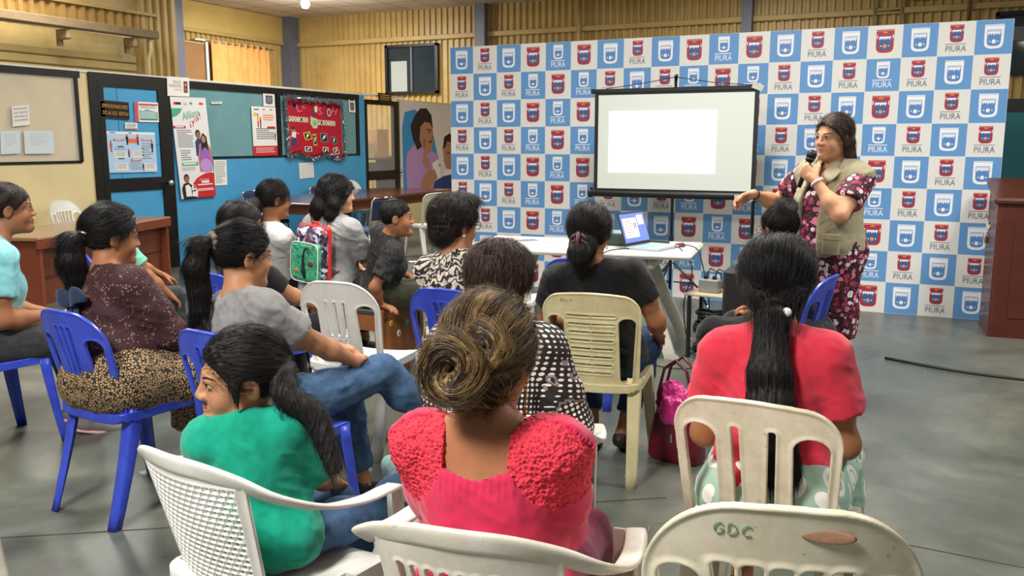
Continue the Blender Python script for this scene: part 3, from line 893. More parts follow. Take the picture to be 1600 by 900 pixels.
# small white sign over the pillar, long health poster under it
f = Flat(); f.text('ENLACE', .28, .66, .62, .82, GREY); f.text('MUNICIPAL', .08, .46, .66, .62, GREY); f.lines(.3, .28, .66, .38, 2, GREY, 2, .3); f.rect(.74, .2, .92, .80, M('print_brown', (96, 40, 40), .6), 1); f.ell(.83, .62, .06, .1, SKIN_P, 2); f.ell(.83, .36, .06, .1, SKIN_D, 2)
poster('link_sign', ((257.5, 119.5), (292.5, 121.5), (293, 151.5), (259, 149.5)), PAPER, f, 'small white rectangular sign at the top right of the blue door', 'sign', 0.03)
f = Flat()
f.rect(0, .90, 1, 1, M('poster_white', (224, 224, 224), .6), 1); f.rect(.08, .925, .28, .95, INK, 2); f.rect(.08, .925, .14, .95, RED, 3); f.text('La', .36, .925, .44, .955, INK); f.ell(.56, .94, .04, .012, GREY, 2); f.ell(.85, .94, .07, .014, M('print_rose'), 2)
f.poly([(0, .89), (0, .80), (.12, .815), (.24, .85), (.30, .89)], GREEN, 2)
f.text('Afiliate', .28, .795, .76, .87, GREEN, 3, R(6)); f.text('\u00a1ya!', .46, .735, .80, .815, RED, 4, R(14))
f.rect(.0, .695, .34, .72, RED, 2); f.lines(.06, .70, .3, .715, 1, PAPER, 3, .7)
f.lines(.08, .50, .52, .68, 10, GREY, 2, .42, 7); f.lines(.12, .37, .42, .48, 5, GREY, 2, .4, 8)
f.rect(.12, .325, .58, .36, GREEN, 2); f.lines(.16, .332, .54, .353, 1, PAPER, 3, .7); f.lines(.1, .27, .5, .31, 3, GREY, 2, .3)
# couple
f.poly([(.56, .42), (.56, .56), (.64, .60), (.80, .58), (.80, .42)], NAVYP, 2); f.ell(.66, .64, .075, .042, INK, 3); f.ell(.665, .625, .062, .038, SKIN_D, 4)
f.poly([(.62, .26), (.60, .40), (.66, .53), (.74, .56), (.88, .56), (.98, .50), (1.02, .38), (.96, .26)], SKIN_P, 5); f.poly([(.66, .26), (.64, .40), (.68, .52), (.90, .52), (.96, .40), (.94, .26)], PURP, 6); f.ell(.80, .32, .17, .07, M('print_lilac', (188, 142, 206), .6), 7)
f.poly([(.72, .46), (.72, .60), (.80, .65), (.90, .61), (.92, .46), (.86, .5), (.78, .5)], INK, 7); f.ell(.80, .585, .06, .036, SKIN_P, 8)
# red corner with mother and child
pts = [(1, 0), (1, .24), (.9, .25), (.7, .235), (.5, .20), (.38, .15), (.33, .08), (.3, 0)]
f.poly(pts, RED, 3); f.text('Consultas', .56, .175, .84, .19, PAPER, 5); f.rect(.62, .145, .84, .168, PAPER, 4); f.lines(.5, .12, .96, .135, 1, PAPER, 4, .8); f.lines(.48, .06, .96, .09, 2, PAPER, 4, .5)
f.poly([(.06, 0), (.04, .10), (.10, .15), (.24, .16), (.36, .12), (.42, 0)], INK, 5); f.poly([(.14, .02), (.14, .13), (.24, .14), (.3, .1), (.3, .02)], PAPER, 6); f.ell(.20, .205, .075, .04, INK, 6); f.ell(.205, .19, .06, .036, SKIN_D, 7); f.ell(.38, .10, .07, .035, PAPER, 7); f.ell(.40, .115, .04, .022, SKIN_P, 8); f.poly([(.30, .02), (.34, .08), (.48, .08), (.46, .01)], PAPER, 7)
poster('health_poster', ((262, 151), (318, 153), (334.5, 306), (281, 311)), M('poster_white'), f, 'tall white poster with a pregnant couple and red corner beside the blue door', 'poster', 0.03)
f = Flat(); f.lines(.08, .06, .9, .94, 14, GREY, 1, .35, 2); f.rect(.72, .06, .74, .94, PAPER, 2)
poster('list_sheet', ((333, 250), (353, 250), (354.5, 289), (335, 290)), PAPER, f, 'white typed list sheet on the blue wall right of the tall poster', 'notice', 0.008)
f = Flat()
for i in range(6): f.rect(.06, .08 + .145 * i, .94, .09 + .145 * i, GREY, 1)
for i in range(5): f.rect(.08 + .2 * i, .06, .09 + .2 * i, .94, GREY, 1)
poster('grid_sheet', ((466, 255), (489, 253), (490, 277), (468, 279.5)), PAPER, f, 'white gridded sheet on the blue wall below the red felt board', 'notice', 0.008)
f = Flat(); f.lines(.1, .2, .9, .8, 1, GREY, 1, .5)
poster('name_strip', ((329, 158.5), (346, 158.5), (346, 162), (330, 162.5)), PAPER, f, 'tiny white strip stuck on the first tinted pane', 'notice', 0.008)
# crest stickers and white-red flyer on the second pane
def crest_print():
    f = Flat(); f.poly([(.5 + x * 1.0, .42 + y * .62) for x, y in shield(.62, .9)], M('print_grey_dark', (86, 92, 96), .6), 1); f.poly([(.5 + x, .42 + y * .6) for x, y in shield(.4, .55)], GREY, 2); f.rect(.2, .82, .8, .92, M('print_grey_dark'), 1); return f
poster('crest_sheet', ((410, 141), (428, 142.5), (429, 166.5), (411, 166)), PAPER, crest_print(), 'small white sheet with a grey crest above the white and red flyer', 'notice', 0.008)
poster('crest_sheet', ((543.5, 153.5), (554, 154.5), (555, 176), (545, 175)), PAPER, crest_print(), 'narrow white sheet with a grey crest right of the red felt board', 'notice', 0.008)
f = Flat(); f.rect(0, 0, 1, .20, RED, 1); f.lines(.1, .04, .9, .16, 3, PAPER, 2, .3, 4); f.lines(.15, .32, .95, .56, 6, GREY, 1, .5, 6); f.rect(.6, .56, .95, .60, RED, 2); f.lines(.45, .7, .9, .84, 3, M('print_orange'), 1, .5); f.rect(.1, .93, .3, .95, INK, 1); f.rect(.45, .93, .55, .955, GREY, 1); f.rect(.75, .93, .85, .955, GREY, 1)
figure(f, .24, .58, .28, YEL_P, RED, asp=.8); figure(f, .34, .56, .24, RED, NAVYP, asp=.8); f.ell(.14, .84, .07, .04, YEL_P, 2); figure(f, .93, .3, .2, INK, INK, asp=.6)
poster('flyer', ((391.5, 166), (429.5, 167.5), (433.5, 242.5), (396, 243.5)), PAPER, f, 'white flyer with a red foot on the tinted pane left of the felt board', 'poster', 0.01)
# notices on the beige board
f = Flat()
for i, t in enumerate(('EMPADRONADOR', 'DE SISFOH', 'RESPONSABLE DE', 'EMPADRONAMIENTO')): f.text(t, .1 + .02 * (i % 2), .80 - .19 * i, .9, .90 - .19 * i, GREY)
poster('white_notice', ((17, 166), (44, 164), (46, 195), (19, 198)), PAPER, f, 'white printed notice in the middle of the beige glazed board', 'notice', 0.01)
for cs, lab in ((((0, 205), (30, 204), (32, 240), (0, 241)), 'pale bluish sheet at the left on the beige glazed board'), (((36, 204), (82, 204.5), (84, 240), (38, 240.5)), 'pale bluish sheet at the right on the beige glazed board')):
    f = Flat(); f.lines(.2, .3, .8, .85, 5, M('faint_text', (186, 196, 196), .7), 1, .3)
    poster('pale_sheet', cs, M('pale_paper', (206, 218, 222), .7), f, lab, 'notice', 0.01)
# small black plate over door 2
mbp = MB(); f = Flat(); f.lines(.1, .2, .9, .85, 3, GOLD, 2, .45)
poster('door_plate', ((585, 145), (605, 147), (606, 162), (586, 160)), MATS['plate_black'], f, 'small dark plate above the glazed far door', 'sign', 0.075, 0.012)

# red felt board with tinsel edge
cs = [Vector((HW + 0.03, *onwall(*c))) for c in ((443, 151), (532, 161), (533, 243), (449, 241))]
tl, tr, br, bl = cs
fb = empty('felt_board', (0, 0, 0), 0, 'red felt notice board with paper letters and silver tinsel edge on the tinted panes', 'board')
o = bl; ex = br - bl; ey = tl - bl
FELT = M('red_felt', (186, 22, 44), 0.95, 0.12, 30, 0.2, 300)
mb = MB()
NN = 14
top = [(i / NN, 1.0) for i in range(NN + 1)]; bot = [(i / NN, -0.03 - 0.035 * math.cos(i / NN * 4 * PI + 1.2)) for i in range(NN + 1)]
vs_ = [o + ex * x + ey * y for x, y in bot] + [o + ex * x + ey * y for x, y in top] + [o + ex * x + ey * y - Vector((0.015, 0, 0)) for x, y in bot] + [o + ex * x + ey * y - Vector((0.015, 0, 0)) for x, y in top]
q = NN + 1
fs = [(i, i + 1, q + i + 1, q + i) for i in range(NN)] + [(2 * q + i + 1, 2 * q + i, 3 * q + i, 3 * q + i + 1) for i in range(NN)] + [(i + 1, i, 2 * q + i, 2 * q + i + 1) for i in range(NN)] + [(q + i, q + i + 1, 3 * q + i + 1, 3 * q + i) for i in range(NN)] + [(0, q, 3 * q, 2 * q), (NN, 2 * q + NN, 3 * q + NN, q + NN)]
mb.add(vs_, fs, FELT)
mb.build('felt', fb)
f = Flat(0.0012)
PKP = M('letter_pink', (226, 120, 140), .7); CRM = M('letter_cream', (236, 226, 196), .7); LIL = M('letter_purple', (98, 48, 110), .7)
for x, y, w, h, t, m, r_ in ((.18, .76, .08, .12, 'L', PKP, .3), (.27, .83, .07, .10, 'E', PKP, .35), (.50, .78, .05, .11, 'I', CRM, .0), (.56, .74, .08, .13, 'S', PKP, .05), (.73, .72, .08, .15, 'O', CRM, 0), (.83, .77, .09, .12, 'H', PKP, -.35)): f.text(t, x, y, x + w, y + h, m, 2, r_)
for x, y in ((.10, .88), (.12, .93), (.44, .80), (.68, .82)): f.poly([(x, y), (x + .07, y + .02), (x + .06, y - .1), (x + .01, y - .09)], LIL, 1)
for i, c in enumerate('PRECIOS'): f.ell(.05 + .05 * i, .625, .026, .05, CRM, 1); f.text(c, .035 + .05 * i, .595, .066 + .05 * i, .655, INK, 2)
for i, c in enumerate('PINETAS'): f.ell(.57 + .048 * i, .60, .026, .05, CRM, 1); f.text(c, .555 + .048 * i, .57, .585 + .048 * i, .63, INK, 2)
f.poly([(.42, .70), (.46, .68), (.54, .66), (.55, .56), (.53, .49), (.46, .48), (.41, .56)], M('mitten_green', (196, 212, 170), .7), 1); f.ell(.49, .58, .04, .05, M('mitten_dark', (150, 180, 130), .7), 2)
# cut-out child figure
f.ell(.09, .44, .04, .045, SKIN_P, 3); f.ell(.09, .465, .038, .03, M('print_brown'), 4); f.poly([(.07, .40), (.06, .31), (.13, .29), (.14, .37), (.19, .38), (.19, .355), (.12, .41)], PAPER, 3); f.poly([(.06, .29), (.05, .14), (.09, .14), (.10, .22), (.12, .14), (.15, .14), (.14, .29)], NAVYP, 2)
for x, y, w, h, r_, bc in ((.28, .27, .13, .14, .25, YEL_P), (.44, .17, .07, .21, .05, YEL_P), (.58, .24, .14, .17, 0, GREY), (.79, .21, .10, .15, .5, GREY), (.28, .06, .13, .09, .05, PAPER), (.61, .02, .11, .13, 0, PAPER), (.82, .02, .10, .13, .3, PAPER)):
    c, s_ = math.cos(r_), math.sin(r_); cx, cy = x + w / 2, y + h / 2
    def rp(a, b): return (cx + a * c - b * s_, cy + a * s_ + b * c)
    f.poly([rp(-w / 2, -h / 2), rp(w / 2, -h / 2), rp(w / 2, h / 2), rp(-w / 2, h / 2)], bc, 1)
    f.poly([rp(-w * .38, -h * .38), rp(w * .38, -h * .38), rp(w * .38, h * .38), rp(-w * .38, h * .38)], INK, 2)
    f.poly([rp(-w * .3, -h * .3), rp(w * .1, -h * .05), rp(w * .3, h * .3), rp(-w * .1, h * .2)], PAPER, 3)
mb = MB(); f.into(mb, o + Vector((0.001, 0, 0)), ex, ey, (1, 0, 0)); mb.build('paper_cutouts', fb)
mb = MB(); rnd = random.Random(8); SIL = M('tinsel_silver', (170, 184, 190), 0.3, metal=0.7); REDT = M('tinsel_red', (130, 20, 34), 0.4, metal=0.4)
def tinsel(a, b, n, m, r=0.035):
    for i in range(n):
        c = o + ex * (a[0] + (b[0] - a[0]) * i / n) + ey * (a[1] + (b[1] - a[1]) * i / n) + Vector((0.012, 0, 0))
        d1 = Vector((rnd.uniform(.1, .7), rnd.uniform(-1, 1), rnd.uniform(-1, 1))).normalized(); d2 = d1.cross(Vector((rnd.uniform(-1, 1), rnd.uniform(-1, 1), rnd.uniform(-1, 1)))).normalized()
        L = r * rnd.uniform(.6, 1.2)
        mb.add([c - d2 * .004, c + d1 * L, c + d2 * .004, c + d1 * L * .5 + d2 * .008], [(0, 1, 3), (2, 3, 1)], m)
tinsel((-.02, 1.0), (1.02, 1.0), 500, SIL, .06); tinsel((-.03, 1), (-.03, 0), 420, SIL, .06); tinsel((1.02, 1), (1.03, -.03), 420, SIL, .05)
for i in range(NN): tinsel(bot[i], bot[i + 1], 40, SIL, .05); tinsel((bot[i][0], bot[i][1] + .03), (bot[i + 1][0], bot[i + 1][1] + .03), 20, REDT, .05)
tinsel((.0, .90), (.5, .93), 120, REDT, .05); tinsel((.6, .92), (1, .93), 80, REDT, .05)
mb.build('tinsel_garland', fb)

# fabric banner with the printed mother and child, hung on the far end of the partition
f = Flat(0.001)
def P_(*pts): return [((x - 725) / 240, (890 - y) / 415) for x, y in pts]
BSKY = M('banner_blue', (60, 140, 196), .7); LAV = M('banner_lavender', (182, 140, 188), .7); HAIRP = M('banner_hair', (34, 26, 26), .7); BW = M('banner_cloth', (222, 214, 204), .8, .08, 3)
f.poly(P_((735, 880), (733, 600), (745, 530), (790, 512), (860, 560), (880, 640), (905, 760), (905, 885)), BSKY, 1)
f.poly(P_((752, 885), (748, 790), (752, 720), (790, 670), (850, 690), (900, 720), (905, 800), (890, 885)), LAV, 2)
f.poly(P_((770, 590), (790, 540), (815, 505), (845, 500), (868, 530), (874, 590), (860, 650), (800, 700), (780, 650)), HAIRP, 3)
f.poly(P_((815, 590), (835, 565), (862, 570), (874, 600), (876, 640), (868, 690), (850, 722), (828, 700), (810, 650)), SKIN_P, 4)
f.poly(P_((850, 655), (872, 648), (868, 664), (852, 666)), M('print_lips', (150, 60, 60), .6), 5); f.ell(*P_((856, 612))[0], .028, .007, INK, 5); f.poly(P_((842, 598), (870, 600), (868, 604), (842, 603)), INK, 5); f.poly(P_((868, 612), (880, 640), (868, 642)), SKIN_D, 5); f.poly(P_((826, 640), (840, 650), (836, 690), (828, 690)), SKIN_D, 5); f.ell(*P_((950, 668))[0], .018, .006, INK, 9); f.poly(P_((940, 705), (962, 702), (958, 712), (944, 714)), M('print_lips', (150, 60, 60), .6), 9); f.ell(*P_((905, 770))[0], .028, .014, M('print_gold'), 9)
f.poly(P_((830, 700), (846, 730), (860, 775), (840, 790), (822, 760)), SKIN_P, 4)
f.poly(P_((810, 885), (820, 840), (850, 790), (880, 790), (895, 830), (870, 860), (850, 885)), SKIN_P, 6)
f.poly(P_((868, 760), (900, 740), (912, 830), (880, 845)), PAPER, 5)
f.poly(P_((925, 700), (930, 640), (950, 615), (966, 615), (966, 790), (940, 785), (928, 750)), SKIN_P, 7); f.poly(P_((922, 690), (930, 630), (955, 612), (966, 614), (966, 655), (945, 650), (934, 680)), HAIRP, 8)
f.poly(P_((870, 888), (880, 850), (920, 825), (966, 815), (966, 888)), NAVYP, 8); f.poly(P_((920, 820), (930, 790), (966, 790), (966, 825)), PAPER, 7)
poster('mother_banner', ((622, 157), (703, 164), (703, 297), (626, 297)), BW, f, 'cloth banner printed with a woman in lavender and a child, left of the checkered backdrop', 'banner', 0.02)

# ================================================================== projection screen on a tripod
sc_ = empty('projection_screen', (-2.0, 7.42, 0), 0, 'tripod projection screen with black edges and a glowing rectangle as projected light', 'screen')
CL = M('screen_cloth', (206, 214, 206), 0.8); B2 = M('black_metal', (26, 28, 30), 0.4)
mb = MB(); mb.box((0, 0, 1.45), (1.40, 0.006, 0.86), B2); mb.box((0, -0.004, 1.45), (1.33, 0.006, 0.80), CL); mb.build('screen_cloth', sc_)
MB().box((-0.10, -0.0085, 1.45), (0.93, 0.003, 0.52), M('projector_glow', (255, 255, 250), 0.8, emit=1.3)).build('glowing_picture', sc_)  # projector's light put in as a self-glowing rectangle on the cloth
f = Flat(); fa = M('faint_figure', (244, 240, 214), .8, emit=0.95)  # pale slide shapes emit too, in place of projected light
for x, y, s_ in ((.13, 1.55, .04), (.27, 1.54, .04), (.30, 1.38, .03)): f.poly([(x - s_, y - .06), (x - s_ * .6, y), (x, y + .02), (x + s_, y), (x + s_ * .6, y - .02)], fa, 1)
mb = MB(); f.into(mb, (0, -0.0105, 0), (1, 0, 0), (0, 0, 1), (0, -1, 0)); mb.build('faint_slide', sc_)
MB().box((0, 0.0, 1.885), (1.44, 0.03, 0.035), B2, bev=0.006).box((-0.72, 0, 1.885), (0.02, 0.045, 0.04), B2).build('top_bar', sc_)
MB().lathe([(0.034, -0.74), (0.036, -0.735), (0.036, 0.735), (0.034, 0.74)], B2, (0, 0.02, 1.01), axis=(1, 0, 0), seg=18).lathe([(0.044, -0.75), (0.044, -0.72)], B2, (0, 0.02, 1.01), axis=(1, 0, 0)).build('case', sc_)
MB().box((0.64, -0.025, 0.995), (0.20, 0.012, 0.05), M('silver_tape', (196, 196, 190), 0.35, 0.3, 40)).build('silver_tape', sc_)
MB().box((0.69, -0.018, 1.89), (0.09, 0.012, 0.05), MATS['silver_tape'], Matrix.Rotation(0.4, 3, 'Y')).build('silver_tape', sc_)
MB().tube([(0, 0.045, 0.18), (0, 0.045, 1.98)], 0.013, B2).box((0, 0.045, 0.62), (0.035, 0.04, 0.07), B2, bev=0.008).tube([(0, 0.045, 1.96), (0.01, 0.03, 2.0), (0.01, 0.0, 1.99)], 0.014, B2).build('pole', sc_)
mb = MB(); mb.tube([(-0.6, 0, 1.905), (-0.3, 0.02, 1.94), (-0.02, 0.03, 1.985), (0.02, 0.03, 1.985), (0.35, 0.02, 1.93), (0.65, 0, 1.905)], 0.0035, B2, 5); mb.build('hanging_cord', sc_)
for a in (-100, 20, 140):
    c, s_ = math.cos(R(a)), math.sin(R(a))
    L = MB().tube([(0.02 * c, 0.045 + 0.02 * s_, 0.42), (0.24 * c, 0.045 + 0.24 * s_, 0.20), (0.33 * c, 0.045 + 0.33 * s_, 0.03)], 0.010, B2).tube([(0.03 * c, 0.045 + 0.03 * s_, 0.25), (0.2 * c, 0.045 + 0.2 * s_, 0.235)], 0.006, B2).build('tripod_leg', sc_)
    MB().lathe([(0.014, 0), (0.016, 0.02), (0.011, 0.05)], CHROME, (0.33 * c, 0.045 + 0.33 * s_, 0.0), seg=10).build('foot', L)

# ================================================================== furniture
# lectern
LW = M('lectern_wood', (92, 44, 34), 0.35, 0.25, 3, coat=0.2); LW2 = M('lectern_front', (84, 36, 24), 0.4, 0.25, 4)
lc = empty('lectern', (0.86, 7.70, 0), -4, 'dark brown wooden lectern at the right edge in front of the backdrop', 'lectern')
MB().add([(-0.42, -0.24, 0), (-0.42, 0.24, 0), (-0.42, 0.24, 1.12), (-0.42, -0.24, 1.0), (-0.39, -0.24, 0), (-0.39, 0.24, 0), (-0.39, 0.24, 1.12), (-0.39, -0.24, 1.0)], [(0, 3, 2, 1), (4, 5, 6, 7), (0, 1, 5, 4), (1, 2, 6, 5), (2, 3, 7, 6), (3, 0, 4, 7)], LW).build('side_panel', lc)
MB().add([(0.39, -0.24, 0), (0.39, 0.24, 0), (0.39, 0.24, 1.12), (0.39, -0.24, 1.0), (0.42, -0.24, 0), (0.42, 0.24, 0), (0.42, 0.24, 1.12), (0.42, -0.24, 1.0)], [(0, 3, 2, 1), (4, 5, 6, 7), (0, 1, 5, 4), (1, 2, 6, 5), (2, 3, 7, 6), (3, 0, 4, 7)], LW).build('side_panel', lc)
MB().box((0, -0.23, 0.50), (0.78, 0.02, 1.0), LW2).box((0, -0.243, 0.5), (0.6, 0.008, 0.7), LW2, bev=0.003).build('front_panel', lc)
MB().box((0, 0.0, 1.085), (0.90, 0.56, 0.05), LW, Matrix.Rotation(R(14), 3, 'X'), bev=0.015).build('slanted_top', lc)
MB().box((-0.43, 0.16, 0.80), (0.012, 0.05, 0.08), M('sticker_white', (220, 214, 200), .6)).lathe([(0.02, 0), (0.02, 0.01), (0, 0.012)], MATS['sticker_white'], (-0.422, 0.08, 0.80), axis=(-1, 0, 0)).build('sticker', lc)
MB().box((-0.432, 0.16, 0.69), (0.02, 0.035, 0.05), M('brass', (190, 150, 70), 0.3, metal=0.9), bev=0.006).tube([(-0.432, 0.148, 0.715), (-0.432, 0.148, 0.745), (-0.432, 0.172, 0.745), (-0.432, 0.172, 0.715)], 0.004, CHROME).build('padlock', lc)

# office desk by the cream wall
DK = M('desk_wood', (126, 62, 40), 0.4, 0.25, 3); DTOP = M('desk_top', (150, 112, 78), 0.25, 0.2, 2, coat=0.3)
dk_ = empty('office_desk', (-6.55, 5.22, 0), -18, 'reddish wooden desk with modesty panel in front of the cream wall', 'desk')
MB().box((0, 0, 0.735), (0.62, 1.95, 0.03), DTOP, bev=0.006).build('desktop', dk_)
MB().box((0.30, 0, 0.70), (0.03, 1.95, 0.085), DK, bev=0.006).build('front_rail', dk_)
for y in (-0.93, 0.93): MB().box((0, y, 0.36), (0.60, 0.035, 0.72), DK, bev=0.005).build('side_panel', dk_)
MB().box((0.22, 0, 0.43), (0.025, 1.82, 0.42), M('desk_panel', (112, 54, 34), 0.45, 0.25, 3)).box((0.236, 0, 0.43), (0.008, 1.82, 0.012), M('desk_groove', (60, 28, 18), 0.6)).build('modesty_panel', dk_)
# long meeting table
lt = empty('meeting_table', (-6.9, 9.7, 0), 0, 'long dark red wooden meeting table along the blue wall', 'table')
TT = M('table_top_wood', (96, 48, 36), 0.22, 0.25, 2.5, coat=0.4)
MB().box((0, 0, 0.755), (1.25, 3.4, 0.035), TT, bev=0.012).build('tabletop', lt)
MB().box((0.5, 0, 0.68), (0.03, 3.1, 0.11), DK).box((-0.5, 0, 0.68), (0.03, 3.1, 0.11), DK).box((0, -1.55, 0.68), (1.0, 0.03, 0.11), DK).build('apron', lt)
for x in (-0.5, 0.5):
    for y in (-1.5, 0, 1.5): MB().loft([[(x + s_ * a, y + s_ * b, z) for a, b in ((-1, -1), (1, -1), (1, 1), (-1, 1))] for z, s_ in ((0, .028), (0.74, .04))], DK, False).build('leg', lt)
# bench with stickers on its end
BW_ = M('bench_wood', (150, 92, 48), 0.4, 0.25, 5)
bn = empty('wooden_bench', (-3.0, 4.70, 0), 0, 'brown wooden bench with round stickers on its end panel', 'bench')
MB().box((-0.015, 0, 0.215), (0.03, 0.52, 0.43), BW_, bev=0.004).box((0.004, 0, 0.40), (0.012, 0.52, 0.06), BW_, bev=0.003).box((0.004, 0, 0.03), (0.012, 0.52, 0.06), BW_, bev=0.003).box((0.004, -0.235, 0.215), (0.012, 0.05, 0.31), BW_, bev=0.003).box((0.004, 0.235, 0.215), (0.012, 0.05, 0.31), BW_, bev=0.003).build('end_panel', bn)
MB().box((-1.50, 0, 0.215), (0.03, 0.52, 0.43), BW_, bev=0.004).build('end_panel', bn)
MB().box((-0.76, 0, 0.415), (1.46, 0.50, 0.03), M('bench_seat', (72, 66, 60), 0.6, 0.2, 6), bev=0.006).build('seat', bn)
MB().box((-0.76, -0.235, 0.35), (1.46, 0.025, 0.10), BW_).box((-0.76, 0.235, 0.35), (1.46, 0.025, 0.10), BW_).build('rail', bn)
MB().box((-0.76, -0.1, 0.1), (1.46, 0.04, 0.05), BW_).build('stretcher', bn)
SW = M('sticker_plain', (232, 230, 220), .5)
for y, z, r_, m in ((0.20, 0.375, .022, SW), (-0.12, 0.33, .02, YEL_P), (0.07, 0.30, .022, M('sticker_blue', (110, 160, 200), .5)), (-0.03, 0.25, .022, SW)):
    MB().lathe([(r_, 0), (r_, 0.002), (r_ * .6, 0.0025), (0, 0.0025)], m, (0.0105 if z > .36 else 0.0005, y, z), axis=(1, 0, 0)).lathe([(r_ * .5, 0.0026), (0, 0.003)], GREY, (0.0105 if z > .36 else 0.0005, y, z), axis=(1, 0, 0)).build('sticker', bn)
MB().box((0.002, 0.16, 0.315), (0.003, 0.06, 0.05), SW, Matrix.Rotation(.15, 3, 'X')).build('sticker', bn)
# folding table with its things
ft = empty('folding_table', (-2.24, 5.98, 0), -7, 'white plastic folding table in front of the projection screen', 'table')
PL = M('white_plastic', (226, 224, 214), 0.4, 0.06, 5)
MB().box((0, 0, 0.70), (1.62, 0.76, 0.045), PL, bev=0.018).build('tabletop', ft)
for s_ in (-1, 1):
    for d in (-1, 1):
        MB().loft([[(s_ * x + a * w, d * y + b * .022, z) for a, b in ((-1, -1), (1, -1), (1, 1), (-1, 1))] for z, x, y, w in ((.68, .42, .16, .05), (.35, .55, .24, .045), (.03, .68, .33, .04), (0, .70, .335, .05))], M('table_leg_plastic', (196, 192, 178), 0.5, 0.08, 6), False).build('leg', ft)
    MB().box((s_ * 0.52, 0, 0.62), (0.05, 0.5, 0.06), MATS['table_leg_plastic'], bev=0.01).build('leg_brace', ft)
def on_table(x, y): return (-2.24 + x * math.cos(R(7)) - y * math.sin(R(7)), 5.98 + x * math.sin(R(7)) + y * math.cos(R(7)))
TZ = 0.7226
lx, ly = on_table(0.52, -0.10)
lp_ = empty('laptop', (lx, ly, TZ), -78, 'open silver laptop showing a document on the white folding table', 'laptop')
LS = M('laptop_silver', (178, 190, 192), 0.35, metal=0.3)
MB().box((0, 0.0, 0.009), (0.36, 0.25, 0.018), LS, bev=0.006).box((0, 0.02, 0.0185), (0.30, 0.10, 0.002), M('laptop_keys', (150, 200, 196), 0.5)).build('base', lp_)
Q = Matrix.Rotation(R(-18), 3, 'X')
ld_ = MB().box(Vector((0, 0.125, 0.015)) + Q @ Vector((0, 0.0, 0.12)), (0.36, 0.008, 0.24), M('laptop_dark', (40, 42, 46), 0.4), Q, bev=0.003).build('lid', lp_)
mb = MB(); mb.box(Vector((0, 0.125, 0.015)) + Q @ Vector((0, -0.0045, 0.125)), (0.335, 0.002, 0.205), M('laptop_screen', (92, 112, 176), 0.3, emit=0.75), Q)
mb.box(Vector((0, 0.125, 0.015)) + Q @ Vector((-0.05, -0.006, 0.125)), (0.19, 0.001, 0.14), M('laptop_page', (222, 206, 208), 0.3, emit=0.8), Q)
for i in range(6): mb.box(Vector((0, 0.125, 0.015)) + Q @ Vector((-0.075, -0.0067, 0.175 - i * 0.02)), (0.10, 0.0006, 0.004), M('page_ink', (150, 130, 140), 0.5), Q)
for dx in (0.0, 0.02): mb.box(Vector((0, 0.125, 0.015)) + Q @ Vector((dx, -0.0067, 0.14)), (0.01, 0.0006, 0.04), INK, Q)
mb.box(Vector((0, 0.125, 0.015)) + Q @ Vector((0.10, -0.006, 0.175)), (0.08, 0.001, 0.07), MATS['laptop_page'], Q)
mb.build('display', ld_)
px_, py_ = on_table(0.22, 0.05)
pj = empty('projector', (px_, py_, TZ), 0, 'dark projector with pale teal top beside the laptop on the folding table', 'projector')
MB().box((0, 0, 0.045), (0.26, 0.22, 0.08), M('projector_dark', (40, 58, 56), 0.4), bev=0.012).build('body', pj)
MB().box((0, 0, 0.088), (0.25, 0.21, 0.012), M('projector_top', (120, 156, 146), 0.4), bev=0.005).build('top_cover', pj)
MB().lathe([(0.03, 0), (0.034, 0.02), (0.028, 0.022), (0.022, 0.012), (0, 0.01)], B2, (0.05, 0.11, 0.05), axis=(0, 1, 0)).build('lens', pj)
mx, my = on_table(0.68, 0.02)
ms = empty('computer_mouse', (mx, my, TZ), 30, 'small dark red mouse on the right end of the folding table', 'mouse')
MB().ball((0, 0, 0.012), (0.03, 0.052, 0.018), M('mouse_red', (110, 44, 46), 0.3)).build('body', ms)
MB().box((0, 0.025, 0.029), (0.006, 0.016, 0.004), INK).build('wheel', ms)
for dx, dy, rz, lab in ((-0.52, -0.06, 12, 'white printed sheet near the left end of the folding table'), (-0.42, 0.03, -8, 'overlapping white sheet further in on the folding table')):
    x_, y_ = on_table(dx, dy)
    pp = tag(MB().box((0, 0, 0.001), (0.22, 0.30, 0.0016), PAPER).box((0, 0.05, 0.002), (0.16, 0.12, 0.0006), GREY if dx > -.5 else M('faint_text')).build('paper_sheet'), lab, 'paper')
    pp.location = (x_, y_, TZ + (0.002 if dx > -.5 else 0)); pp.rotation_euler = (0, 0, R(rz + 60))
x_, y_ = on_table(0.45, 0.20)
tr = tag(MB().box((0, 0, 0.012), (0.28, 0.05, 0.02), B2, bev=0.006).build('black_device'), 'slim black device lying behind the laptop', 'device'); tr.location = (x_, y_, TZ); tr.rotation_euler = (0, 0, R(-12))
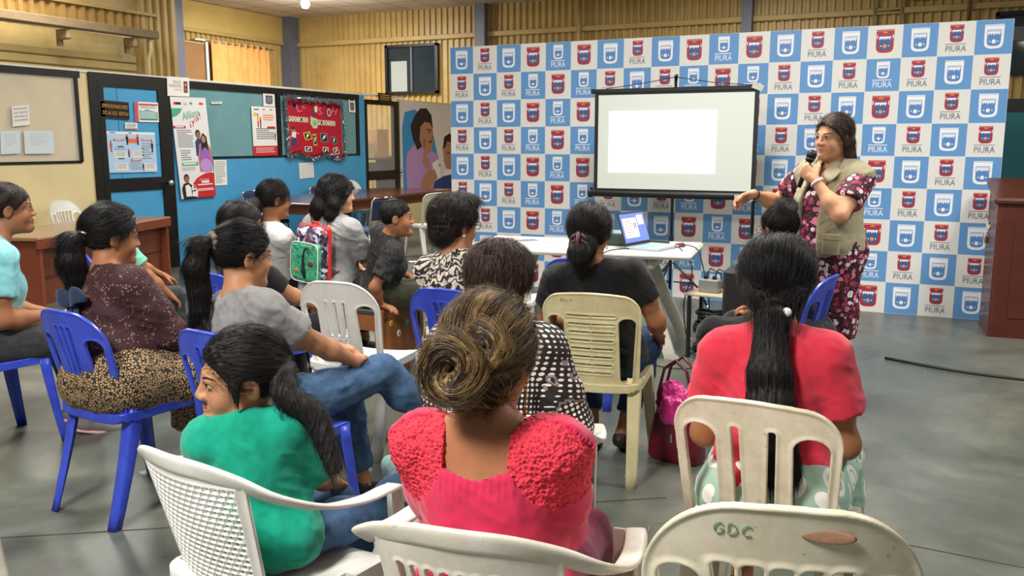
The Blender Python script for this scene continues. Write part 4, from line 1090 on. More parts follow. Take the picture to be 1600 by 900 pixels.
# cables
CB = M('cable_black', (18, 18, 20), 0.5)
def cable(pts, label, r=0.004):
    P = [Vector(p) for p in pts]; out = []
    for i in range(len(P) - 1):
        p0, p1, p2, p3 = P[max(i - 1, 0)], P[i], P[i + 1], P[min(i + 2, len(P) - 1)]
        for k in range(6):
            t = k / 6
            out.append(0.5 * ((2 * p1) + (p2 - p0) * t + (2 * p0 - 5 * p1 + 4 * p2 - p3) * t * t + (3 * p1 - p0 - 3 * p2 + p3) * t ** 3))
    out.append(P[-1])
    return tag(MB().tube(out, r, CB, 6).build('cable'), label, 'cable')
a = on_table(0.30, -0.1); b = on_table(0.72, -0.05)
cable([(a[0] + .1, a[1] - .09, TZ + .006), (a[0], a[1] - 0.3, TZ + .006), (a[0] - .1, a[1] - .32, TZ - .06)], 'thin cable running from the laptop to the near table edge')
cable([(b[0] - .1, b[1] + .05, TZ + .006), (b[0] + .02, b[1] - .15, TZ + .008), (b[0] + .11, b[1] - .2, TZ - .12), (b[0] + .06, b[1] - .2, .35), (b[0] + .12, b[1] - .2, .06), (b[0] + .3, b[1] - .3, .006), (b[0] + .42, b[1] - .15, .006)], 'black cable looping down from the right end of the folding table')
cable([(b[0] - .2, b[1] + .1, TZ + .006), (b[0] + .05, b[1] + .05, TZ + .01), (b[0] + .13, b[1] + .0, TZ - .1), (b[0] + .2, b[1] - .05, .3), (b[0] + .12, b[1] - .1, .02), (b[0] - .15, b[1] - .42, .006), (b[0] + .1, b[1] - .55, .006), (b[0] + .3, b[1] - .4, .006)], 'black cable sweeping over the floor under the table')
cable([(-0.2, 6.35, .008), (0.3, 6.15, .008), (1.0, 6.05, .008), (2.2, 5.75, .008), (3.2, 5.5, .008)], 'thick black cable across the floor on the right', 0.010)
# little stand with socket box and coiled cable
st = empty('socket_stand', (-1.27, 5.92, 0), 8, 'small wooden stand carrying the socket box beside the tripod', 'stand')
MB().box((0, 0, 0.44), (0.34, 0.28, 0.018), M('stand_board', (196, 180, 150), 0.6), bev=0.004).build('board', st)
for x in (-.14, .14):
    for y in (-.11, .11): MB().box((x, y, 0.216), (0.022, 0.022, 0.43), B2).build('leg', st)
sb = empty('socket_box', (-1.30, 5.90, 0.449), 8, 'grey metal socket box with plugs standing on the small stand', 'socket box')
MB().box((0, 0, 0.045), (0.14, 0.09, 0.09), M('box_grey', (150, 152, 148), 0.4, metal=0.3), bev=0.006).build('box', sb)
for x in (-.03, .03): MB().box((x, -0.01, 0.10), (0.026, 0.026, 0.03), B2, bev=0.004).tube([(x, 0, 0.115), (x + .02, .01, .16), (x + .09, .02, .13), (x + .1, .03, .03)], 0.005, CB).build('plug', sb)
mb = MB(); rnd = random.Random(3); pts = []
for i in range(14 * 12):
    a = 2 * PI * i / 14; rr_ = 0.13 + 0.02 * math.sin(i * .37); pts.append((-1.27 + rr_ * math.cos(a) * .9, 5.90 + rr_ * math.sin(a) * .75, 0.02 + 0.30 * i / 168 + 0.008 * math.sin(i * 1.7)))
tag(mb.tube(pts, 0.011, CB, 6).build('cable_coil'), 'thick coil of black cable under the small stand', 'cable')
# portable speaker on a trolley
ps = empty('portable_speaker', (-0.97, 5.72, 0), 14, 'black portable speaker trolley with raised handle and teal top behind the woman with the bun', 'speaker')
MB().box((0, 0, 0.36), (0.34, 0.30, 0.60), M('speaker_black', (30, 32, 33), 0.5), bev=0.03).box((0, -0.152, 0.36), (0.27, 0.01, 0.48), M('speaker_grille', (18, 18, 19), 0.7, 0.0)).build('cabinet', ps)
mb = MB()
for i in range(9): mb.box((-0.165, -0.0, 0.40 + i * .028), (0.016, 0.2, 0.012), B2)
mb.build('side_grooves', ps)
MB().ball((0, 0, 0.655), (0.17, 0.15, 0.085), M('speaker_teal', (52, 84, 78), 0.35)).build('top_shell', ps)
MB().tube([(-0.09, 0.1, 0.6), (-0.09, 0.1, 1.07), (-0.075, 0.1, 1.085), (0.075, 0.1, 1.085), (0.09, 0.1, 1.07), (0.09, 0.1, 0.6)], 0.012, B2).tube([(-0.085, 0.1, 1.085), (0.085, 0.1, 1.085)], 0.017, B2).build('handle', ps)
for s_ in (-1, 1): MB().lathe([(0.0, -.015), (0.045, -.015), (0.05, 0), (0.045, .015), (0, .015)], B2, (s_ * 0.15, 0.12, 0.05), axis=(1, 0, 0)).build('wheel', ps)
# handbag on the floor
hb = empty('handbag', (-0.98, 3.86, 0), 10, 'shiny burgundy handbag with tall handles on the floor beside the cream chair', 'bag')
g = NT('burgundy_leather', 0.25); co = g.coord('Object')
v = g.voro(co, 160); g.base(g.mix(g.math('LESS_THAN', v.outputs['Distance'], 0.22), (98, 18, 38), (150, 40, 66))); g.bump(v.outputs['Distance'], .3, .003)
BUR = g.m
mb = MB(); rings = []
for z, w, d in ((0, .13, .065), (.02, .145, .075), (.12, .14, .07), (.22, .115, .055), (.26, .105, .05)):
    rings.append([(w * math.copysign(abs(math.cos(t)) ** .6, math.cos(t)), d * math.copysign(abs(math.sin(t)) ** .6, math.sin(t)), z) for t in [2 * PI * i / 28 for i in range(28)]])
mb.loft(rings, BUR); mb.build('body', hb)
for y in (-.04, .04): MB().tube([(-.085, y, .2), (-.09, y, .34), (-.06, y, .47), (0, y * 1.1, .52), (.06, y, .47), (.09, y, .34), (.085, y, .2)], .008, M('bag_handle', (86, 22, 30), .35)).build('handle', hb)
MB().box((0, -.07, .13), (.012, .012, .05), CHROME, bev=.003).build('clasp', hb)
hb.scale = (.92, .92, .92)
F = Field((-.16, -.12, .14), (.16, .12, .44), .005); F.add([el((0, 0, .27), (.105, .062, .10)), el((-.03, .0, .35), (.06, .045, .05)), el((.05, -.01, .31), (.06, .05, .05)), el((.0, -.05, .26), (.08, .035, .07))], .02); F.plane((0, 0, .205), (0, 0, -1))
P, Q = F.mesh(); N = vnormals(P, Q); n_ = np.abs(vnoise(P * np.array((26, 26, 17)), 3)); P = (P + N * (.012 - .034 * np.minimum(n_, .5) + .004 * vnoise(P * 80, 5))[:, None]).astype(np.float32)
sv = tag(link_mesh('satin_scarf', P, Q, M('magenta_satin', (196, 30, 124), .35, sheen=.3), None, True), 'crumpled magenta satin scarf stuffed into the burgundy handbag', 'scarf'); sv.location = (-0.98, 3.86, 0); sv.rotation_euler = (0, 0, -R(10)); sv.scale = (.92, .92, .92)

# ================================================================== plastic chairs
def rr2(U, V, cu, cv, hu, hv, r):
    a, b = np.abs(U - cu) - hu + r, np.abs(V - cv) - hv + r
    return np.sqrt(np.maximum(a, 0) ** 2 + np.maximum(b, 0) ** 2) + np.minimum(np.maximum(a, b), 0) - r
def plate(mask, u, v, t, warp, h, hw=0.0025, bead=0.003, skirt=0.0):
    """sheet of thickness t cut to the 2D mask, rims thickened by bead (and turned down by skirt), then bent by warp"""
    us = np.arange(u[0], u[1] + h, h, dtype=np.float32); vs_ = np.arange(v[0], v[1] + h, h, dtype=np.float32)
    ws = np.arange(-t / 2 - bead - skirt - 2 * hw, t / 2 + bead + 2.5 * hw, hw, dtype=np.float32)
    U, V = np.meshgrid(us, vs_, indexing='ij')
    m = mask(U, V).astype(np.float32)
    e = np.clip(1 - (-m) / 0.013, 0, 1); e = e * e * (3 - 2 * e)
    half = (t / 2 + bead * e)[:, :, None]
    W = ws[None, None, :]
    lo = half + skirt * np.clip(1 - (-m) / 0.010, 0, 1)[:, :, None] ** 0.3 * (skirt > 0)
    dw = np.maximum(W - half, -W - lo)
    r = min(0.003, t * 0.45)
    a, b = m[:, :, None] + r, dw + r
    d = np.sqrt(np.maximum(a, 0) ** 2 + np.maximum(b, 0) ** 2) + np.minimum(np.maximum(a, b), 0) - r
    F = Field.__new__(Field); F.h = h; F.ax = [us, vs_, ws]; F.V = d.astype(np.float32)
    P, Q = F.mesh()
    return warp(P[:, 0], P[:, 1], P[:, 2]), Q
def warp_back(lean=14, c=0.9, y0=-0.185, z0=0.42, bow=0.0):
    sl, cl = math.sin(R(lean)), math.cos(R(lean))
    def f(u, v, w):
        s = np.sqrt(1 + (2 * c * u) ** 2)
        y = y0 - v * sl + c * u * u - w / s * cl - bow * np.sin(np.clip(v / 0.42, 0, 1) * PI)
        return np.stack([u + w * 2 * c * u / s, y, z0 + v * cl - w * sl], 1)
    return f
def back_outer(wb, wt, H, rt, crown=0.4):
    def f(U, V):
        W = wb + (wt - wb) * np.clip(V / H, 0, 1)
        a, b = np.abs(U) - W + rt, V - (H - crown * U * U) + rt
        d = np.sqrt(np.maximum(a, 0) ** 2 + np.maximum(b, 0) ** 2) + np.minimum(np.maximum(a, b), 0) - rt
        return np.maximum(d, -V)
    return f
def holes(outer, lst):
    def f(U, V):
        d = outer(U, V)
        for h in lst: d = np.maximum(d, -h(U, V))
        return d
    return f
def slot(cu, cv, hu, hv, r=None, fan=0.0, taper=0.0):
    """rounded opening; fan shifts it outwards with height, taper narrows it downwards"""
    def f(U, V):
        k = (V - cv)
        w = hu * (1 + taper * k / max(hv, 1e-6))
        Uc = (U - cu - fan * k)
        s = np.where(np.abs(w) > 1e-6, hu / np.maximum(w, hu * .2), 1)
        return rr2(Uc * s, V, 0, cv, hu, hv, r if r is not None else min(hu, hv) * 0.98)
    return f
CHAIR_H = 0.0035
def seat_part(m, root, hw=0.205, v0=-0.20, v1=0.215):
    out = lambda U, V: rr2(U, V, 0, (v0 + v1) / 2, hw, (v1 - v0) / 2, 0.055)
    def wp(u, v, w):
        z = 0.437 - 0.014 * (1 - np.clip(np.abs(u) / hw, 0, 1) ** 2) - 6.0 * np.maximum(v - (v1 - 0.06), 0) ** 2 + w
        return np.stack([u, v, z], 1)
    P, Q = plate(out, (-hw - .01, hw + .01), (v0 - .01, v1 + .01), 0.007, wp, 0.006, 0.003, 0.001, 0.032)
    return link_mesh('seat', P, Q, m, root, True)
def leg_part(m, root, top, foot, sx, sy, a0=0.062, a1=0.040, b0=0.055, b1=0.036):
    """tapered channel leg: corner outwards (sx, sy), open towards the seat"""
    rings = []
    for i in range(9):
        t = i / 8
        x = top[0] + (foot[0] - top[0]) * t; y = top[1] + (foot[1] - top[1]) * (t ** 1.25); z = top[2] * (1 - t) + foot[2] * t
        a = a0 + (a1 - a0) * t; b = b0 + (b1 - b0) * t; th = 0.008; r = 0.012
        prof = [(0, r), (r * .3, r * .3), (r, 0), (a - .003, 0), (a, .003), (a, th), (th + .006, th), (th, th + .006), (th, b), (.003, b), (0, b - .003)]
        rings.append([(x - sx * p, y - sy * q, z) for p, q in prof])
    if sx * sy < 0: rings = [r[::-1] for r in rings]
    return MB().loft(rings[::-1], m).build('leg', root)
def band(path, w, t, m, mb, ups):
    """flat rounded strip along path; ups gives the strip's wide direction"""
    P = [Vector(p) for p in path]; rings = []
    for i, p in enumerate(P):
        T = (P[min(i + 1, len(P) - 1)] - P[max(i - 1, 0)]).normalized()
        u = Vector(ups[i]); u = (u - T * u.dot(T)).normalized(); n = T.cross(u)
        ww = w[i] if isinstance(w, (list, tuple)) else w
        rings.append([p + u * (ww / 2 * math.copysign(abs(math.cos(a)) ** .55, math.cos(a))) + n * (t / 2 * math.copysign(abs(math.sin(a)) ** .7, math.sin(a))) for a in [2 * PI * k / 14 for k in range(14)]])
    mb.loft(rings, m); return mb
def spline(pts, n=5):
    P = [Vector(p) for p in pts]; out = []
    for i in range(len(P) - 1):
        p0, p1, p2, p3 = P[max(i - 1, 0)], P[i], P[i + 1], P[min(i + 2, len(P) - 1)]
        for k in range(n):
            t = k / n
            out.append(0.5 * ((2 * p1) + (p2 - p0) * t + (2 * p0 - 5 * p1 + 4 * p2 - p3) * t * t + (3 * p1 - p0 - 3 * p2 + p3) * t ** 3))
    out.append(P[-1]); return out
def plastic(key, c, c2, rough=0.32, var=0.5):
    g = NT(key, rough); co = g.coord('Object')
    n1 = g.noise(co, 9, 6, .7); n2 = g.noise(co, 34, 4, .6)
    a = g.ramp(n1.outputs['Fac'], [(.38, c2), (.62, c)])
    g.base(g.mix(g.math('MULTIPLY', g.math('GREATER_THAN', n2.outputs['Fac'], .68), var), a, tuple(int(v * .72) for v in c2)))
    return g.m
P_BLUE = plastic('blue_plastic', (62, 84, 204), (50, 68, 186), .3, .12)
P_CREAM = plastic('cream_plastic', (226, 216, 172), (208, 196, 148), .32, .2)
P_BEIGE = plastic('beige_plastic', (228, 220, 200), (208, 198, 172), .38, .6)
P_WHITE = plastic('white_chair_plastic', (234, 233, 228), (222, 220, 212), .3, .15)
P_IVORY = plastic('ivory_plastic', (228, 222, 210), (210, 202, 186), .35, .35)
def side_chair(root, style, m):
    H = 0.43; h = CHAIR_H; lean = 14; c = 0.9
    if style == 'cream':
        out = back_outer(.195, .215, H, .075, .5)
        hs = [slot(s * .147, .165, .030, .155, .028, s * .035, .2) for s in (-1, 1)]
        for i in range(8):
            for s in (-1, 1): hs.append(slot(s * (.048 + .0016 * (i - 4)), .06 + i * .038, .040 + .0016 * i, .0045))
        c = 0.6
    elif style == 'coral':
        out = back_outer(.185, .212, H, .085, .45)
        hs = [slot(s * .131, .175, .039, .172, .037, s * .035, .10) for s in (-1, 1)] + [slot(s * .040, .180, .0095, .175, .008, s * .03) for s in (-1, 1)]
        c = 0.55
    elif style == 'fan':
        out = back_outer(.195, .225, H, .15, .55)
        hs = [slot(s * .148, .15, .031, .150, .030, s * .045, .15) for s in (-1, 1)]
        for k in (-2, -1, 0, 1, 2): hs.append(slot(k * .036, .165, .0115, .155, .010, k * .058, .55))
        c = 0.9
    elif style == 'blue':
        out = back_outer(.185, .205, H, .13, .5)
        hs = [slot(s * .130, .165, .034, .155, .033, s * .03, .22) for s in (-1, 1)]
        for k in (-1, 0, 1): hs.append(slot(k * .031, .20, .0075, .165, .007, k * .035, .3))
        c = 1.0
    else:                                   # 'slit': central panel with two rows of slits
        out = back_outer(.185, .215, H, .14, .5)
        hs = [slot(s * .134, .165, .034, .150, .033, s * .035, .22) for s in (-1, 1)]
        for k in (-1, 0, 1): hs += [slot(k * .040, .245, .005, .085, .0045, k * .04), slot(k * .034, .090, .005, .055, .0045, k * .03)]
        c = 1.0
    P, Q = plate(holes(out, hs), (-.25, .25), (-.008, H + .01), 0.008, warp_back(lean, c), h, .0025, .0045)
    link_mesh('backrest', P, Q, m, root, True)
    seat_part(m, root)
    for s in (-1, 1):
        leg_part(m, root, (s * .200, -.185 + c * .035, .455), (s * .205, -.265, 0), s, -1, .058, .044)
        leg_part(m, root, (s * .206, .185, .43), (s * .228, .232, 0), s, 1)
def arm_chair(root, style, m):
    H = 0.40; h = 0.003; c = 1.15; lean = 16
    out = back_outer(.165, .205, H, .05, .3)
    hs = []
    if style == 'lattice':
        def lat(U, V):
            d = np.full(U.shape, 1.0, np.float32); pu, pv = .0235, .0175
            row = np.round((V - .03) / pv); Uo = U + np.where(np.mod(row, 2) == 0, 0, pu / 2)
            a = np.abs(Uo - np.round(Uo / pu) * pu); b = np.abs(V - .03 - row * pv)
            d = np.maximum(a - .0082, b - .0058) * .9
            lim = np.maximum(np.abs(U) - (.142 + .035 * V / H), np.maximum(V - .355, .02 - V))
            return np.maximum(d, lim + .004)
        hs = [lat]; h = 0.0025
    elif style == 'slots':
        hs = [slot(k * .031, .19, .0075, .125, .0072, k * .030, .2) for k in range(-4, 5)]
    else:
        hs = [slot(s * .105, .175, .045, .150, .043, s * .09, .3) for s in (-1, 1)] + [slot(0, .18, .010, .14, .009)]
    P, Q = plate(holes(out, hs), (-.24, .24), (-.008, H + .01), 0.007, warp_back(lean, c), h, .0025, .003)
    link_mesh('backrest', P, Q, m, root, True)
    seat_part(m, root, .225)
    sl, cl = math.sin(R(lean)), math.cos(R(lean))
    half = [(0, -.185 - .40 * sl, .42 + .40 * cl), (.10, -.185 - .395 * sl + c * .01, .42 + .395 * cl), (.19, -.185 - .36 * sl + c * .034, .415 + .375 * cl), (.255, -.19, .735), (.283, -.08, .685), (.285, .06, .655), (.275, .16, .648), (.262, .222, .632), (.258, .238, .59)]
    upsh = [(0, -.25, 1), (.1, -.3, 1), (.3, -.4, .9), (.7, -.4, .6), (1, 0, .3), (1, 0, .1), (1, .0, .05), (1, .1, .1), (1, 0, 0)]
    pts = [(-x, y, z) for x, y, z in half[:0:-1]] + half; ups = [(x, -y, -z) for x, y, z in upsh[:0:-1]] + upsh
    ups = [(-x, y, z) for x, y, z in upsh[:0:-1]]
    ups = [(x if abs(z) >= 0 else x, y, z) for x, y, z in ups] + upsh
    sp = spline(pts, 4); us = spline(ups, 4)
    # keep the wide direction continuous round the back
    for i in range(1, len(us)):
        if us[i].dot(us[i - 1]) < 0: us[i] = -us[i]
    band(sp, .052, .016, m, mb := MB(), us); mb.build('arm_rail', root)
    for s in (-1, 1):
        leg_part(m, root, (s * .205, -.17, .45), (s * .215, -.275, 0), s, -1, .058, .044)
        leg_part(m, root, (s * .272, .245, .625), (s * .262, .268, 0), s, 1, .066, .042, .05, .036)
        MB().loft([[(s * .225, y0, z), (s * .262, y0, z), (s * .262, y1, z), (s * .225, y1, z)] for z, y0, y1 in ((.395, .05, .24), (.44, .05, .24))], m, False).build('side_web', root)
PROTO = {}
def chair(kind, style, m, x, y, heading, label, group=None, scale=None, z=0.0):
    key = (kind, style, m.name)
    if key not in PROTO:
        r = empty('plastic_chair' if kind == 'side' else 'plastic_armchair')
        (side_chair if kind == 'side' else arm_chair)(r, style, m)
        PROTO[key] = r
    else:
        r = copy_tree(PROTO[key])
    return place(r, x, y, heading, z, label, 'chair', group, scale)
BL = 'blue plastic chairs of the audience'; WH = 'white and cream plastic chairs'
chair('side', 'blue', P_BLUE, -2.86, 2.47, 6, 'blue plastic chair under the woman in the maroon lace top, shown whole at left', BL)
chair('side', 'blue', P_BLUE, -4.02, 2.66, 10, 'blue plastic chair at the left edge under the woman in light cyan', BL)
chair('side', 'blue', P_BLUE, -2.10, 2.42, 8, 'blue plastic chair under the ponytailed woman in the grey t-shirt', BL)
chair('side', 'blue', P_BLUE, -1.84, 3.50, 2, 'blue plastic chair under the short-haired woman in the paisley blouse', BL)
chair('side', 'blue', P_BLUE, -0.66, 4.37, -80, 'blue plastic chair under the woman with the top bun', BL)
chair('side', 'blue', P_BLUE, -3.02, 3.42, 12, 'blue plastic chair under the woman with glasses behind the ponytailed woman', BL)
chair('side', 'blue', P_BLUE, -4.52, 3.90, 24, 'blue plastic chair under the person in mint, mostly hidden', BL)
chair('side', 'blue', P_BLUE, -1.72, 4.66, -5, 'empty blue plastic chair hidden in front of the woman in black', BL)
emp = chair('side', 'slit', P_WHITE, -2.42, 3.46, -6, 'empty white plastic chair with slit back in the middle left', WH)
crm = chair('side', 'cream', P_CREAM, -1.28, 3.66, -8, 'cream plastic chair with rows of back slots under the woman in black', WH)
cor = chair('side', 'coral', P_BEIGE, -0.33, 2.38, 4, 'worn beige plastic chair with broad back slats under the woman in coral', WH)
fan = chair('side', 'fan', P_BEIGE, -0.24, 1.66, -14, 'empty beige plastic chair with green letters in the right foreground', WH, 1.06)
chair('arm', 'lattice', P_WHITE, -1.45, 1.65, 9, 'white lattice-back plastic armchair under the girl in teal', WH, .92)
chair('arm', 'slots', P_IVORY, -0.76, 1.57, -8, 'ivory plastic armchair with slotted back under the woman in pink', WH, .93)
chair('arm', 'arch', P_WHITE, -1.06, 2.20, -16, 'white plastic armchair under the woman in the dotted blouse', WH, .93)
chair('side', 'fan', P_WHITE, -7.45, 6.05, 75, 'white plastic chair behind the desk against the cream wall', WH, 1.06)
chair('side', 'fan', P_WHITE, -7.60, 11.0, 90, 'white plastic chair beyond the meeting table by the glazed far door', WH)
chair('side', 'cream', P_WHITE, -5.72, 9.62, -62, 'white slatted plastic chair at the near side of the meeting table', WH)
chair('side', 'slit', P_WHITE, -2.50, 5.22, -15, 'white plastic chair at the folding table behind the dotted blouse', WH)
chair('side', 'fan', P_IVORY, -2.74, 1.50, 20, 'ivory plastic chair cut off by the left edge, only a leg in view', WH)
STROKES = {'G': [[(.8, .85), (.5, 1), (.15, .8), (.05, .4), (.3, .02), (.75, .15), (.85, .45), (.5, .45)]], 'D': [[(.1, 0), (.12, 1), (.6, .85), (.85, .5), (.6, .1), (.1, 0)]], 'C': [[(.85, .9), (.4, .95), (.1, .5), (.35, .05), (.85, .15)]],
           'L': [[(.15, 1), (.1, 0), (.75, .05)]], 'Y': [[(.05, 1), (.4, .5)], [(.8, 1), (.4, .5), (.3, 0)]]}
def chair_text(root, t, u, v, w, h, m, c, r):
    """hand-drawn marker letters on the rear of a chair back, reading along the chair's right"""
    mb = MB(); n = len(t)
    for i, ch in enumerate(t):
        for st in STROKES[ch]:
            P = spline([(u + w * ((i + x * .8) / n - .5), v + h * (y - .5), 0) for x, y in st], 4)
            q = warp_back(14, c)(np.array([p.x for p in P]), np.array([p.y for p in P]), np.full(len(P), .0060))
            mb.tube(q, r, m, 5)
    mb.build('marking', root)
chair_text(fan, 'GDC', -.075, .385, .060, .020, M('green_marker', (120, 160, 128), .6), .9, .0010)
chair_text(crm, 'GDLY', -.10, .395, .055, .012, M('faint_marker', (176, 168, 132), .6), .6, .0009)
MB().ball((0, 0, 0), (.04, .0016, .011), M('rust_stain', (176, 134, 104), .6, .3, 60)).build('stain', fan).location = (.06, -.185 - .385 * math.sin(R(14)) + .9 * .0036 - .0062, .42 + .385 * math.cos(R(14)) - .001)
# navy chairs with chrome frames at the meeting table
def navy_chair():
    r = empty('padded_chair'); nv = M('navy_pad', (30, 44, 84), .6); 
    MB().box((0, 0, .45), (.40, .40, .05), nv, bev=.02).build('seat', r)
    MB().box((0, -.2, .70), (.40, .04, .24), nv, Matrix.Rotation(R(8), 3, 'X'), bev=.018).build('backrest', r)
    for s in (-1, 1): MB().tube([(s * .2, .18, 0), (s * .2, .16, .43), (s * .2, -.16, .43), (s * .2, -.22, .80), (s * .17, -.225, .83), (0, -.225, .83)], .011, CHROME).tube([(s * .2, -.17, .43), (s * .21, -.24, 0)], .011, CHROME).build('frame', r)
    return r
nv = navy_chair(); place(nv, -5.78, 8.42, -85, 0, 'navy padded chair with chrome frame at the near end of the meeting table', 'chair', 'navy padded chairs')
for x, y, a, lab in ((-7.62, 8.85, 88, 'navy padded chair against the blue wall behind the white-shirted girl'), (-7.62, 10.2, 92, 'navy padded chair against the blue wall behind the grey polo woman')):
    place(copy_tree(nv), x, y, a, 0, lab, 'chair', 'navy padded chairs')
# straw fan and litter on the floor
rnd = random.Random(12); mb = MB(); STR = M('dry_straw', (190, 178, 136), .8)
for i in range(26):
    x, y = rnd.uniform(-1.7, -0.5), rnd.uniform(2.2, 3.6); a = rnd.uniform(0, PI); L = rnd.uniform(.02, .07)
    mb.tube([(x, y, .003), (x + L * math.cos(a), y + L * math.sin(a), .004)], .0012, STR, 4)
tag(mb.build('straw_litter'), 'scattered bits of dry straw on the floor near the handbag', 'straw', kind='stuff')
# ================================================================== people
def skin(key, c, sp=0.35):
    g = NT(key, 0.52); co = g.coord('Object')
    n = g.noise(co, 22, 5, .6); a = g.ramp(n.outputs['Fac'], [(.3, tuple(int(v * .93) for v in c)), (.7, c)])
    at = g.n('ShaderNodeAttribute'); at.attribute_name = 'lip'
    g.base(g.mix(at.outputs['Fac'], a, (int(c[0] * .82), int(c[1] * .52), int(c[2] * .52))))
    g.b.inputs['Subsurface Weight'].default_value = 0.12; g.b.inputs['Subsurface Radius'].default_value = (0.012, 0.005, 0.003); g.b.inputs['Subsurface Scale'].default_value = 1.0
    g.bump(g.noise(co, 260, 3).outputs['Fac'], 0.05, 0.002); g.b.inputs['Specular IOR Level'].default_value = sp
    return g.m
SK_A = skin('skin_tan', (188, 134, 98)); SK_B = skin('skin_brown', (168, 112, 78)); SK_C = skin('skin_light', (214, 160, 124)); SK_D = skin('skin_deep', (150, 98, 68))
def hair_mat(key, c, c2, streak=None, lo=.5, rough=.46):
    g = NT(key, rough); f = g.coord(attr='flow')
    n = g.noise(f, 420, 4, .65); n2 = g.noise(f, 75, 3, .6)
    a = g.ramp(n.outputs['Fac'], [(.35, c), (.7, c2)])
    if streak: a = g.mix(g.ramp(n2.outputs['Fac'], [(lo, (0, 0, 0)), (lo + .14, (255, 255, 255))]), a, g.ramp(n.outputs['Fac'], [(.3, tuple(int(v * .6) for v in streak)), (.7, streak)]))
    g.base(a); g.bump(n.outputs['Fac'], .55, .004); g.b.inputs['Specular IOR Level'].default_value = .32
    return g.m
H_BLK = hair_mat('hair_black', (9, 8, 9), (34, 30, 30)); H_DRK = hair_mat('hair_dark_brown', (18, 13, 12), (56, 42, 36))
H_STK = hair_mat('hair_streaked', (24, 17, 13), (60, 44, 32), (190, 154, 100), .47); H_SPK = hair_mat('hair_brown', (34, 24, 20), (84, 62, 50), (120, 96, 78), .55)
EYE_W = M('eye_white', (200, 190, 180), .3); EYE_I = M('iris_dark', (34, 20, 14), .12)
def frame(q):          # orthonormal rotation from yaw (clockwise), forward pitch, right roll
    y, p, r = q
    return np.array(Matrix.Rotation(-R(y), 3, 'Z') @ Matrix.Rotation(-R(p), 3, 'X') @ Matrix.Rotation(R(r), 3, 'Y'))
def ik(S, W, l1, l2, hint):
    d = W - S; L = np.linalg.norm(d)
    if L > (l1 + l2) * .995: W = S + d / L * (l1 + l2) * .995; d = W - S; L = np.linalg.norm(d)
    if L < abs(l1 - l2) + .03: L = abs(l1 - l2) + .03
    a = (l1 * l1 - l2 * l2 + L * L) / (2 * L); h = math.sqrt(max(l1 * l1 - a * a, 0)); u = d / np.linalg.norm(d)
    hn = np.asarray(hint, float); hn = hn - u * (hn @ u); hn /= max(np.linalg.norm(hn), 1e-6)
    return S + u * a + hn * h, W

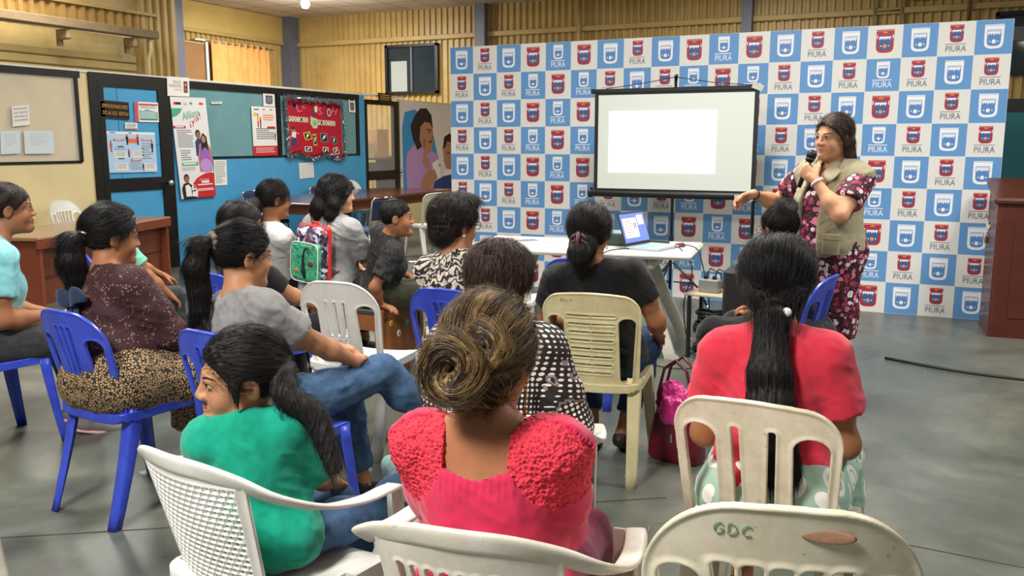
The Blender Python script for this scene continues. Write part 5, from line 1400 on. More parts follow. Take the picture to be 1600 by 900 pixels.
class Body:
    """a posed figure in its own frame: x right, y forward, z up"""
    def __init__(b, s=.95, hip=(0, -.05, .52), hc=None, lean=5, roll=0, twist=0, head=(0, 5, 0), hs=None, fat=1.0, arms=None, legs=None, bust=1.0, hands=None, shw=1.0, legfat=None):
        b.hip = V3(*hip); b.fat = fat; b.bust = bust; b.shw = shw; b.lf = legfat or fat
        if hc is not None:
            d = np.asarray(hc, float) - b.hip; s = float(np.linalg.norm(d)) / .632
            d /= np.linalg.norm(d); roll = math.degrees(math.asin(np.clip(d[0], -1, 1))); lean = math.degrees(math.atan2(d[1], d[2])) - 2.5
        b.s = s; b.hs = hs or s; b.T = np.array(Matrix.Rotation(R(roll), 3, 'Y') @ Matrix.Rotation(-R(lean), 3, 'X') @ Matrix.Rotation(-R(twist), 3, 'Z'))
        b.Hm = frame(head); tp = b.tp
        b.neck0 = tp((0, -.022, .44)); b.neck1 = tp((0, -.002, .53))
        b.hc = tp((0, .028, .628)) if hc is None else np.asarray(hc, float)
        b.S = {k: tp((sg * .168 * shw, -.012, .405)) for k, sg in (('L', -1), ('R', 1))}
        b.J = {k: b.hip + V3(sg * .088 * s, 0, -.01 * s) for k, sg in (('L', -1), ('R', 1))}
        b.E, b.W, b.hd, b.hn, b.curl = {}, {}, {}, {}, {}
        arms = arms or {}; hands = hands or {}
        for k, sg in (('L', -1), ('R', 1)):
            w, hint = arms.get(k, ((sg * .09, .30, b.hip[2] + .08), (sg * .15, -.7, -.8)))
            b.E[k], b.W[k] = ik(b.S[k], np.asarray(w, float), .275 * s, .240 * s, hint)
            f = b.W[k] - b.E[k]; f /= np.linalg.norm(f)
            hd, hn, cu = hands.get(k, (None, None, 25))
            b.hd[k] = f if hd is None else np.asarray(hd, float) / np.linalg.norm(hd)
            n = np.asarray((0, 0, -1) if hn is None else hn, float); n = n - b.hd[k] * (n @ b.hd[k]); b.hn[k] = n / np.linalg.norm(n); b.curl[k] = cu
        b.K, b.A, b.ft = {}, {}, {}
        legs = legs or {}
        for k, sg in (('L', -1), ('R', 1)):
            kn, an = legs.get(k, ((sg * .12, b.hip[1] + .42 * s, b.hip[2] - .015), (sg * .12, b.hip[1] + .44 * s, .085)))[:2]
            b.K[k], b.A[k] = np.asarray(kn, float), np.asarray(an, float)
            b.ft[k] = np.asarray(legs[k][2], float) if k in legs and len(legs[k]) > 2 else V3(sg * .12, 1, -.25)
            b.ft[k] /= np.linalg.norm(b.ft[k])
    def tp(b, v): return b.hip + b.T @ (np.asarray(v, float) * b.s)
    def hp(b, v): return b.hc + b.Hm @ (np.asarray(v, float) * b.hs)
    def torso(b, inf=0.0):
        s, f, T, tp = b.s, b.fat, b.T, b.tp; e = lambda c, r: el(tp(c), [q * s + inf for q in r], T); w = b.shw
        L = [e((0, -.01, .03), (.165 * f, .120 * f, .12)), e((0, .012, .14), (.148 * f, .112 * f + .012 * (f - 1) * 8, .14)), e((0, -.008, .30), (.150 * w * (f * .5 + .5), .108 * (f * .5 + .5), .165))]
        for g_ in (-1, 1):
            L += [e((g_ * .085 * f, -.045, -.01), (.100 * f, .115, .098)), e((g_ * .066, .082 * (f * .4 + .6), .265), (.066 * b.bust, .052 * b.bust, .062 * b.bust))]
        a = tp((-.150 * w, -.014, .408)); c = tp((.150 * w, -.014, .408))
        L.append(rc(a, c, .052 * s + inf, .052 * s + inf))
        for g_ in (-1, 1): L.append(rc(tp((g_ * .03, -.024, .452)), tp((g_ * .145 * w, -.014, .418)), .042 * s + inf, .040 * s + inf))
        return L
    def neck(b, inf=0.0):
        return [rc(b.neck0, b.hp((0, -.018, -.055)), .056 * b.s + inf, .051 * b.hs + inf)]
    def arm(b, k, inf=0.0, f=None):
        s = b.s; f = f or (b.fat * .6 + .4); m = b.S[k] * .45 + b.E[k] * .55
        return [rc(b.S[k], m, .054 * s * f + inf, .046 * s * f + inf), rc(m, b.E[k], .046 * s * f + inf, .038 * s * f + inf)]
    def fore(b, k, inf=0.0):
        s = b.s; f = b.fat * .5 + .5; m = b.E[k] * .65 + b.W[k] * .35
        return [rc(b.E[k], m, .038 * s * f + inf, .039 * s * f + inf), rc(m, b.W[k], .039 * s * f + inf, .0255 * s + inf)]
    def hand(b, k):
        s = b.s; d, n, W = b.hd[k], b.hn[k], b.W[k]; sg = 1 if k == 'R' else -1
        w = np.cross(n, d) * sg * -1               # towards the thumb
        cu = b.curl[k]; P = lambda x, y, z: W + (w * x + d * y + n * z) * s
        Q = np.stack([w, d, n], 1)
        L = [el(P(0, .048, 0), (.040 * s, .054 * s, .0155 * s), Q), rc(W, P(0, .03, 0), .025 * s, .024 * s)]
        for x, y, ln, r in ((.029, .086, .066, .0088), (.010, .092, .074, .0090), (-.009, .089, .069, .0086), (-.027, .080, .054, .0078)):
            p = P(x, y, 0); base = P(x * .8, y - .03, 0); L.append(rc(base, p, r * 1.2 * s, r * 1.08 * s)); a = 0
            for q, fr in enumerate((.45, .32, .23)):
                a += R(cu * (1.0, 1.15, .8)[q]); v = d * math.cos(a) + n * math.sin(a) + w * x * .9
                p2 = p + v * ln * fr * s; L.append(rc(p, p2, r * (1 - .08 * q) * s, r * (.93 - .1 * q) * s)); p = p2
        p = P(.030, .020, .004); v = w * .72 + d * .55 + n * (.25 + cu / 120); v /= np.linalg.norm(v)
        p2 = p + v * .042 * s; v2 = w * .25 + d * .85 + n * (.25 + cu / 80); v2 /= np.linalg.norm(v2); p3 = p2 + v2 * .030 * s; p4 = p3 + v2 * .022 * s
        L += [rc(P(.018, .012, .002), p2, .0165 * s, .0118 * s), rc(p2, p3, .0112 * s, .0100 * s), rc(p3, p4, .0098 * s, .0080 * s)]
        return L
    def leg(b, k, inf=0.0, inf2=None):
        s, f = b.s, b.lf; inf2 = inf if inf2 is None else inf2; m = b.J[k] * .5 + b.K[k] * .5; c = b.K[k] * .68 + b.A[k] * .32
        back = V3(0, -.012, 0) * s
        return [rc(b.J[k], m, .088 * s * f + inf, .074 * s * f + inf), rc(m, b.K[k], .074 * s * f + inf, .056 * s * f + inf), rc(b.K[k], c + back, .053 * s * f + inf2, .052 * s * f + inf2), rc(c + back, b.A[k], .052 * s * f + inf2, .034 * s + inf2)]
    def foot(b, k):
        s = b.s; A, d = b.A[k], b.ft[k]; up = V3(0, 0, 1) - d * d[2]; up /= np.linalg.norm(up); r = np.cross(d, up); Q = np.stack([r, d, up], 1)
        return [rc(A, A - up * .045 * s - d * .02 * s, .034 * s, .030 * s), el(A + d * .05 * s - up * .045 * s, (.036 * s, .105 * s, .027 * s), Q), el(A + d * .115 * s - up * .055 * s, (.042 * s, .055 * s, .018 * s), Q)]
    def headp(b):
        hs, hp, Hm = b.hs, b.hp, b.Hm; e = lambda c, r: el(hp(c), [q * hs for q in r], Hm)
        L = [(.03, [e((0, -.012, .030), (.0735, .092, .082)), e((0, .028, -.030), (.060, .062, .085)), rc(hp((0, .015, -.062)), hp((0, .068, -.098)), .050 * hs, .021 * hs)]),
             (.02, [e((g_ * .036, .056, -.034), (.026, .024, .028)) for g_ in (-1, 1)] + [rc(hp((-.030, .076, .016)), hp((.030, .076, .016)), .012 * hs, .012 * hs), e((0, .079, -.092), (.019, .016, .015))]),
             (.010, [rc(hp((0, .082, .012)), hp((0, .1025, -.024)), .0080 * hs, .0098 * hs)] + [e((g_ * .0125, .096, -.029), (.0095, .0105, .0085)) for g_ in (-1, 1)]),
             (.006, [rc(hp((g_ * .020, .0815, -.058)), hp((0, .0905, -.0545)), .0048 * hs, .0060 * hs) for g_ in (-1, 1)] + [rc(hp((g_ * .018, .0815, -.062)), hp((0, .0890, -.067)), .0050 * hs, .0070 * hs) for g_ in (-1, 1)]),
             (.006, [el(hp((g_ * .0755, -.010, -.006)), (.0085 * hs, .021 * hs, .032 * hs), Hm @ rotm('X', -12) @ rotm('Z', g_ * 18)) for g_ in (-1, 1)])]
        S = [(.008, [e((g_ * .031, .093, .003), (.0165, .0125, .0095)) for g_ in (-1, 1)]), (.004, [rc(hp((-.019, .0905, -.0605)), hp((.019, .0905, -.0605)), .0018 * hs, .0018 * hs)]),
             (.006, [e((g_ * .085, -.004, -.004), (.006, .011, .018)) for g_ in (-1, 1)])]
        return L, S
    def mesh(b, mat, root_name='person', h=.0095, hf=.0045, fine_hands='LR', bare=True):
        prims = b.torso() + b.neck(); limbs = []
        for k in 'LR': limbs += b.arm(k) + b.fore(k) + b.leg(k)
        HL, HS = b.headp(); hands = b.hand('L') + b.hand('R'); feet = b.foot('L') + b.foot('R')
        allp = prims + limbs + hands + feet + [p for _, q in HL for p in q]
        lo = np.min([p[1] for p in allp], 0) - .02; hi = np.max([p[2] for p in allp], 0) + .02
        fine = [(b.hc, (.10 * b.hs, .125 * b.hs, .13 * b.hs), hf)]
        for k in fine_hands: fine.append((b.W[k] + b.hd[k] * .08 * b.s, (.075, .075, .075), .0055))
        F = Field(lo, hi, h, fine)
        F.add(prims, .05); F.add(limbs, .035); F.add(feet, .02)
        for k in 'LR':
            F.add(b.hand(k), .008)
        for k, q in HL: F.add(q, k * b.hs)
        for k, q in HS: F.sub(q, k * b.hs)
        P, Q = F.mesh(); P = relax(P, Q, 1, .35)
        q = (P - b.hc) @ b.Hm / b.hs
        lip = np.clip(1.25 - np.sqrt((q[:, 0] / .021) ** 2 + ((q[:, 1] - .092) / .014) ** 2 + ((q[:, 2] + .0605) / .0115) ** 2), 0, .25) * 4
        o = link_mesh(root_name, P, Q, mat, None, True, attrs={'lip': lip * .5})
        return o
    def face(b, root, hair, brow=1.0, glasses=None, look=0.0):
        for g_ in (-1, 1):
            m = MB(); c = b.hp((g_ * .031, .0800, .0030)); Hm = Matrix(b.Hm.tolist())
            m.ball(c, (.0128 * b.hs, .0080 * b.hs, .0054 * b.hs), EYE_W, 14, 9, Hm)
            m.ball(b.hp((g_ * .031 + look, .0850, .0028)), (.0058 * b.hs, .0042 * b.hs, .0058 * b.hs), EYE_I, 12, 7, Hm)
            m.tube([b.hp((g_ * .031 + t * .0150, .0885 - t * t * .007 , .0035 + .0075 * (1 - t * t))) for t in (-1, -.6, -.2, .2, .6, 1)], [.0007, .0014, .0017, .0017, .0014, .0007], EYE_I, 6)
            m.build('eye', root)
            MB().tube([b.hp((g_ * (.014 + .036 * t), .0905 - .020 * t * t, .0215 + .008 * math.sin(t * 2.2) - .002 * t)) for t in (0, .2, .4, .6, .8, 1)], [.0018 * brow, .0030 * brow, .0032 * brow, .0028 * brow, .0020 * brow, .0008], hair, 6).build('eyebrow', root)
        if glasses:
            m = MB(); gm = glasses
            for g_ in (-1, 1):
                m.tube([b.hp((g_ * .034 + .023 * math.cos(a), .1000 - abs(.023 * math.cos(a)) * .1, .002 + .018 * math.sin(a))) for a in [2 * PI * i / 18 for i in range(19)]], .0016, gm, 6, False)
                m.tube([b.hp((g_ * .057, .098, .006)), b.hp((g_ * .078, .06, .006)), b.hp((g_ * .081, -.005, .004)), b.hp((g_ * .080, -.02, -.012))], .0016, gm, 6)
            m.tube([b.hp((-.011, .1, .006)), b.hp((0, .104, .008)), b.hp((.011, .1, .006))], .0016, gm, 6).build('glasses', root)
    def uvw(b, P):
        q = (P - b.hip) @ b.T; o = np.stack([np.arctan2(q[:, 0], -q[:, 1]) * .155, q[:, 2], q[:, 0] * 0], 1)
        for k in 'LR':
            a, d = b.S[k], b.E[k] - b.S[k]; L = np.linalg.norm(d); u = d / L; v = P - a; t = v @ u; w = v - t[:, None] * u; r = np.linalg.norm(w, axis=1)
            m = (r < .085 * b.s) & (t > .04) & (np.abs(q[:, 0]) > .12 * b.s); e1 = np.cross(u, (0, 1, .01)); e1 /= np.linalg.norm(e1); e2 = np.cross(u, e1)
            o[m] = np.stack([np.arctan2(w @ e1, w @ e2) * .06 + .5, t, 0 * t], 1)[m]
        return o
def wrinkle(P, F, amp, seed=0, sc=(9, 9, 15), skew=.5, mask=None):
    N = vnormals(P, F); q = P.copy(); q[:, 2] += skew * P[:, 0]
    a = 1 - np.abs(vnoise(q * np.array(sc), seed)) * 2; b_ = 1 - np.abs(vnoise((q + 3.3)[:, [1, 0, 2]] * np.array(sc) * 1.9, seed + 5)) * 2
    a = np.sign(a) * np.abs(a) ** 1.3; b_ = np.maximum(b_, -.2)
    d = amp * 1.5 * (a * .6 + b_ * .45 + .18 * vnoise(P * 55, seed + 9))
    if mask is not None: d = d * mask
    return (P + N * d[:, None]).astype(np.float32)
def garment(b, root, name, mat, fields, h=.0075, amp=.004, seed=0, subs=(), planes=(), sc=(9, 9, 15), label=None, fine=(), post=None):
    allp = [p for k, q in fields for p in q]
    lo = np.min([p[1] for p in allp], 0) - .03; hi = np.max([p[2] for p in allp], 0) + .03
    F = Field(lo, hi, h, fine)
    for k, q in fields: F.add(q, k)
    for p, n in planes: F.plane(p, n)
    for k, q in subs: F.sub(q, k)
    P, Q = F.mesh(); P = relax(P, Q, 1, .4)
    if amp: P = wrinkle(P, Q, amp, seed, sc)
    if post: P = post(P, Q)
    o = link_mesh(name, P, Q, mat, root, True, attrs={'uvw': b.uvw(P)})
    if label: o['label'] = label
    return o
def sleeve(b, k, frac, inf0, inf1):
    """short to long sleeve ending in a clean hem at frac (0-1 upper arm, 1-2 forearm)"""
    S, E, W = b.S[k], b.E[k], b.W[k]; f = b.fat * .6 + .4; s = b.s
    if frac <= 1:
        p = S + (E - S) * frac; d = E - S
        return [cut(rc(S, S + (E - S) * max(frac + .12, .3), .054 * s * f + inf0, (.054 - .010 * frac) * s * f + inf1), (p, d))]
    p = E + (W - E) * (frac - 1); d = W - E
    return b.arm(k, inf0) + [cut(rc(E, E + (W - E) * min(frac - .9, 1.05), .039 * s * f + inf0, .034 * s + inf1), (p, d))]
def top(b, root, mat, name='shirt', inf=.013, sl=.5, slr=None, si=(.014, .022), hem=-.06, neck=(.066, .069, .050), neckc=(0, .012, .496), amp=.004, seed=0, h=.0075, extra=(), subs=(), label=None, planes=(), post=None, k=.045, fine=()):
    fl = [(k, b.torso(inf) + list(extra))]
    for kk in 'LR':
        f = (slr if slr is not None and kk == 'R' else sl)
        if f: fl.append((.03, sleeve(b, kk, f, *si)))
    pl = [(b.tp((0, 0, hem)), b.T @ V3(0, 0, -1))] if hem is not None else []
    sb = ([(.004, [el(b.tp(neckc), [q * b.s for q in neck], b.T)])] if neck else []) + list(subs)
    return garment(b, root, name, mat, fl, h, amp, seed, sb, pl + list(planes), label=label, post=post, fine=fine)
def trousers(b, root, mat, inf=.011, inf2=.016, ankle=.06, waist=.10, amp=.004, seed=3, name='trousers', h=.0085):
    t_ = b.torso(inf); wc = (b.tp((0, 0, waist)), b.T @ V3(0, 0, 1)); fl = [(.05, [cut(q, wc) for q in (t_[0], t_[3], t_[5])])]
    for k in 'LR':
        d = b.A[k] - b.K[k]; L = np.linalg.norm(d); p = b.K[k] + d * (1 - ankle / L)
        lg = b.leg(k, inf, inf2); fl.append((.03, lg[:3] + [cut(lg[3], (p, d))]))
    return garment(b, root, name, mat, fl, h, amp, seed)
def shoes(b, root, mat, sole=None, name='shoe', inf=.008):
    for k in 'LR':
        s = b.s; A, d = b.A[k], b.ft[k]; up = V3(0, 0, 1) - d * d[2]; up /= np.linalg.norm(up); r = np.cross(d, up); Q = np.stack([r, d, up], 1)
        pr = [el(A + d * .045 * s - up * .048 * s, (.042 * s, .115 * s, .034 * s), Q), el(A + d * .115 * s - up * .055 * s, (.048 * s, .062 * s, .026 * s), Q), cut(rc(A - d * .02 * s, A - up * .04 * s - d * .02 * s, .042 * s, .04 * s), (A - up * .012 * s, up))]
        F = Field(np.min([p[1] for p in pr], 0) - .03, np.max([p[2] for p in pr], 0) + .03, .006); F.add(pr, .02); F.plane(A - up * .078 * s, -up)
        P, q = F.mesh(); o = link_mesh(name, P, q, mat, root, True)
        if sole:
            F = Field(np.min([p[1] for p in pr], 0) - .03, np.max([p[2] for p in pr], 0) + .03, .006); F.add([el(A + d * .055 * s - up * .075 * s, (.048 * s, .135 * s, .014 * s), Q)], .01); P, q = F.mesh(); link_mesh('sole', P, q, sole, o, True)
# ---- hair
def chain_flow(P, pts, tang=False):
    best = np.full(len(P), 1e9); out = np.zeros((len(P), 3)); tg = np.zeros((len(P), 3)); acc = 0.0
    for i in range(len(pts) - 1):
        a, c = pts[i], pts[i + 1]; d = c - a; L = np.linalg.norm(d); u = d / L; v = P - a; t = np.clip(v @ u, 0, L); w = v - t[:, None] * u; r = np.linalg.norm(w, axis=1)
        m = r < best; best[m] = r[m]; out[m] = (w + u * ((acc + t) * .10)[:, None])[m]; tg[m] = u; acc += L
    return (out, best, tg) if tang else (out, best)
def hair(b, root, mat, style='back', shell=(.084, .103, .093), sc=(0, -.018, .036), hairline=(.088, .062), tie=(0, -.10, .02), tails=(), lumps=(), keep_ears=True, low=-.085, amp=.0030, curl=0.0, h=.005, seed=0, extra_sub=(), front=True, strands=500, slen=8, name='hair', fringe=(), k=.02, curlk=0.0, wild=1.0, thick=.0009, step=.011, tailstrand=True, kt=.014):
    """cap over the skull cut along the hairline, tails as chains of (points, radii) in head or body coordinates"""
    hs = b.hs; pl = []
    if front:
        pl.append((b.hp((0, hairline[0], hairline[1])), b.Hm @ V3(0, .70, -.72)))
    if low is not None: pl.append((b.hp((0, 0, low)), b.Hm @ V3(0, .25, -1)))
    cap = cut(el(b.hp(sc), [q * hs for q in shell], b.Hm), *pl)
    prims = [cap] + [el(b.hp(c), [q * hs for q in r], b.Hm) for c, r in lumps]
    tl = []
    for pts, rs in tails: tl += chain(pts, rs)
    fr = []
    for pts, rs in fringe: fr += chain([b.hp(p) for p in pts], [r * hs for r in rs])
    allp = prims + tl + fr
    F = Field(np.min([p[1] for p in allp], 0) - .025, np.max([p[2] for p in allp], 0) + .025, h)
    F.add(prims, k * hs)
    if keep_ears: F.sub([el(b.hp((g_ * .090, -.002, -.014)), (.028 * hs, .026 * hs, .036 * hs), b.Hm) for g_ in (-1, 1)], .008)
    if extra_sub: F.sub([el(b.hp(c), [q * hs for q in r], b.Hm) for c, r in extra_sub], .008)
    if tl: F.add(tl, kt)
    if fr: F.add(fr, .010)
    P, Q = F.mesh(); P = relax(P, Q, 1, .4)
    c = b.hp(sc); ax = b.hp(tie) - c; ax /= np.linalg.norm(ax)
    def headflow(p):
        v = p - c; t = v @ ax; w = v - t[:, None] * ax; w = w / np.maximum(np.linalg.norm(w, axis=1, keepdims=True), 1e-5)
        return w * .09 + ax * (t * .10)[:, None]
    fl = headflow(P)
    for pts, rs in tails:
        f2, d2 = chain_flow(P, [np.asarray(q) for q in pts]); inhead = np.linalg.norm(((P - c) @ b.Hm) / (np.array(shell) * hs), axis=1)
        m = (d2 < max(rs) * 1.6) & (inhead > 1.06); fl[m] = f2[m]
    N = vnormals(P, Q)
    if curl: fl = fl * .35 + (P + .02 * np.stack([vnoise(P * 30, 1), vnoise(P * 30, 2), vnoise(P * 30, 3)], 1)) * .65; d = curl * (1 - 2 * np.abs(vnoise(P * 42, seed))) + curl * .5 * vnoise(P * 95, seed + 2)
    else: d = 0
    d = d + amp * (.6 * vnoise(fl * 120, seed) + .4 * vnoise(fl * 300, seed + 3))
    P2 = (P + N * np.reshape(d, (-1, 1))).astype(np.float32)
    V, FF, FL = [P2], [Q], [fl]
    if strands:
        rnd = np.random.RandomState(seed + 7); n_s = strands
        ok = np.ones(len(P2), bool)
        if not tailstrand:
            for pts, rs in tails: ok &= chain_flow(P2, [np.asarray(q) for q in pts])[1] > max(rs) * 1.15
        i = rnd.choice(np.nonzero(ok)[0], n_s); p = P2[i].astype(float) - N[i] * .001; nn = N[i].astype(float); f0 = fl[i] + rnd.normal(0, .004, (n_s, 3))
        ell_ = lambda p: np.linalg.norm(((p - c) @ b.Hm) / (np.array(shell) * hs), axis=1)
        inh = (ell_(p) < 1.10)[:, None]; tp_ = b.hp(tie)
        tg = p - b.hp((0, -.035, .14)) if tie[2] > .25 else tp_ - p
        tg = tg / np.maximum(np.linalg.norm(tg, axis=1, keepdims=True), 1e-6)
        if tie[2] < -.25:
            ql = (p - c) @ b.Hm / hs; fr_ = ql[:, 1] > .0; side_ = np.stack([np.sign(ql[:, 0]) * .45, np.full(n_s, -.9), np.full(n_s, -.35)], 1) @ b.Hm.T; tg = np.where(fr_[:, None], side_, tg)
        intail = np.zeros(n_s, bool)
        for pts, rs in tails:
            f2, d2, t2 = chain_flow(P2[i], [np.asarray(q) for q in pts], True); m = (d2 < max(rs) * 1.6) & ~inh[:, 0]; tg[m] = t2[m]; intail |= m
        jit = rnd.normal(0, .16, (n_s, 3)) * np.where(intail, .45, 1)[:, None]; lift = rnd.uniform(.0004, .0030, (n_s, 1)); ph = rnd.uniform(0, 6.28, (n_s, 1)); pts = []
        stepl = rnd.uniform(.7, 1.25, (n_s, 1)) * step
        for q in range(slen):
            cn = (p - c) / np.maximum(np.linalg.norm(p - c, axis=1, keepdims=True), 1e-6); n_ = np.where(inh, cn, nn)
            if q and intail.any():
                bd = np.full(n_s, 1e9); bt = tg.copy(); wv = np.zeros((n_s, 3))
                for pts_, rs_ in tails:
                    f2, d2, t2 = chain_flow(p, [np.asarray(z) for z in pts_], True); m = d2 < bd; bd[m] = d2[m]; bt[m] = t2[m]; w_ = f2 - (f2 * t2).sum(1, keepdims=True) * t2; wv = np.where(m[:, None], w_, wv)
                tg = np.where(intail[:, None], .35 * tg + .65 * bt, tg); nn = np.where(intail[:, None], wv / np.maximum(np.linalg.norm(wv, axis=1, keepdims=True), 1e-5), nn); p = np.where(intail[:, None], p - wv * .025, p)
            T = tg + jit * (.3 + .12 * q); T = T - n_ * (T * n_).sum(1, keepdims=True); T /= np.maximum(np.linalg.norm(T, axis=1, keepdims=True), 1e-6)
            pts.append(p + n_ * lift * (1 + .35 * q * wild))
            if curlk:
                sd = np.cross(n_, T); T = T + curlk * (np.cos(ph + q * 1.25) * sd + .45 * np.sin(ph + q * 1.25) * n_)
            p = p + T * stepl
            if curlk == 0:
                k0 = ell_(p)[:, None]; p = np.where(inh, c + (p - c) / np.maximum(k0, .3) * np.clip(k0, 1.0, 1.09), p)
        A = np.array(pts)                                   # steps x strands x 3
        sd = np.cross(A[-1] - A[0], nn); sd /= np.maximum(np.linalg.norm(sd, axis=1, keepdims=True), 1e-6)
        w = (thick * (1 - .85 * np.arange(slen) / (slen - 1)))[:, None, None]
        ring = np.stack([A + sd * w, A - sd * w, A + nn * w], 2)            # steps x strands x 3 x 3
        base = len(P2) + np.arange(slen * n_s * 3).reshape(slen, n_s, 3)
        fq = [np.stack([base[:-1, :, a], base[:-1, :, (a + 1) % 3], base[1:, :, (a + 1) % 3], base[1:, :, a]], -1).reshape(-1, 4) for a in range(3)]
        V.append(ring.reshape(-1, 3).astype(np.float32)); FF += fq
        FL.append(np.broadcast_to(f0[None, :, None, :], ring.shape).reshape(-1, 3))
    return link_mesh(name, np.concatenate(V), np.concatenate(FF), mat, root, True, attrs={'flow': np.concatenate(FL)})
def seatframe(x, y, heading):
    """world point -> person frame"""
    a = R(heading); c, s_ = math.cos(a), math.sin(a)
    def f(p):
        dx, dy = p[0] - x, p[1] - y
        return V3(dx * c - dy * s_, dx * s_ + dy * c, p[2])
    return f
def put(root, x, y, heading, label):
    return place(root, x, y, heading, 0, label, 'person')
GRP = None
# ---- fabrics
def plain(key, c, rough=.85, var=.10, weave=900, sheen=.2):
    g = NT(key, rough); co = g.coord('Object'); n = g.noise(co, 30, 5, .6)
    g.base(g.ramp(n.outputs['Fac'], [(.3, tuple(int(v * (1 - var)) for v in c)), (.7, c)])); g.bump(g.noise(co, weave, 2).outputs['Fac'], .12, .002); g.b.inputs['Sheen Weight'].default_value = sheen; g.b.inputs['Specular IOR Level'].default_value = .25
    return g.m
def denim(key, c):
    g = NT(key, .85); co = g.coord('Object'); n = g.noise(co, 24, 6, .7)
    g.base(g.ramp(n.outputs['Fac'], [(.35, tuple(int(v * .84) for v in c)), (.65, tuple(min(int(v * 1.08), 255) for v in c))])); g.bump(g.noise(co, 700, 2).outputs['Fac'], .2, .002); g.b.inputs['Specular IOR Level'].default_value = .2
    return g.m
JEANS = denim('denim_blue', (70, 98, 132)); JEANS2 = denim('denim_dark', (38, 56, 86)); BLKF = plain('black_fabric', (22, 22, 25), .9, .2); GREYJ = plain('charcoal_jeans', (58, 60, 62), .9, .2)
# ------------------------------------------------------------------ patterned fabrics
g = NT('maroon_lace', .8); co = g.coord('Object')
v = g.voro(co, 95); n = g.noise(co, 26, 4, .7); n2 = g.noise(co, 200, 3)
fl_ = g.math('MULTIPLY', g.math('LESS_THAN', v.outputs['Distance'], .34), g.math('GREATER_THAN', n.outputs['Fac'], .52))
g.base(g.mix(fl_, g.ramp(n2.outputs['Fac'], [(.3, (44, 20, 24)), (.7, (72, 34, 38))]), (150, 112, 98))); g.bump(v.outputs['Distance'], .4, .004)
LACE_M = g.m
g = NT('leopard', .8); co = g.coord('Object'); v = g.voro(co, 105, 'F1', .9); v2 = g.voro(co, 105, 'F2', .9)
r_ = g.math('SUBTRACT', v2.outputs['Distance'], v.outputs['Distance'])
g.base(g.mix(g.math('LESS_THAN', r_, .22), (184, 152, 108), (30, 24, 20)))
LEO = g.m
g = NT('dotted_blouse', .75); uv = g.coord(attr='uvw', scale=(66, 66, 66)); fr = g.n('ShaderNodeVectorMath', operation='FRACTION'); g.l(uv, fr.inputs[0])
sub = g.n('ShaderNodeVectorMath', operation='SUBTRACT'); g.l(fr.outputs[0], sub.inputs[0]); sub.inputs[1].default_value = (.5, .5, 0)
sx = g.n('ShaderNodeSeparateXYZ'); g.l(sub.outputs[0], sx.inputs[0]); d2 = g.math('SQRT', g.math('ADD', g.math('POWER', sx.outputs[0], 2.0), g.math('POWER', sx.outputs[1], 2.0)))
uv2 = g.coord(attr='uvw', scale=(7.3, 7.3, 7.3)); s2 = g.n('ShaderNodeSeparateXYZ'); g.l(uv2, s2.inputs[0])
tri = lambda a: g.math('ABSOLUTE', g.math('SUBTRACT', g.math('FRACT', a), .5))
dia = g.math('ADD', tri(s2.outputs[0]), tri(s2.outputs[1]))
rad = g.math('ADD', .14, g.math('MULTIPLY', dia, .30))
g.base(g.mix(g.math('LESS_THAN', d2, rad), (26, 22, 24), (232, 222, 216)))
DOTS = g.m
g = NT('paisley', .75); uv = g.coord(attr='uvw', scale=(1, 1, 1)); n = g.noise(uv, 14, 3, .6, 1.2); w = g.n('ShaderNodeTexWave', wave_type='RINGS'); w.inputs['Scale'].default_value = 9; w.inputs['Distortion'].default_value = 14; w.inputs['Detail'].default_value = 3; w.inputs['Detail Scale'].default_value = 2.2
g.l(uv, w.inputs['Vector']); v = g.voro(uv, 120)
a_ = g.ramp(w.outputs['Fac'], [(.28, (24, 22, 24)), (.40, (206, 192, 172)), (.6, (150, 138, 126)), (.72, (222, 212, 196))], 'CONSTANT')
g.base(g.mix(g.math('GREATER_THAN', n.outputs['Fac'], .58), a_, g.mix(g.math('LESS_THAN', v.outputs['Distance'], .3), (26, 24, 26), (180, 170, 156))))
PAIS = g.m
g = NT('floral_dress', .75); co = g.coord('Object'); v = g.voro(co, 34, 'F1', .9); v2 = g.voro(co, 90); n = g.noise(co, 60, 4, .7)
c_ = g.ramp(v.outputs['Color'], [(.0, (214, 120, 150)), (.3, (160, 44, 84)), (.55, (236, 216, 220)), (.75, (190, 80, 120))], 'CONSTANT')
petal = g.math('LESS_THAN', g.math('ADD', v.outputs['Distance'], g.math('MULTIPLY', g.math('SUBTRACT', n.outputs['Fac'], .5), .9)), .46)
lf_ = g.mix(g.math('LESS_THAN', v2.outputs['Distance'], .36), (30, 14, 22), (132, 34, 66))
b0 = g.mix(petal, lf_, c_); g.base(g.mix(g.math('LESS_THAN', v.outputs['Distance'], .13), b0, (60, 16, 34)))
FLOR = g.m
g = NT('mint_circles', .8); co = g.coord('Object'); v = g.voro(co, 10.5, 'F1', .75)
g.base(g.ramp(v.outputs['Distance'], [(0, (150, 178, 164)), (.14, (236, 236, 226)), (.24, (172, 196, 180)), (.30, (238, 238, 230)), (.42, (160, 192, 174))], 'CONSTANT'))
MINTC = g.m
g = NT('crochet_coral', .8); co = g.coord('Object'); v = g.voro(co, 120); n = g.noise(co, 40, 4, .7)
g.base(g.mix(g.math('LESS_THAN', v.outputs['Distance'], .3), (226, 52, 74), (176, 22, 48))); g.bump(v.outputs['Distance'], .9, .006)
CRO = g.m
F_CYAN = plain('cyan_cotton', (142, 214, 222)); F_MINT = plain('mint_cotton', (122, 206, 184)); F_GREYT = plain('heather_grey', (152, 150, 150), .9, .16); F_TEAL = plain('teal_cotton', (0, 156, 128), .85, .12)
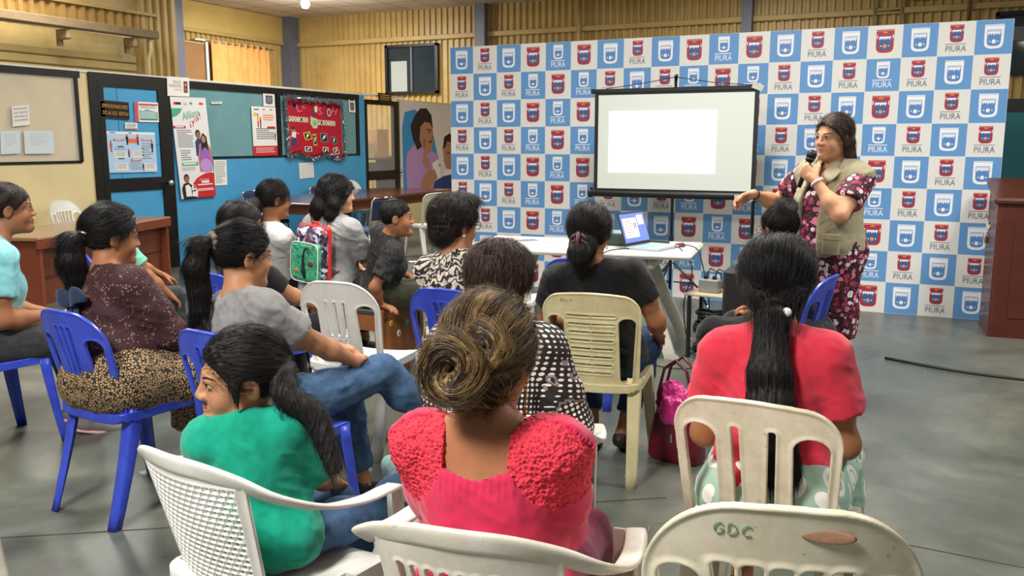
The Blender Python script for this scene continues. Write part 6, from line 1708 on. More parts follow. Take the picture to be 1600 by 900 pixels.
F_WHITE = plain('white_cotton', (222, 220, 216)); F_POLO = plain('polo_grey', (168, 170, 170)); F_PINK = plain('pink_jersey', (208, 44, 84), .85, .08); F_CORAL = plain('coral_jersey', (222, 54, 76), .85, .08)
F_BLK = plain('black_knit', (20, 20, 23), .9, .3); F_KHAKI = plain('khaki_twill', (166, 158, 128), .85, .08); F_APRON = plain('apron_blue', (40, 56, 84)); F_OLIVE = plain('olive_cloth', (58, 62, 42), .9, .2); F_MAG = plain('plum_cloth', (128, 24, 68), .85, .2)
g = NT('flame_tee', .85); co = g.coord('Object', scale=(1, 1, .55)); n = g.noise(co, 13, 5, .7, 2.5)
g.base(g.ramp(g.math('ABSOLUTE', g.math('SUBTRACT', n.outputs['Fac'], .5)), [(0, (104, 104, 104)), (.006, (60, 60, 60)), (.014, (18, 18, 20)), (1, (14, 14, 16))]))
F_FLAME = g.m
SHOE_W = M('shoe_white', (214, 212, 208), .5); SHOE_G = M('shoe_grey', (120, 112, 112), .7); SHOE_B = M('shoe_black', (22, 22, 24), .45); SOLE_P = M('sole_pink', (214, 168, 170), .6); GLS = M('glasses_black', (16, 16, 18), .25)
GOLDJ = M('gold_jewel', (206, 164, 84), .25, metal=1.0); SILV = M('silver_clip', (176, 172, 160), .3, metal=.9)

# ------------------------------------------------------------------ 1 woman in light cyan at the left edge
f = seatframe(-4.02, 2.66, 22)
b = Body(hip=(0, -.05, .52), hc=f((-3.96, 2.79, 1.135)), hs=.98, head=(14, 0, 0), fat=1.08, arms={'R': ((.10, .24, .62), (.3, -.6, -.8)), 'L': ((-.02, .30, .60), (-.3, -.6, -.8))}, hands={'R': ((-.7, .6, -.1), (0, 0, -1), 60)})
p = b.mesh(SK_B, fine_hands='R'); b.face(p, H_DRK)
top(b, p, F_CYAN, 't_shirt', sl=.62, seed=1)
trousers(b, p, GREYJ, seed=2); shoes(b, p, SHOE_G, SOLE_P)
hair(b, p, H_DRK, tie=(0, -.09, -.05), tails=[([b.hp((0, -.09, .0)), b.hp((0, -.115, -.07)), b.tp((0, -.10, .42)), b.tp((0, -.13, .30))], [.055, .05, .04, .02])], seed=1, strands=1500)
put(p, -4.02, 2.66, 22, 'seated woman in a light cyan t-shirt and dark jeans, cut by the left edge')
# straw fan in her hand
W1_ = Matrix.Rotation(-R(22), 3, 'Z') @ Vector(b.W['R'] + b.hd['R'] * .09) + Vector((-4.02, 2.66, 0))
mb = MB(); rnd = random.Random(2)
for i in range(46):
    a = rnd.uniform(-.55, .55); L = rnd.uniform(.22, .38); e_ = rnd.uniform(-.22, .22)
    d = Vector((.62 * math.cos(a) * 0 - .30 + .5 * a, -.86, .02 + e_)).normalized()
    mb.tube([W1_ - d * .06, W1_ + d * L * .5 + Vector((0, 0, -.01)), W1_ + d * L + Vector((0, 0, -.04 + rnd.uniform(-.03, .03)))], [.0018, .0022, .0008], M('palm_straw', (196, 184, 136), .7), 4)
tag(mb.build('palm_straw'), 'spread bundle of pale palm straw in the hand of the woman in cyan', 'straw', kind='stuff')

# ------------------------------------------------------------------ 2 woman in maroon lace, leopard skirt
f = seatframe(-2.86, 2.47, 10)
b = Body(hip=(0, -.05, .52), hc=f((-2.95, 2.50, 1.075)), hs=1.0, head=(14, 6, 0), fat=1.30, shw=1.06, arms={'R': ((.16, .28, .60), (.45, -.5, -.8))})
p = b.mesh(SK_B, fine_hands=''); b.face(p, H_BLK)
top(b, p, LACE_M, 'lace_top', inf=.014, sl=1.5, si=(.016, .016), hem=-.07, neck=(.068, .075, .05), amp=.005, seed=2)
garment(b, p, 'skirt', LEO, [(.10, b.leg('L', .022)[:2] + b.leg('R', .022)[:2] + [cut(b.torso(.014)[q_], (b.tp((0, 0, .10)), b.T @ V3(0, 0, 1))) for q_ in (0, 3, 5)]), (.06, [rc(b.K['L'], b.A['L'] + V3(0, 0, .12), .075, .085), rc(b.K['R'], b.A['R'] + V3(0, 0, .12), .075, .085), rc((b.K['L'] + b.K['R']) / 2, (b.A['L'] + b.A['R']) / 2 + V3(0, 0, .12), .075, .085)])], .009, .005, 4, planes=[((0, 0, .20), (0, 0, -1))])
shoes(b, p, SHOE_W, SHOE_G)
t0 = b.hp((0, -.105, .005)); tl_ = [t0, b.hp((.0, -.150, -.03)), b.hp((.0, -.150, -.10)), b.hp((0, -.125, -.17)), b.hp((0.01, -.12, -.22))]
hair(b, p, H_BLK, tie=(0, -.10, .0), shell=(.090, .108, .096), tails=[(tl_, [.026, .046, .052, .046, .018])], amp=.003, seed=2, h=.005, strands=2600, slen=9, curlk=.28, wild=1.3)
hair_t = MB().tube([b.hp((-.045, -.112, .025)), b.hp((-.02, -.128, .024)), b.hp((.03, -.125, .018)), b.hp((.05, -.108, .014))], .006, SILV, 8).build('hair_clip', p)
mb = MB(); c0 = b.tp((-.02, -.155, .34)); q = Matrix(b.T.tolist())
for s_ in (-1, 1):
    L = [c0 + q @ Vector((s_ * .10 * t, -.012 - .02 * math.sin(t * PI), .03 * math.sin(t * PI) + .015 * t)) for t in [i / 8 for i in range(9)]]
    band(L, [.02, .05, .065, .07, .07, .065, .055, .04, .02], .018, F_APRON, mb, [q @ Vector((0, 0, 1))] * 9)
    L = [Vector(c0) + q @ Vector((s_ * (.02 + .05 * t), -.015, -.16 * t)) for t in [i / 5 for i in range(6)]]
    band(L, [.03, .035, .035, .035, .03, .03], .006, F_APRON, mb, [q @ Vector((1, 0, 0))] * 6)
mb.ball(c0, .018, F_APRON)
L = []
for i in range(25):
    a = 2 * PI * i / 24; L.append(b.tp((.200 * math.sin(a), -.166 * math.cos(a) + .005, .15)))
band(L, .035, .008, F_APRON, mb, [q @ Vector((0, 0, 1))] * 25); mb.build('apron_tie', p)
put(p, -2.86, 2.47, 10, 'heavy-set seated woman in a maroon lace top and leopard skirt with curly ponytail')

# ------------------------------------------------------------------ 3 person in mint, mostly hidden
b = Body(s=.76, hip=(0, -.05, .50), lean=6, head=(20, 5, 0), arms={'R': ((.20, .22, .48), (.5, -.5, -.8))})
p = b.mesh(SK_B, h=.011, fine_hands='', hf=.006); b.face(p, H_BLK); top(b, p, F_MINT, 't_shirt', sl=.6, h=.009, seed=4); trousers(b, p, GREYJ, h=.011); shoes(b, p, SHOE_B)
hair(b, p, H_BLK, tie=(0, -.09, -.05), tails=[([b.hp((0, -.09, .0)), b.hp((0, -.115, -.08)), b.tp((0, -.10, .36))], [.05, .045, .02])], strands=0, h=.007)
put(p, -4.52, 3.90, 20, 'seated person in a mint t-shirt, mostly hidden behind the woman in maroon lace')

# ------------------------------------------------------------------ 4 ponytailed woman in grey, legs crossed
f = seatframe(-2.10, 2.42, 14)
b = Body(hip=(0, -.06, .52), hc=f((-2.19, 2.41, 1.05)), hs=.97, head=(12, 8, 0), fat=1.03, arms={'R': ((.12, .30, .63), (.5, -.5, -.8)), 'L': ((.02, .36, .64), (-.4, -.4, -.7))},
         hands={'R': ((-.55, .75, .0), (0, 0, -1), 35), 'L': ((.6, .6, -.1), (0, 0, -1), 30)}, legs={'R': ((.10, .44, .56), (.20, .74, .27), (.2, 1, -.35)), 'L': ((-.06, .38, .48), (-.03, .44, .085))})
p = b.mesh(SK_A, fine_hands='R'); b.face(p, H_BLK)
top(b, p, F_GREYT, 't_shirt', sl=.62, si=(.010, .020), amp=.006, seed=5); trousers(b, p, JEANS, inf=.012, inf2=.020, seed=6, amp=.006); shoes(b, p, SHOE_B)
t0 = b.hp((0, -.108, .045)); tl_ = [t0, b.hp((-.012, -.155, .025)), b.hp((-.02, -.165, -.05)), b.hp((-.025, -.145, -.13)), b.hp((-.02, -.14, -.20)), b.hp((-.05, -.15, -.27))]
hair(b, p, H_BLK, tie=(0, -.095, .045), shell=(.084, .103, .092), tails=[(tl_, [.020, .036, .042, .038, .030, .010])], amp=.0035, seed=5, strands=2600, slen=9)
mb = MB()
for i in range(9): mb.ball(b.hp((.026 * math.cos(i * .7), -.118 - .006 * math.sin(i * .7), .045 + .026 * math.sin(i * .7))), .0125, M('scrunchie', (150, 136, 116), .6, .5, 60, col2=(60, 52, 46)), 10, 6)
mb.build('scrunchie', p)
put(p, -2.10, 2.42, 14, 'seated ponytailed woman in a grey t-shirt and jeans with crossed legs')

# ------------------------------------------------------------------ 6 woman with glasses behind her
f = seatframe(-3.05, 3.42, 20)
b = Body(hip=(0, -.05, .52), hc=f((-3.06, 3.37, 1.04)), hs=.97, head=(14, 4, 0), fat=1.1)
p = b.mesh(SK_A, h=.011, fine_hands=''); b.face(p, H_BLK, glasses=GLS); top(b, p, F_BLK, 'blouse', sl=.8, h=.009, seed=7); trousers(b, p, BLKF, h=.011); shoes(b, p, SHOE_B)
hair(b, p, H_BLK, tie=(0, -.10, -.05), shell=(.090, .110, .096), lumps=[((0, -.095, -.062), (.05, .045, .05))], tails=[([b.hp((0, -.11, -.05)), b.hp((0, -.13, -.12)), b.hp((0, -.12, -.19))], [.04, .035, .015])], strands=900, seed=6)
put(p, -3.05, 3.42, 20, 'seated woman with black-rimmed glasses behind the ponytailed woman in grey')

# ------------------------------------------------------------------ 7 girl in white t-shirt on the bench
f = seatframe(-3.90, 4.62, 20)
b = Body(hip=(0, -.05, .52), hc=f((-3.80, 4.49, 1.085)), hs=.98, head=(10, 6, 0), lean=0)
p = b.mesh(SK_B, h=.010, fine_hands=''); b.face(p, H_BLK, glasses=GLS); top(b, p, F_WHITE, 't_shirt', sl=.62, seed=8); trousers(b, p, BLKF, h=.011); shoes(b, p, SHOE_B)
tl_ = [b.hp((.0, -.095, -.0)), b.hp((-.01, -.135, -.06)), b.hp((-.01, -.13, -.14)), b.hp((.02, -.12, -.22)), b.hp((.02, -.12, -.30))]
hair(b, p, H_BLK, tie=(0, -.095, .0), shell=(.088, .108, .096), tails=[(tl_, [.035, .048, .046, .036, .012])], strands=2200, slen=9, seed=8)
put(p, -3.90, 4.62, 20, 'seated young woman in a white t-shirt with long black ponytail and glasses')

# ------------------------------------------------------------------ 8 woman in grey polo with the dinosaur backpack
f = seatframe(-3.47, 4.68, 8)
b = Body(hip=(0, -.05, .52), hc=f((-3.43, 4.65, 1.122)), hs=1.0, head=(40, 2, 0), fat=1.06, arms={'R': ((.14, .30, .60), (.35, -.4, -.9))})
p = b.mesh(SK_C, h=.010, fine_hands=''); b.face(p, H_BLK)
top(b, p, F_POLO, 'polo_shirt', inf=.017, sl=.72, amp=.006, seed=9); trousers(b, p, JEANS2, h=.010); shoes(b, p, SHOE_B)
mb = MB(); q = Matrix(b.T.tolist())
band([b.tp((.060 * math.sin(a), .012 + .062 * math.cos(a), .475 - .018 * math.cos(a))) for a in [-PI * .8 + 1.6 * PI * i / 16 for i in range(17)]], .05, .008, F_POLO, mb, [q @ Vector((0, .0, 1))] * 17); mb.build('collar', p)
hair(b, p, H_BLK, front=True, tie=(0, -.02, -.3), keep_ears=False, low=None, hairline=(.088, .068), shell=(.090, .108, .098), tails=[([b.hp((s_ * .055, -.035, .02)), b.hp((s_ * .082, -.030, -.06)), b.hp((s_ * .080, -.045, -.13)), b.hp((s_ * .075, -.055, -.19))], [.045, .036, .036, .018]) for s_ in (-1, 1)] + [([b.hp((0, -.075, .0)), b.hp((0, -.10, -.09)), b.hp((0, -.105, -.20))], [.06, .062, .03])], strands=2600, slen=9, seed=9, kt=.035, fringe=[([(-.01, .085, .07), (.04, .085, .045), (.072, .05, .0), (.080, .02, -.05)], [.012, .014, .016, .014])])
mb = MB(); band([b.tp((.165, .06, .45)), b.tp((.175, .085, .36)), b.tp((.16, .10, .27)), b.tp((.165, .03, .17)), b.tp((.12, -.12, .13))], .026, .008, M('strap_red', (200, 34, 50), .6), mb, [q @ Vector((1, 0, .2))] * 5); mb.build('cross_strap', p)
put(p, -3.47, 4.68, 8, 'seated woman in a grey polo shirt wearing the child backpack, facing right')
# backpack
bp_ = empty('backpack', (-3.47, 4.68, 0), 8, 'colourful child backpack with a green long-necked dinosaur picture', 'backpack')
bp0 = V3(*b.tp((.01, -.225, .25)))
def bpp(x, y, z): return bp0 + b.T @ V3(x, y, z)
g = NT('backpack_print', .5); co = g.coord('Object'); n = g.noise(co, 16, 4, .6, 1.5)
g.base(g.ramp(n.outputs['Fac'], [(.35, (34, 120, 92)), (.47, (64, 168, 126)), (.55, (90, 190, 150)), (.63, (60, 92, 70)), (.7, (150, 60, 60))]))
BPG = g.m
g = NT('backpack_camo', .5); co = g.coord('Object'); v = g.voro(co, 46); g.base(g.ramp(v.outputs['Color'], [(0, (40, 36, 56)), (.3, (150, 146, 180)), (.5, (70, 60, 90)), (.7, (220, 216, 226)), (.85, (150, 60, 70))], 'CONSTANT'))
BPC = g.m; BPR = M('backpack_red', (222, 50, 42), .5); BPW = M('backpack_piping', (220, 222, 216), .5)
def slab(name, c, hx, hy, hz, rad, m):
    F = Field(bpp(*c) - np.max([hx, hy, hz]) * 1.6, bpp(*c) + np.max([hx, hy, hz]) * 1.6, .007); F.add([bx(bpp(*c), (hx, hy, hz), rad, b.T)], 0); P, Q_ = F.mesh(); return link_mesh(name, P, Q_, m, bp_, True)
slab('body', (0, .03, 0), .128, .050, .175, .05, BPC); slab('side_band', (0, .045, .004), .134, .022, .181, .022, BPR); slab('front_pocket', (0, -.026, -.045), .118, .026, .122, .026, BPG)
mb = MB()
outl = [(.118 * math.copysign(abs(math.cos(a)) ** .35, math.cos(a)), -.046, -.045 + .124 * math.copysign(abs(math.sin(a)) ** .35, math.sin(a))) for a in [2 * PI * i / 40 for i in range(41)]]
mb.tube([bpp(*o_) for o_ in outl], .004, BPW, 6, False).build('piping', bp_)
mb = MB(); DN = M('dino_dark', (24, 48, 46), .5)
mb.tube([bpp(.015, -.050, -.14), bpp(.0, -.051, -.09), bpp(-.004, -.051, -.02), bpp(.006, -.050, .03), bpp(.030, -.059, .052), bpp(.05, -.059, .045)], [.012, .016, .009, .007, .008, .004], DN, 8)
mb.ball(bpp(0, -.050, -.105), (.028, .006, .02), DN, 12, 7, q); mb.ball(bpp(-.06, -.050, -.10), (.022, .005, .012), M('dino_orange', (222, 130, 50), .5), 10, 6, q); mb.ball(bpp(.06, -.050, -.05), (.03, .005, .02), M('dino_maroon', (104, 46, 60), .5), 10, 6, q)
mb.build('dinosaur_picture', bp_)
MB().tube([bpp(-.03, .05, .17), bpp(-.025, .05, .20), bpp(.025, .05, .20), bpp(.03, .05, .17)], .007, BPR).build('grab_handle', bp_)

# ------------------------------------------------------------------ 9 boy leaning on the bench end
f = seatframe(-3.08, 4.65, 42)
b = Body(hip=(-.02, -.04, .515), hc=f((-2.93, 4.57, .992)), hs=.94, head=(18, 0, 0), fat=.92, twist=0, arms={'R': tuple([f((-3.03, 4.52, .455)), (.6, -.6, .1)]), 'L': ((-.16, .20, .58), (-.5, -.5, -.7))}, hands={'R': ((.55, .45, -.12), (0, 0, -1), 18)}, legs={'R': ((.22, .38, .50), (.20, .44, .085)), 'L': ((.02, .40, .50), (0, .46, .085))})
p = b.mesh(SK_B, h=.009, fine_hands='R'); b.face(p, H_BLK, brow=1.3); top(b, p, F_FLAME, 't_shirt', inf=.018, sl=.72, si=(.018, .028), amp=.006, seed=10); trousers(b, p, F_OLIVE, inf=.018, inf2=.03); shoes(b, p, SHOE_B, SHOE_W)
hair(b, p, H_BLK, shell=(.080, .098, .090), hairline=(.086, .060), tie=(0, -.02, .3), amp=.002, curl=.002, low=-.055, strands=1500, slen=3, seed=10)
put(p, -3.08, 4.65, 42, 'boy in a black flame-print t-shirt leaning one hand on the wooden bench end')

# ------------------------------------------------------------------ 10 short-haired woman in paisley
f = seatframe(-1.84, 3.48, 4)
b = Body(hip=(0, -.05, .52), hc=f((-1.915, 3.47, 1.085)), hs=1.0, head=(20, 6, 0), fat=1.22)
p = b.mesh(SK_A, fine_hands=''); b.face(p, H_DRK, glasses=GLS); top(b, p, PAIS, 'blouse', inf=.016, sl=.9, amp=.005, seed=11); trousers(b, p, BLKF, h=.011); shoes(b, p, SHOE_B)
hair(b, p, H_DRK, shell=(.096, .116, .104), sc=(0, -.022, .040), tie=(0, -.02, .3), lumps=[((0, -.07, -.02), (.078, .055, .07)), ((0, .03, .105), (.07, .07, .035))], low=-.095, amp=.003, curl=.005, strands=3000, slen=6, curlk=.55, seed=11, wild=1.6)
MB().ball(b.hp((.080, -.012, -.045)), .006, M('pearl', (236, 230, 222), .2), 10, 7).build('earring', p)
put(p, -1.84, 3.48, 4, 'seated woman with short dark curly hair and glasses in a paisley blouse')

# ------------------------------------------------------------------ 11 woman in dotted blouse
f = seatframe(-1.09, 2.20, -12)
b = Body(hip=(0, -.04, .52), hc=f((-1.13, 2.31, 1.035)), hs=.98, head=(4, 12, 0), fat=1.12, shw=.98, arms={'R': ((.18, .24, .60), (.4, -.6, -.7)), 'L': ((-.14, .28, .60), (-.3, -.6, -.8))})
p = b.mesh(SK_B, fine_hands=''); b.face(p, H_DRK, glasses=GLS); top(b, p, DOTS, 'blouse', inf=.018, sl=1.15, si=(.024, .034), hem=-.10, amp=.005, seed=12); trousers(b, p, BLKF, h=.010); shoes(b, p, SHOE_B)
hair(b, p, H_SPK, shell=(.094, .112, .100), tie=(0, -.02, .3), lumps=[((0, -.075, -.03), (.078, .052, .07)), ((.0, .02, .09), (.07, .08, .03))], low=-.11, amp=.003, curl=.006, strands=3600, slen=7, curlk=.35, wild=2.2, seed=12)
put(p, -1.09, 2.20, -12, 'seated woman with tousled short brown hair in a black and white dotted blouse')

# ------------------------------------------------------------------ 13 woman in black on the cream chair
f = seatframe(-1.28, 3.66, -8)
b = Body(hip=(.01, .0, .52), hc=f((-1.325, 3.60, 1.06)), hs=1.0, head=(6, 4, 0), fat=1.16, shw=1.18, arms={'R': ((.22, .20, .58), (.6, -.4, -.7)), 'L': ((-.20, .22, .58), (-.6, -.4, -.7))}, legs={k: ((g_ * .15, .34, .50), (g_ * .07, .16, .10), (g_ * .1, 1, -.5)) for k, g_ in (('L', -1), ('R', 1))})
p = b.mesh(SK_B, fine_hands=''); b.face(p, H_BLK); top(b, p, F_BLK, 'blouse', inf=.014, sl=.52, hem=-.03, amp=.005, seed=13); trousers(b, p, JEANS2, seed=14, ankle=.10)
shoes(b, p, M('sandal', (40, 30, 26), .5), name='sandal')
hair(b, p, H_BLK, shell=(.094, .112, .100), tie=(0, -.10, -.03), lumps=[((0, -.085, -.05), (.062, .055, .07))], tails=[([b.hp((0, -.10, -.02)), b.hp((0, -.125, -.08)), b.hp((0.0, -.10, -.135))], [.04, .05, .022])], seed=13, strands=2000)
m_ = MB(); CLP = M('claw_clip', (96, 60, 62), .35)
for s_ in (-1, 1):
    for i in range(4): m_.tube([b.hp((s_ * .010, -.150, .0 - .022 * i)), b.hp((s_ * .028, -.148, -.012 - .022 * i)), b.hp((s_ * .036, -.135, -.026 - .022 * i))], [.006, .005, .003], CLP, 6)
m_.tube([b.hp((0, -.155, .008)), b.hp((0, -.165, -.03)), b.hp((0, -.155, -.075))], .008, CLP).build('hair_claw', p)
m_ = MB().tube([b.hp((.083 + .0 * a, -.012 + .014 * math.sin(a), -.052 + .014 * math.cos(a))) for a in [2 * PI * i / 14 for i in range(15)]], .0016, GOLDJ, 6, False).build('earring', p)
put(p, -1.28, 3.66, -8, 'broad-shouldered seated woman in a black top on the cream chair, seen from behind')

# ------------------------------------------------------------------ 15 woman with top bun
f = seatframe(-.58, 4.36, -74)
b = Body(hip=(0, -.03, .515), hc=f((-.655, 4.40, 1.03)), hs=.95, head=(24, 4, 0), fat=1.26, arms={'R': ((.10, .20, .62), (.3, -.7, -.7)), 'L': ((-.06, .16, .62), (-.3, -.7, -.7))})
p = b.mesh(SK_B, fine_hands=''); b.face(p, H_BLK, glasses=GLS); top(b, p, F_BLK, 't_shirt', sl=.55, si=(.018, .03), seed=15); trousers(b, p, BLKF, inf=.03, inf2=.03); shoes(b, p, SHOE_B)
bun = [b.hp((.030 * math.cos(a), -.070 + .030 * math.sin(a) * .5, .118 + .022 * math.sin(a))) for a in [2 * PI * i / 12 for i in range(14)]]
hair(b, p, H_BLK, tie=(0, -.06, .10), shell=(.082, .101, .090), tails=[(bun, [.020] * 14)], lumps=[((0, -.072, .118), (.026, .022, .030))], seed=15, strands=900)
put(p, -.58, 4.36, -74, 'seated woman with glasses and a small top bun in black, just before the standing speaker')

# ------------------------------------------------------------------ 14 woman in coral with long ponytail
f = seatframe(-.33, 2.36, -2)
b = Body(hip=(0, -.02, .52), hc=f((-.365, 2.47, 1.075)), hs=1.0, head=(-4, 8, 0), fat=1.04, shw=.88, arms={'R': ((.15, .28, .60), (.30, -.7, -.7)), 'L': ((-.15, .28, .60), (-.38, -.7, -.7))}, legs={'L': ((-.13, .40, .50), (-.12, .36, .085)), 'R': ((.13, .40, .50), (.14, .40, .085))}, legfat=1.2)
p = b.mesh(SK_B, h=.008, fine_hands=''); b.face(p, H_BLK); top(b, p, F_CORAL, 't_shirt', inf=.013, sl=.60, si=(.016, .028), hem=-.03, neck=(.066, .07, .045), amp=.0045, seed=16, h=.006)
trousers(b, p, MINTC, inf=.016, inf2=.03, seed=17, ankle=.10); shoes(b, p, SHOE_B, SHOE_W)
t0 = b.hp((0, -.10, -.062)); tl_ = [t0, b.hp((0, -.128, -.095)), b.tp((.005, -.145, .36)), b.tp((.01, -.155, .27)), b.tp((.02, -.150, .17)), b.tp((.045, -.15, .08)), b.tp((.05, -.145, .01))]
hair(b, p, H_BLK, tie=(0, -.09, -.06), shell=(.098, .114, .100), sc=(0, -.02, .030), tails=[(tl_, [.022, .038, .054, .060, .054, .040, .012])], lumps=[((0, -.07, -.03), (.085, .055, .07))], low=-.10, amp=.0035, seed=16, strands=4000, slen=11, h=.0045)
m_ = MB().tube([b.hp((.024 * math.cos(a), -.114 - .004 * math.sin(a), -.078 + .018 * math.sin(a))) for a in [2 * PI * i / 14 for i in range(15)]], .0045, M('tie_cream', (214, 206, 186), .6), 6, False)
for x, z in ((.012, -.082), (.036, -.078), (.024, -.096)): m_.ball(b.hp((x, -.142, z)), .0125, M('bead_white', (238, 234, 228), .25), 12, 8)
m_.build('hair_tie', p)
MB().ball(b.hp((-.082, -.012, -.048)), .005, GOLDJ, 8, 6).build('earring', p)
put(p, -.33, 2.36, -2, 'seated woman in a coral t-shirt with a long black ponytail and mint patterned trousers')

# ------------------------------------------------------------------ 12 woman in pink with a bun
f = seatframe(-.75, 1.56, -6)
b = Body(hip=(0, -.05, .52), hc=f((-.785, 1.56, 1.02)), hs=1.02, head=(4, 8, 0), fat=1.12, shw=1.12, arms={'R': ((.02, .22, .61), (.35, -.8, -.6)), 'L': ((-.10, .24, .60), (-.25, -.6, -.8))}, legs={'R': ((.08, .34, .50), (.08, .36, .085)), 'L': ((-.12, .34, .50), (-.12, .36, .085))})
p = b.mesh(SK_B, h=.0075, hf=.004, fine_hands=''); b.face(p, H_STK)
PATCH = {k: (b.tp((g_ * .175, -.030, .385)), (.098, .125, .088), b.T @ rotm('Y', g_ * 42)) for k, g_ in (('L', -1), ('R', 1))}
def pleats(P, Q):
    q = (P - b.hip) @ b.T / b.s; N = vnormals(P, Q); w = np.clip((q[:, 2] - .29) / .05, 0, 1) * (q[:, 1] < 0) * np.clip((.17 - np.abs(q[:, 0])) / .03, 0, 1)
    return (P + N * (w * .0018 * np.sin(q[:, 0] * 330 + 3 * vnoise(P * 12)))[:, None]).astype(np.float32)
top(b, p, F_PINK, 'blouse', post=pleats, inf=.014, sl=1.6, si=(.022, .03), hem=-.08, neck=(.150, .12, .115), neckc=(0, -.055, .452), amp=.004, seed=18, h=.0055,
    subs=[(.01, [el(b.tp((0, .10, .46)), (.13, .14, .11), b.T)])] + [(.004, [el(PATCH[k][0], np.array(PATCH[k][1]) - .010, PATCH[k][2])]) for k in 'LR'], label='pink jersey blouse with wide neckline')
for k, g_ in (('L', -1), ('R', 1)):
    S, E = b.S[k], b.E[k]; prim = b.torso(.014)[-3:] + [rc(S, S + (E - S) * .5, .054 * b.s + .020, .048 * b.s + .024), b.torso(.014)[2]]
    F = Field(np.min([q[1] for q in prim], 0) - .03, np.max([q[2] for q in prim], 0) + .03, .0045); F.add(prim, .04); F.inter(el(*PATCH[k])); F.plane(b.tp((g_ * .085, 0, .4)), b.T @ V3(-g_, 0, 0))
    P, Q_ = F.mesh(); N = vnormals(P, Q_); P = (P + N * (.003 * vnoise(P * 130, 3) + .002 * vnoise(P * 260, 4))[:, None]).astype(np.float32)
    cy = link_mesh('crochet_shoulder', P, Q_, CRO, p, True); cy['label'] = 'coral crochet shoulder patch'
trousers(b, p, F_MAG, inf=.012, inf2=.02); shoes(b, p, SHOE_B)
bun = [b.hp((-.004 + (.036 + .004 * math.sin(a * 2)) * math.cos(a), -.150 - .008 * math.sin(a * .5), -.010 + .040 * math.sin(a))) for a in [2 * PI * i / 18 for i in range(20)]]
b2 = [b.hp((.052 + .022 * math.cos(a), -.132, .030 + .026 * math.sin(a))) for a in [2 * PI * i / 12 for i in range(13)]]
hair(b, p, H_STK, tie=(0, -.10, 0), shell=(.093, .110, .100), sc=(0, -.020, .034), tails=[(bun, [.023] * 20), (b2, [.013] * 13)], lumps=[((0, -.125, -.008), (.050, .030, .050)), ((0, -.07, -.045), (.074, .05, .055))], low=-.095, amp=.0035, seed=18, strands=4500, slen=7, h=.004, wild=1.3, thick=.0007, tailstrand=False)
m_ = MB()
for i in range(7): m_.ball(b.hp((.084, -.006, -.042 - .010 * i)), .0032 if i < 6 else .005, GOLDJ, 8, 6)
m_.tube([b.hp((.084, -.006, -.036)), b.hp((.084, -.006, -.105))], .0012, GOLDJ, 5).build('earring', p)
put(p, -.75, 1.56, -6, 'seated woman in a pink blouse with crochet shoulders and streaked hair in a bun')

# ------------------------------------------------------------------ 5 girl in teal with braids
f = seatframe(-1.47, 1.65, -26)
b = Body(hip=(.01, -.015, .470), hc=f((-1.52, 1.64, .872)), hs=1.0, head=(-116, 4, -6), fat=1.0, shw=.94, arms={'R': ((.14, .20, .52), (.25, -.6, -.8)), 'L': ((-.10, .22, .52), (-.3, -.4, -.8))}, legs={'R': (f((-1.28, 1.92, .47)), f((-1.34, 2.08, .47)), (-.3, .6, .55)), 'L': (f((-1.45, 1.92, .45)), f((-1.42, 2.00, .25)), (0, 1, -.2))})
p = b.mesh(SK_A, h=.0075, hf=.0035, fine_hands=''); b.face(p, H_BLK)
top(b, p, F_TEAL, 't_shirt', inf=.020, sl=.85, si=(.024, .034), hem=-.10, neck=(.072, .08, .055), amp=.005, seed=20, h=.006, k=.035)
trousers(b, p, JEANS, inf=.006, inf2=.016, seed=21, ankle=.03, waist=.05)
shoes(b, p, M('slipper_mint', (130, 196, 176), .6, .5, 18, col2=(120, 84, 140)), SHOE_W, 'slipper')
def braid(pts, r0, r1, n, seed):
    P = spline(pts, 6); tl = []
    for ph in (0, 2 * PI / 3, 4 * PI / 3):
        q = [];
        for i, p_ in enumerate(P):
            t = i / (len(P) - 1); a = ph + t * n * PI; T = (P[min(i + 1, len(P) - 1)] - P[max(i - 1, 0)]).normalized(); u = T.cross(Vector((0, 1, .2))).normalized(); v_ = T.cross(u); r = r0 + (r1 - r0) * t
            q.append(V3(*(p_ + u * math.cos(a) * r * .75 + v_ * math.sin(a * 1) * r * .55)))
        tl.append((q, [(r0 + (r1 - r0) * i / (len(P) - 1)) * .72 for i in range(len(P))]))
    return tl
BRAID = [(-1.383, 1.645, 0.843), (-1.319, 1.661, 0.799), (-1.28, 1.653, 0.743), (-1.244, 1.642, 0.676)]; root = b.hp((-.02, -.095, .02)); back = [root] + [f(q) for q in BRAID]
back = [Vector(q) for q in back]
hair(b, p, H_BLK, tie=(-.02, -.10, .03), shell=(.086, .106, .098), sc=(0, -.018, .034), hairline=(.084, .064), tails=braid(back, .026, .011, 7, 1) + [([b.hp((-.03, .06, .10)), b.hp((-.062, .045, .06)), b.hp((-.080, .030, .01)), b.hp((-.084, .026, -.05))], [.008, .011, .010, .003])], keep_ears=True, seed=20, strands=2200, slen=6, h=.0042, wild=1.4, thick=.0007)
put(p, -1.47, 1.65, -26, 'small girl in a teal t-shirt with braided hair looking to the left')

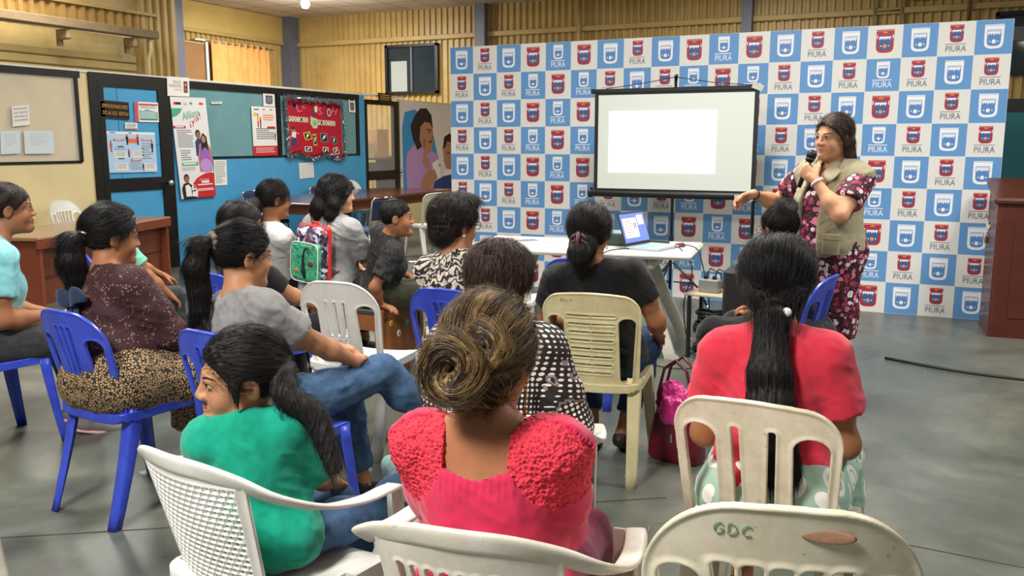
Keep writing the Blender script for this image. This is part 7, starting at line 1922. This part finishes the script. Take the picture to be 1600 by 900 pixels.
# ------------------------------------------------------------------ 16 standing speaker
hdg = 208
f = seatframe(-.50, 5.10, hdg)
b = Body(s=.96, hip=(0, 0, .875), hc=f((-.49, 5.05, 1.475)), hs=1.0, head=(8, 4, -3), fat=1.12, shw=1.0, arms={'R': ((.33, .22, 1.165), (.3, -1, -.5)), 'L': ((-.055, .215, 1.255), (-.8, -.1, -1))},
         hands={'R': ((.75, .35, -.45), (-.2, .5, -.8), 35), 'L': ((.50, .10, .42), (.30, -.75, .10), 58)}, legs={k: ((g_ * .09, .02, .47), (g_ * .09, -.01, .085), (g_ * .2, 1, -.2)) for k, g_ in (('L', -1), ('R', 1))})
p = b.mesh(SK_C, h=.009, hf=.0042); b.face(p, H_DRK)
fl = [(.045, b.torso(.012))]
for k in 'LR': fl.append((.03, sleeve(b, k, .62, .016, .024)))
fl.append((.08, [rc(b.tp((0, 0, .05)), (0, .0, .55), .15, .17, ((0, 1, 0), 1.25)), rc((0, 0, .55), (0, .0, .36), .17, .185, ((0, 1, 0), 1.25)), rc(b.J['L'], b.K['L'], .10, .09), rc(b.J['R'], b.K['R'], .10, .09)]))
garment(b, p, 'dress', FLOR, fl, .008, .006, 22, [(.004, [el(b.tp((0, .07, .455)), (.075, .09, .085), b.T)])], [((0, 0, .40), (0, 0, -1))], (10, 10, 4))
vt_ = b.torso(.030); vest = vt_[:3] + [vt_[4], vt_[6]] + vt_[7:] + [el(b.tp((0, -.0, .02)), (.190, .150, .14), b.T)]
garment(b, p, 'vest', F_KHAKI, [(.05, vest)] , .0075, .006, 23,
        [(.006, [bx(b.tp((.015, .17, .20)), (.060, .16, .60), .02, b.T @ rotm('Y', 0))]), (.006, [el(b.tp((0, .03, .49)), (.080, .085, .06), b.T)])] + [(.006, [rc(b.S[k] + (b.S[k] - b.E[k]) * -.12, b.E[k], .064, .085)]) for k in 'LR'],
        [(b.tp((0, 0, -.075)), b.T @ V3(0, 0, -1))], (9, 9, 9))
m_ = MB(); q = Matrix(b.T.tolist())
for s_ in (-1, 1):
    band([b.tp((s_ * (.055 + .02 * t), .150 - .155 * t, .40 + .095 * math.sin(t * 1.6))) for t in [i / 8 for i in range(9)]], [.05, .07, .08, .08, .08, .075, .07, .065, .06], .012, F_KHAKI, m_, [q @ Vector((s_ * .8, .2, -.45))] * 9)
m_.build('collar', p)
for s_ in (-1, 1):
    m_ = MB(); m_.box(b.tp((s_ * .125, .142, .05)), (.09, .016, .11), F_KHAKI, q @ Matrix.Rotation(-s_ * .5, 3, 'Z'), bev=.006).box(b.tp((s_ * .127, .150, .095)), (.094, .012, .035), F_KHAKI, q @ Matrix.Rotation(-s_ * .5, 3, 'Z'), bev=.005); m_.build('vest_pocket', p)
shoes(b, p, SHOE_B)
hair(b, p, hair_mat('hair_highlight', (34, 24, 20), (76, 56, 44), (140, 112, 88), .55), front=True, tie=(0, -.02, -.3), keep_ears=False, low=None, hairline=(.080, .072), shell=(.083, .100, .094),
     tails=[([b.hp((s_ * .050, -.04, .05)), b.hp((s_ * .070, -.045, -.02)), b.hp((s_ * .076, -.050, -.09)), b.hp((s_ * .084, -.03, -.17)), b.hp((s_ * .086, .0, -.25))], [.036, .028, .026, .024, .010]) for s_ in (-1, 1)] + [([b.hp((0, -.07, .0)), b.hp((0, -.085, -.09)), b.hp((0, -.10, -.20))], [.055, .06, .02])],
     fringe=[([(.010, .076, .086), (.048, .060, .062), (.074, .025, .015), (.080, -.01, -.05)], [.007, .010, .012, .010]), ([(.005, .076, .086), (-.045, .060, .066), (-.072, .025, .025), (-.080, -.015, -.04)], [.007, .010, .012, .010])], strands=2000, seed=22, slen=10, h=.0045)
m_ = MB(); u = (b.W['L'] - b.E['L']); u /= np.linalg.norm(u); e1 = np.cross(u, (0, 0, 1)); e1 /= np.linalg.norm(e1); e2 = np.cross(u, e1); c = b.W['L'] - u * .018
m_.tube([c + (e1 * math.cos(a) + e2 * math.sin(a)) * .0285 for a in [2 * PI * i / 20 for i in range(21)]], .007, M('watch_strap', (228, 222, 214), .4), 8, False)
m_.lathe([(0, 0), (.017, 0), (.018, .004), (.015, .008), (0, .008)], M('watch_face', (214, 190, 150), .25, metal=.7), c + (e1 * .5 + e2 * -.6) * .035, 16, (e1 * .5 - e2 * .6)).build('wrist_watch', p)
u = (b.W['R'] - b.E['R']); u /= np.linalg.norm(u); e1 = np.cross(u, (0, 0, 1)); e1 /= np.linalg.norm(e1); e2 = np.cross(u, e1); c = b.W['R'] - u * .015
MB().tube([c + (e1 * math.cos(a) + e2 * math.sin(a)) * .0275 for a in [2 * PI * i / 20 for i in range(21)]], .004, BLKF, 6, False).build('bracelet', p)
put(p, -.50, 5.10, hdg, 'standing woman speaking into a microphone in a floral dress and khaki vest')
# microphone in her left hand
mc = empty('microphone', (-.50, 5.10, 0), hdg, 'black handheld microphone held to the mouth of the standing speaker', 'microphone')
hd_ = b.hp((.012, .142, -.085)); grip = b.W['L'] + b.hd['L'] * .085 * b.s + b.hn['L'] * .026; ax = hd_ - grip; ax /= np.linalg.norm(ax); tail = grip - ax * .10
MB().tube([tail, grip, hd_ - ax * .03], [.011, .0135, .017], M('mic_body', (20, 20, 22), .4), 14).build('handle', mc)
MB().ball(hd_, (.027, .027, .030), M('mic_grille', (44, 48, 50), .45, .5, 400, metal=.5), 18, 12).tube([hd_ - ax * .022, hd_ - ax * .030], .0235, B2, 16).build('grille', mc)

# ------------------------------------------------------------------ small things on the floor
g = NT('zebra_print', .6); co = g.coord('Object'); w = g.n('ShaderNodeTexWave'); w.inputs['Scale'].default_value = 9; w.inputs['Distortion'].default_value = 6; w.inputs['Detail'].default_value = 1; g.l(co, w.inputs['Vector'])
g.base(g.ramp(w.outputs['Fac'], [(.45, (20, 20, 22)), (.5, (226, 224, 218))], 'CONSTANT'))
zb = empty('tote_bag', (-3.42, 4.30, 0), 20, 'black and white striped tote bag on the floor before the wooden bench', 'bag')
mb = MB(); mb.loft([[(w_ * math.copysign(abs(math.cos(t)) ** .5, math.cos(t)), d_ * math.copysign(abs(math.sin(t)) ** .5, math.sin(t)), z) for t in [2 * PI * i / 24 for i in range(24)]] for z, w_, d_ in ((0, .13, .05), (.02, .15, .07), (.15, .16, .065), (.30, .15, .03))], g.m); mb.build('body', zb)
for y in (-.02, .02): MB().tube([(-.08, y, .29), (-.07, y, .40), (0, y * 2, .44), (.07, y, .40), (.08, y, .29)], .006, BLKF).build('handle', zb)
def scrap(x, y, rz, label, name='paper_scrap', m=PAPER, w=.10, d=.06):
    mb = MB(); rnd = random.Random(int(x * 100)); vs_ = [(w * (i / 5 - .5), d * (j / 3 - .5), .004 + rnd.uniform(0, .018)) for i in range(6) for j in range(4)]
    mb.add(vs_, [(4 * i + j, 4 * i + 4 + j, 4 * i + 5 + j, 4 * i + 1 + j) for i in range(5) for j in range(3)], m)
    o = tag(mb.build(name), label, 'litter'); o.location = (x, y, 0); o.rotation_euler = (0, 0, R(rz))
scrap(-5.62, 9.15, 20, 'crumpled white paper scrap on the floor under the slatted chair', w=.16)
g = NT('clear_wrapper', .12); g.b.inputs['Alpha'].default_value = .45; g.b.inputs['Base Color'].default_value = (.85, .88, .9, 1)
scrap(-3.02, 2.72, 70, 'crumpled clear plastic wrapper on the floor under the blue chair with leopard skirt', 'plastic_wrapper', g.m, .16, .07)
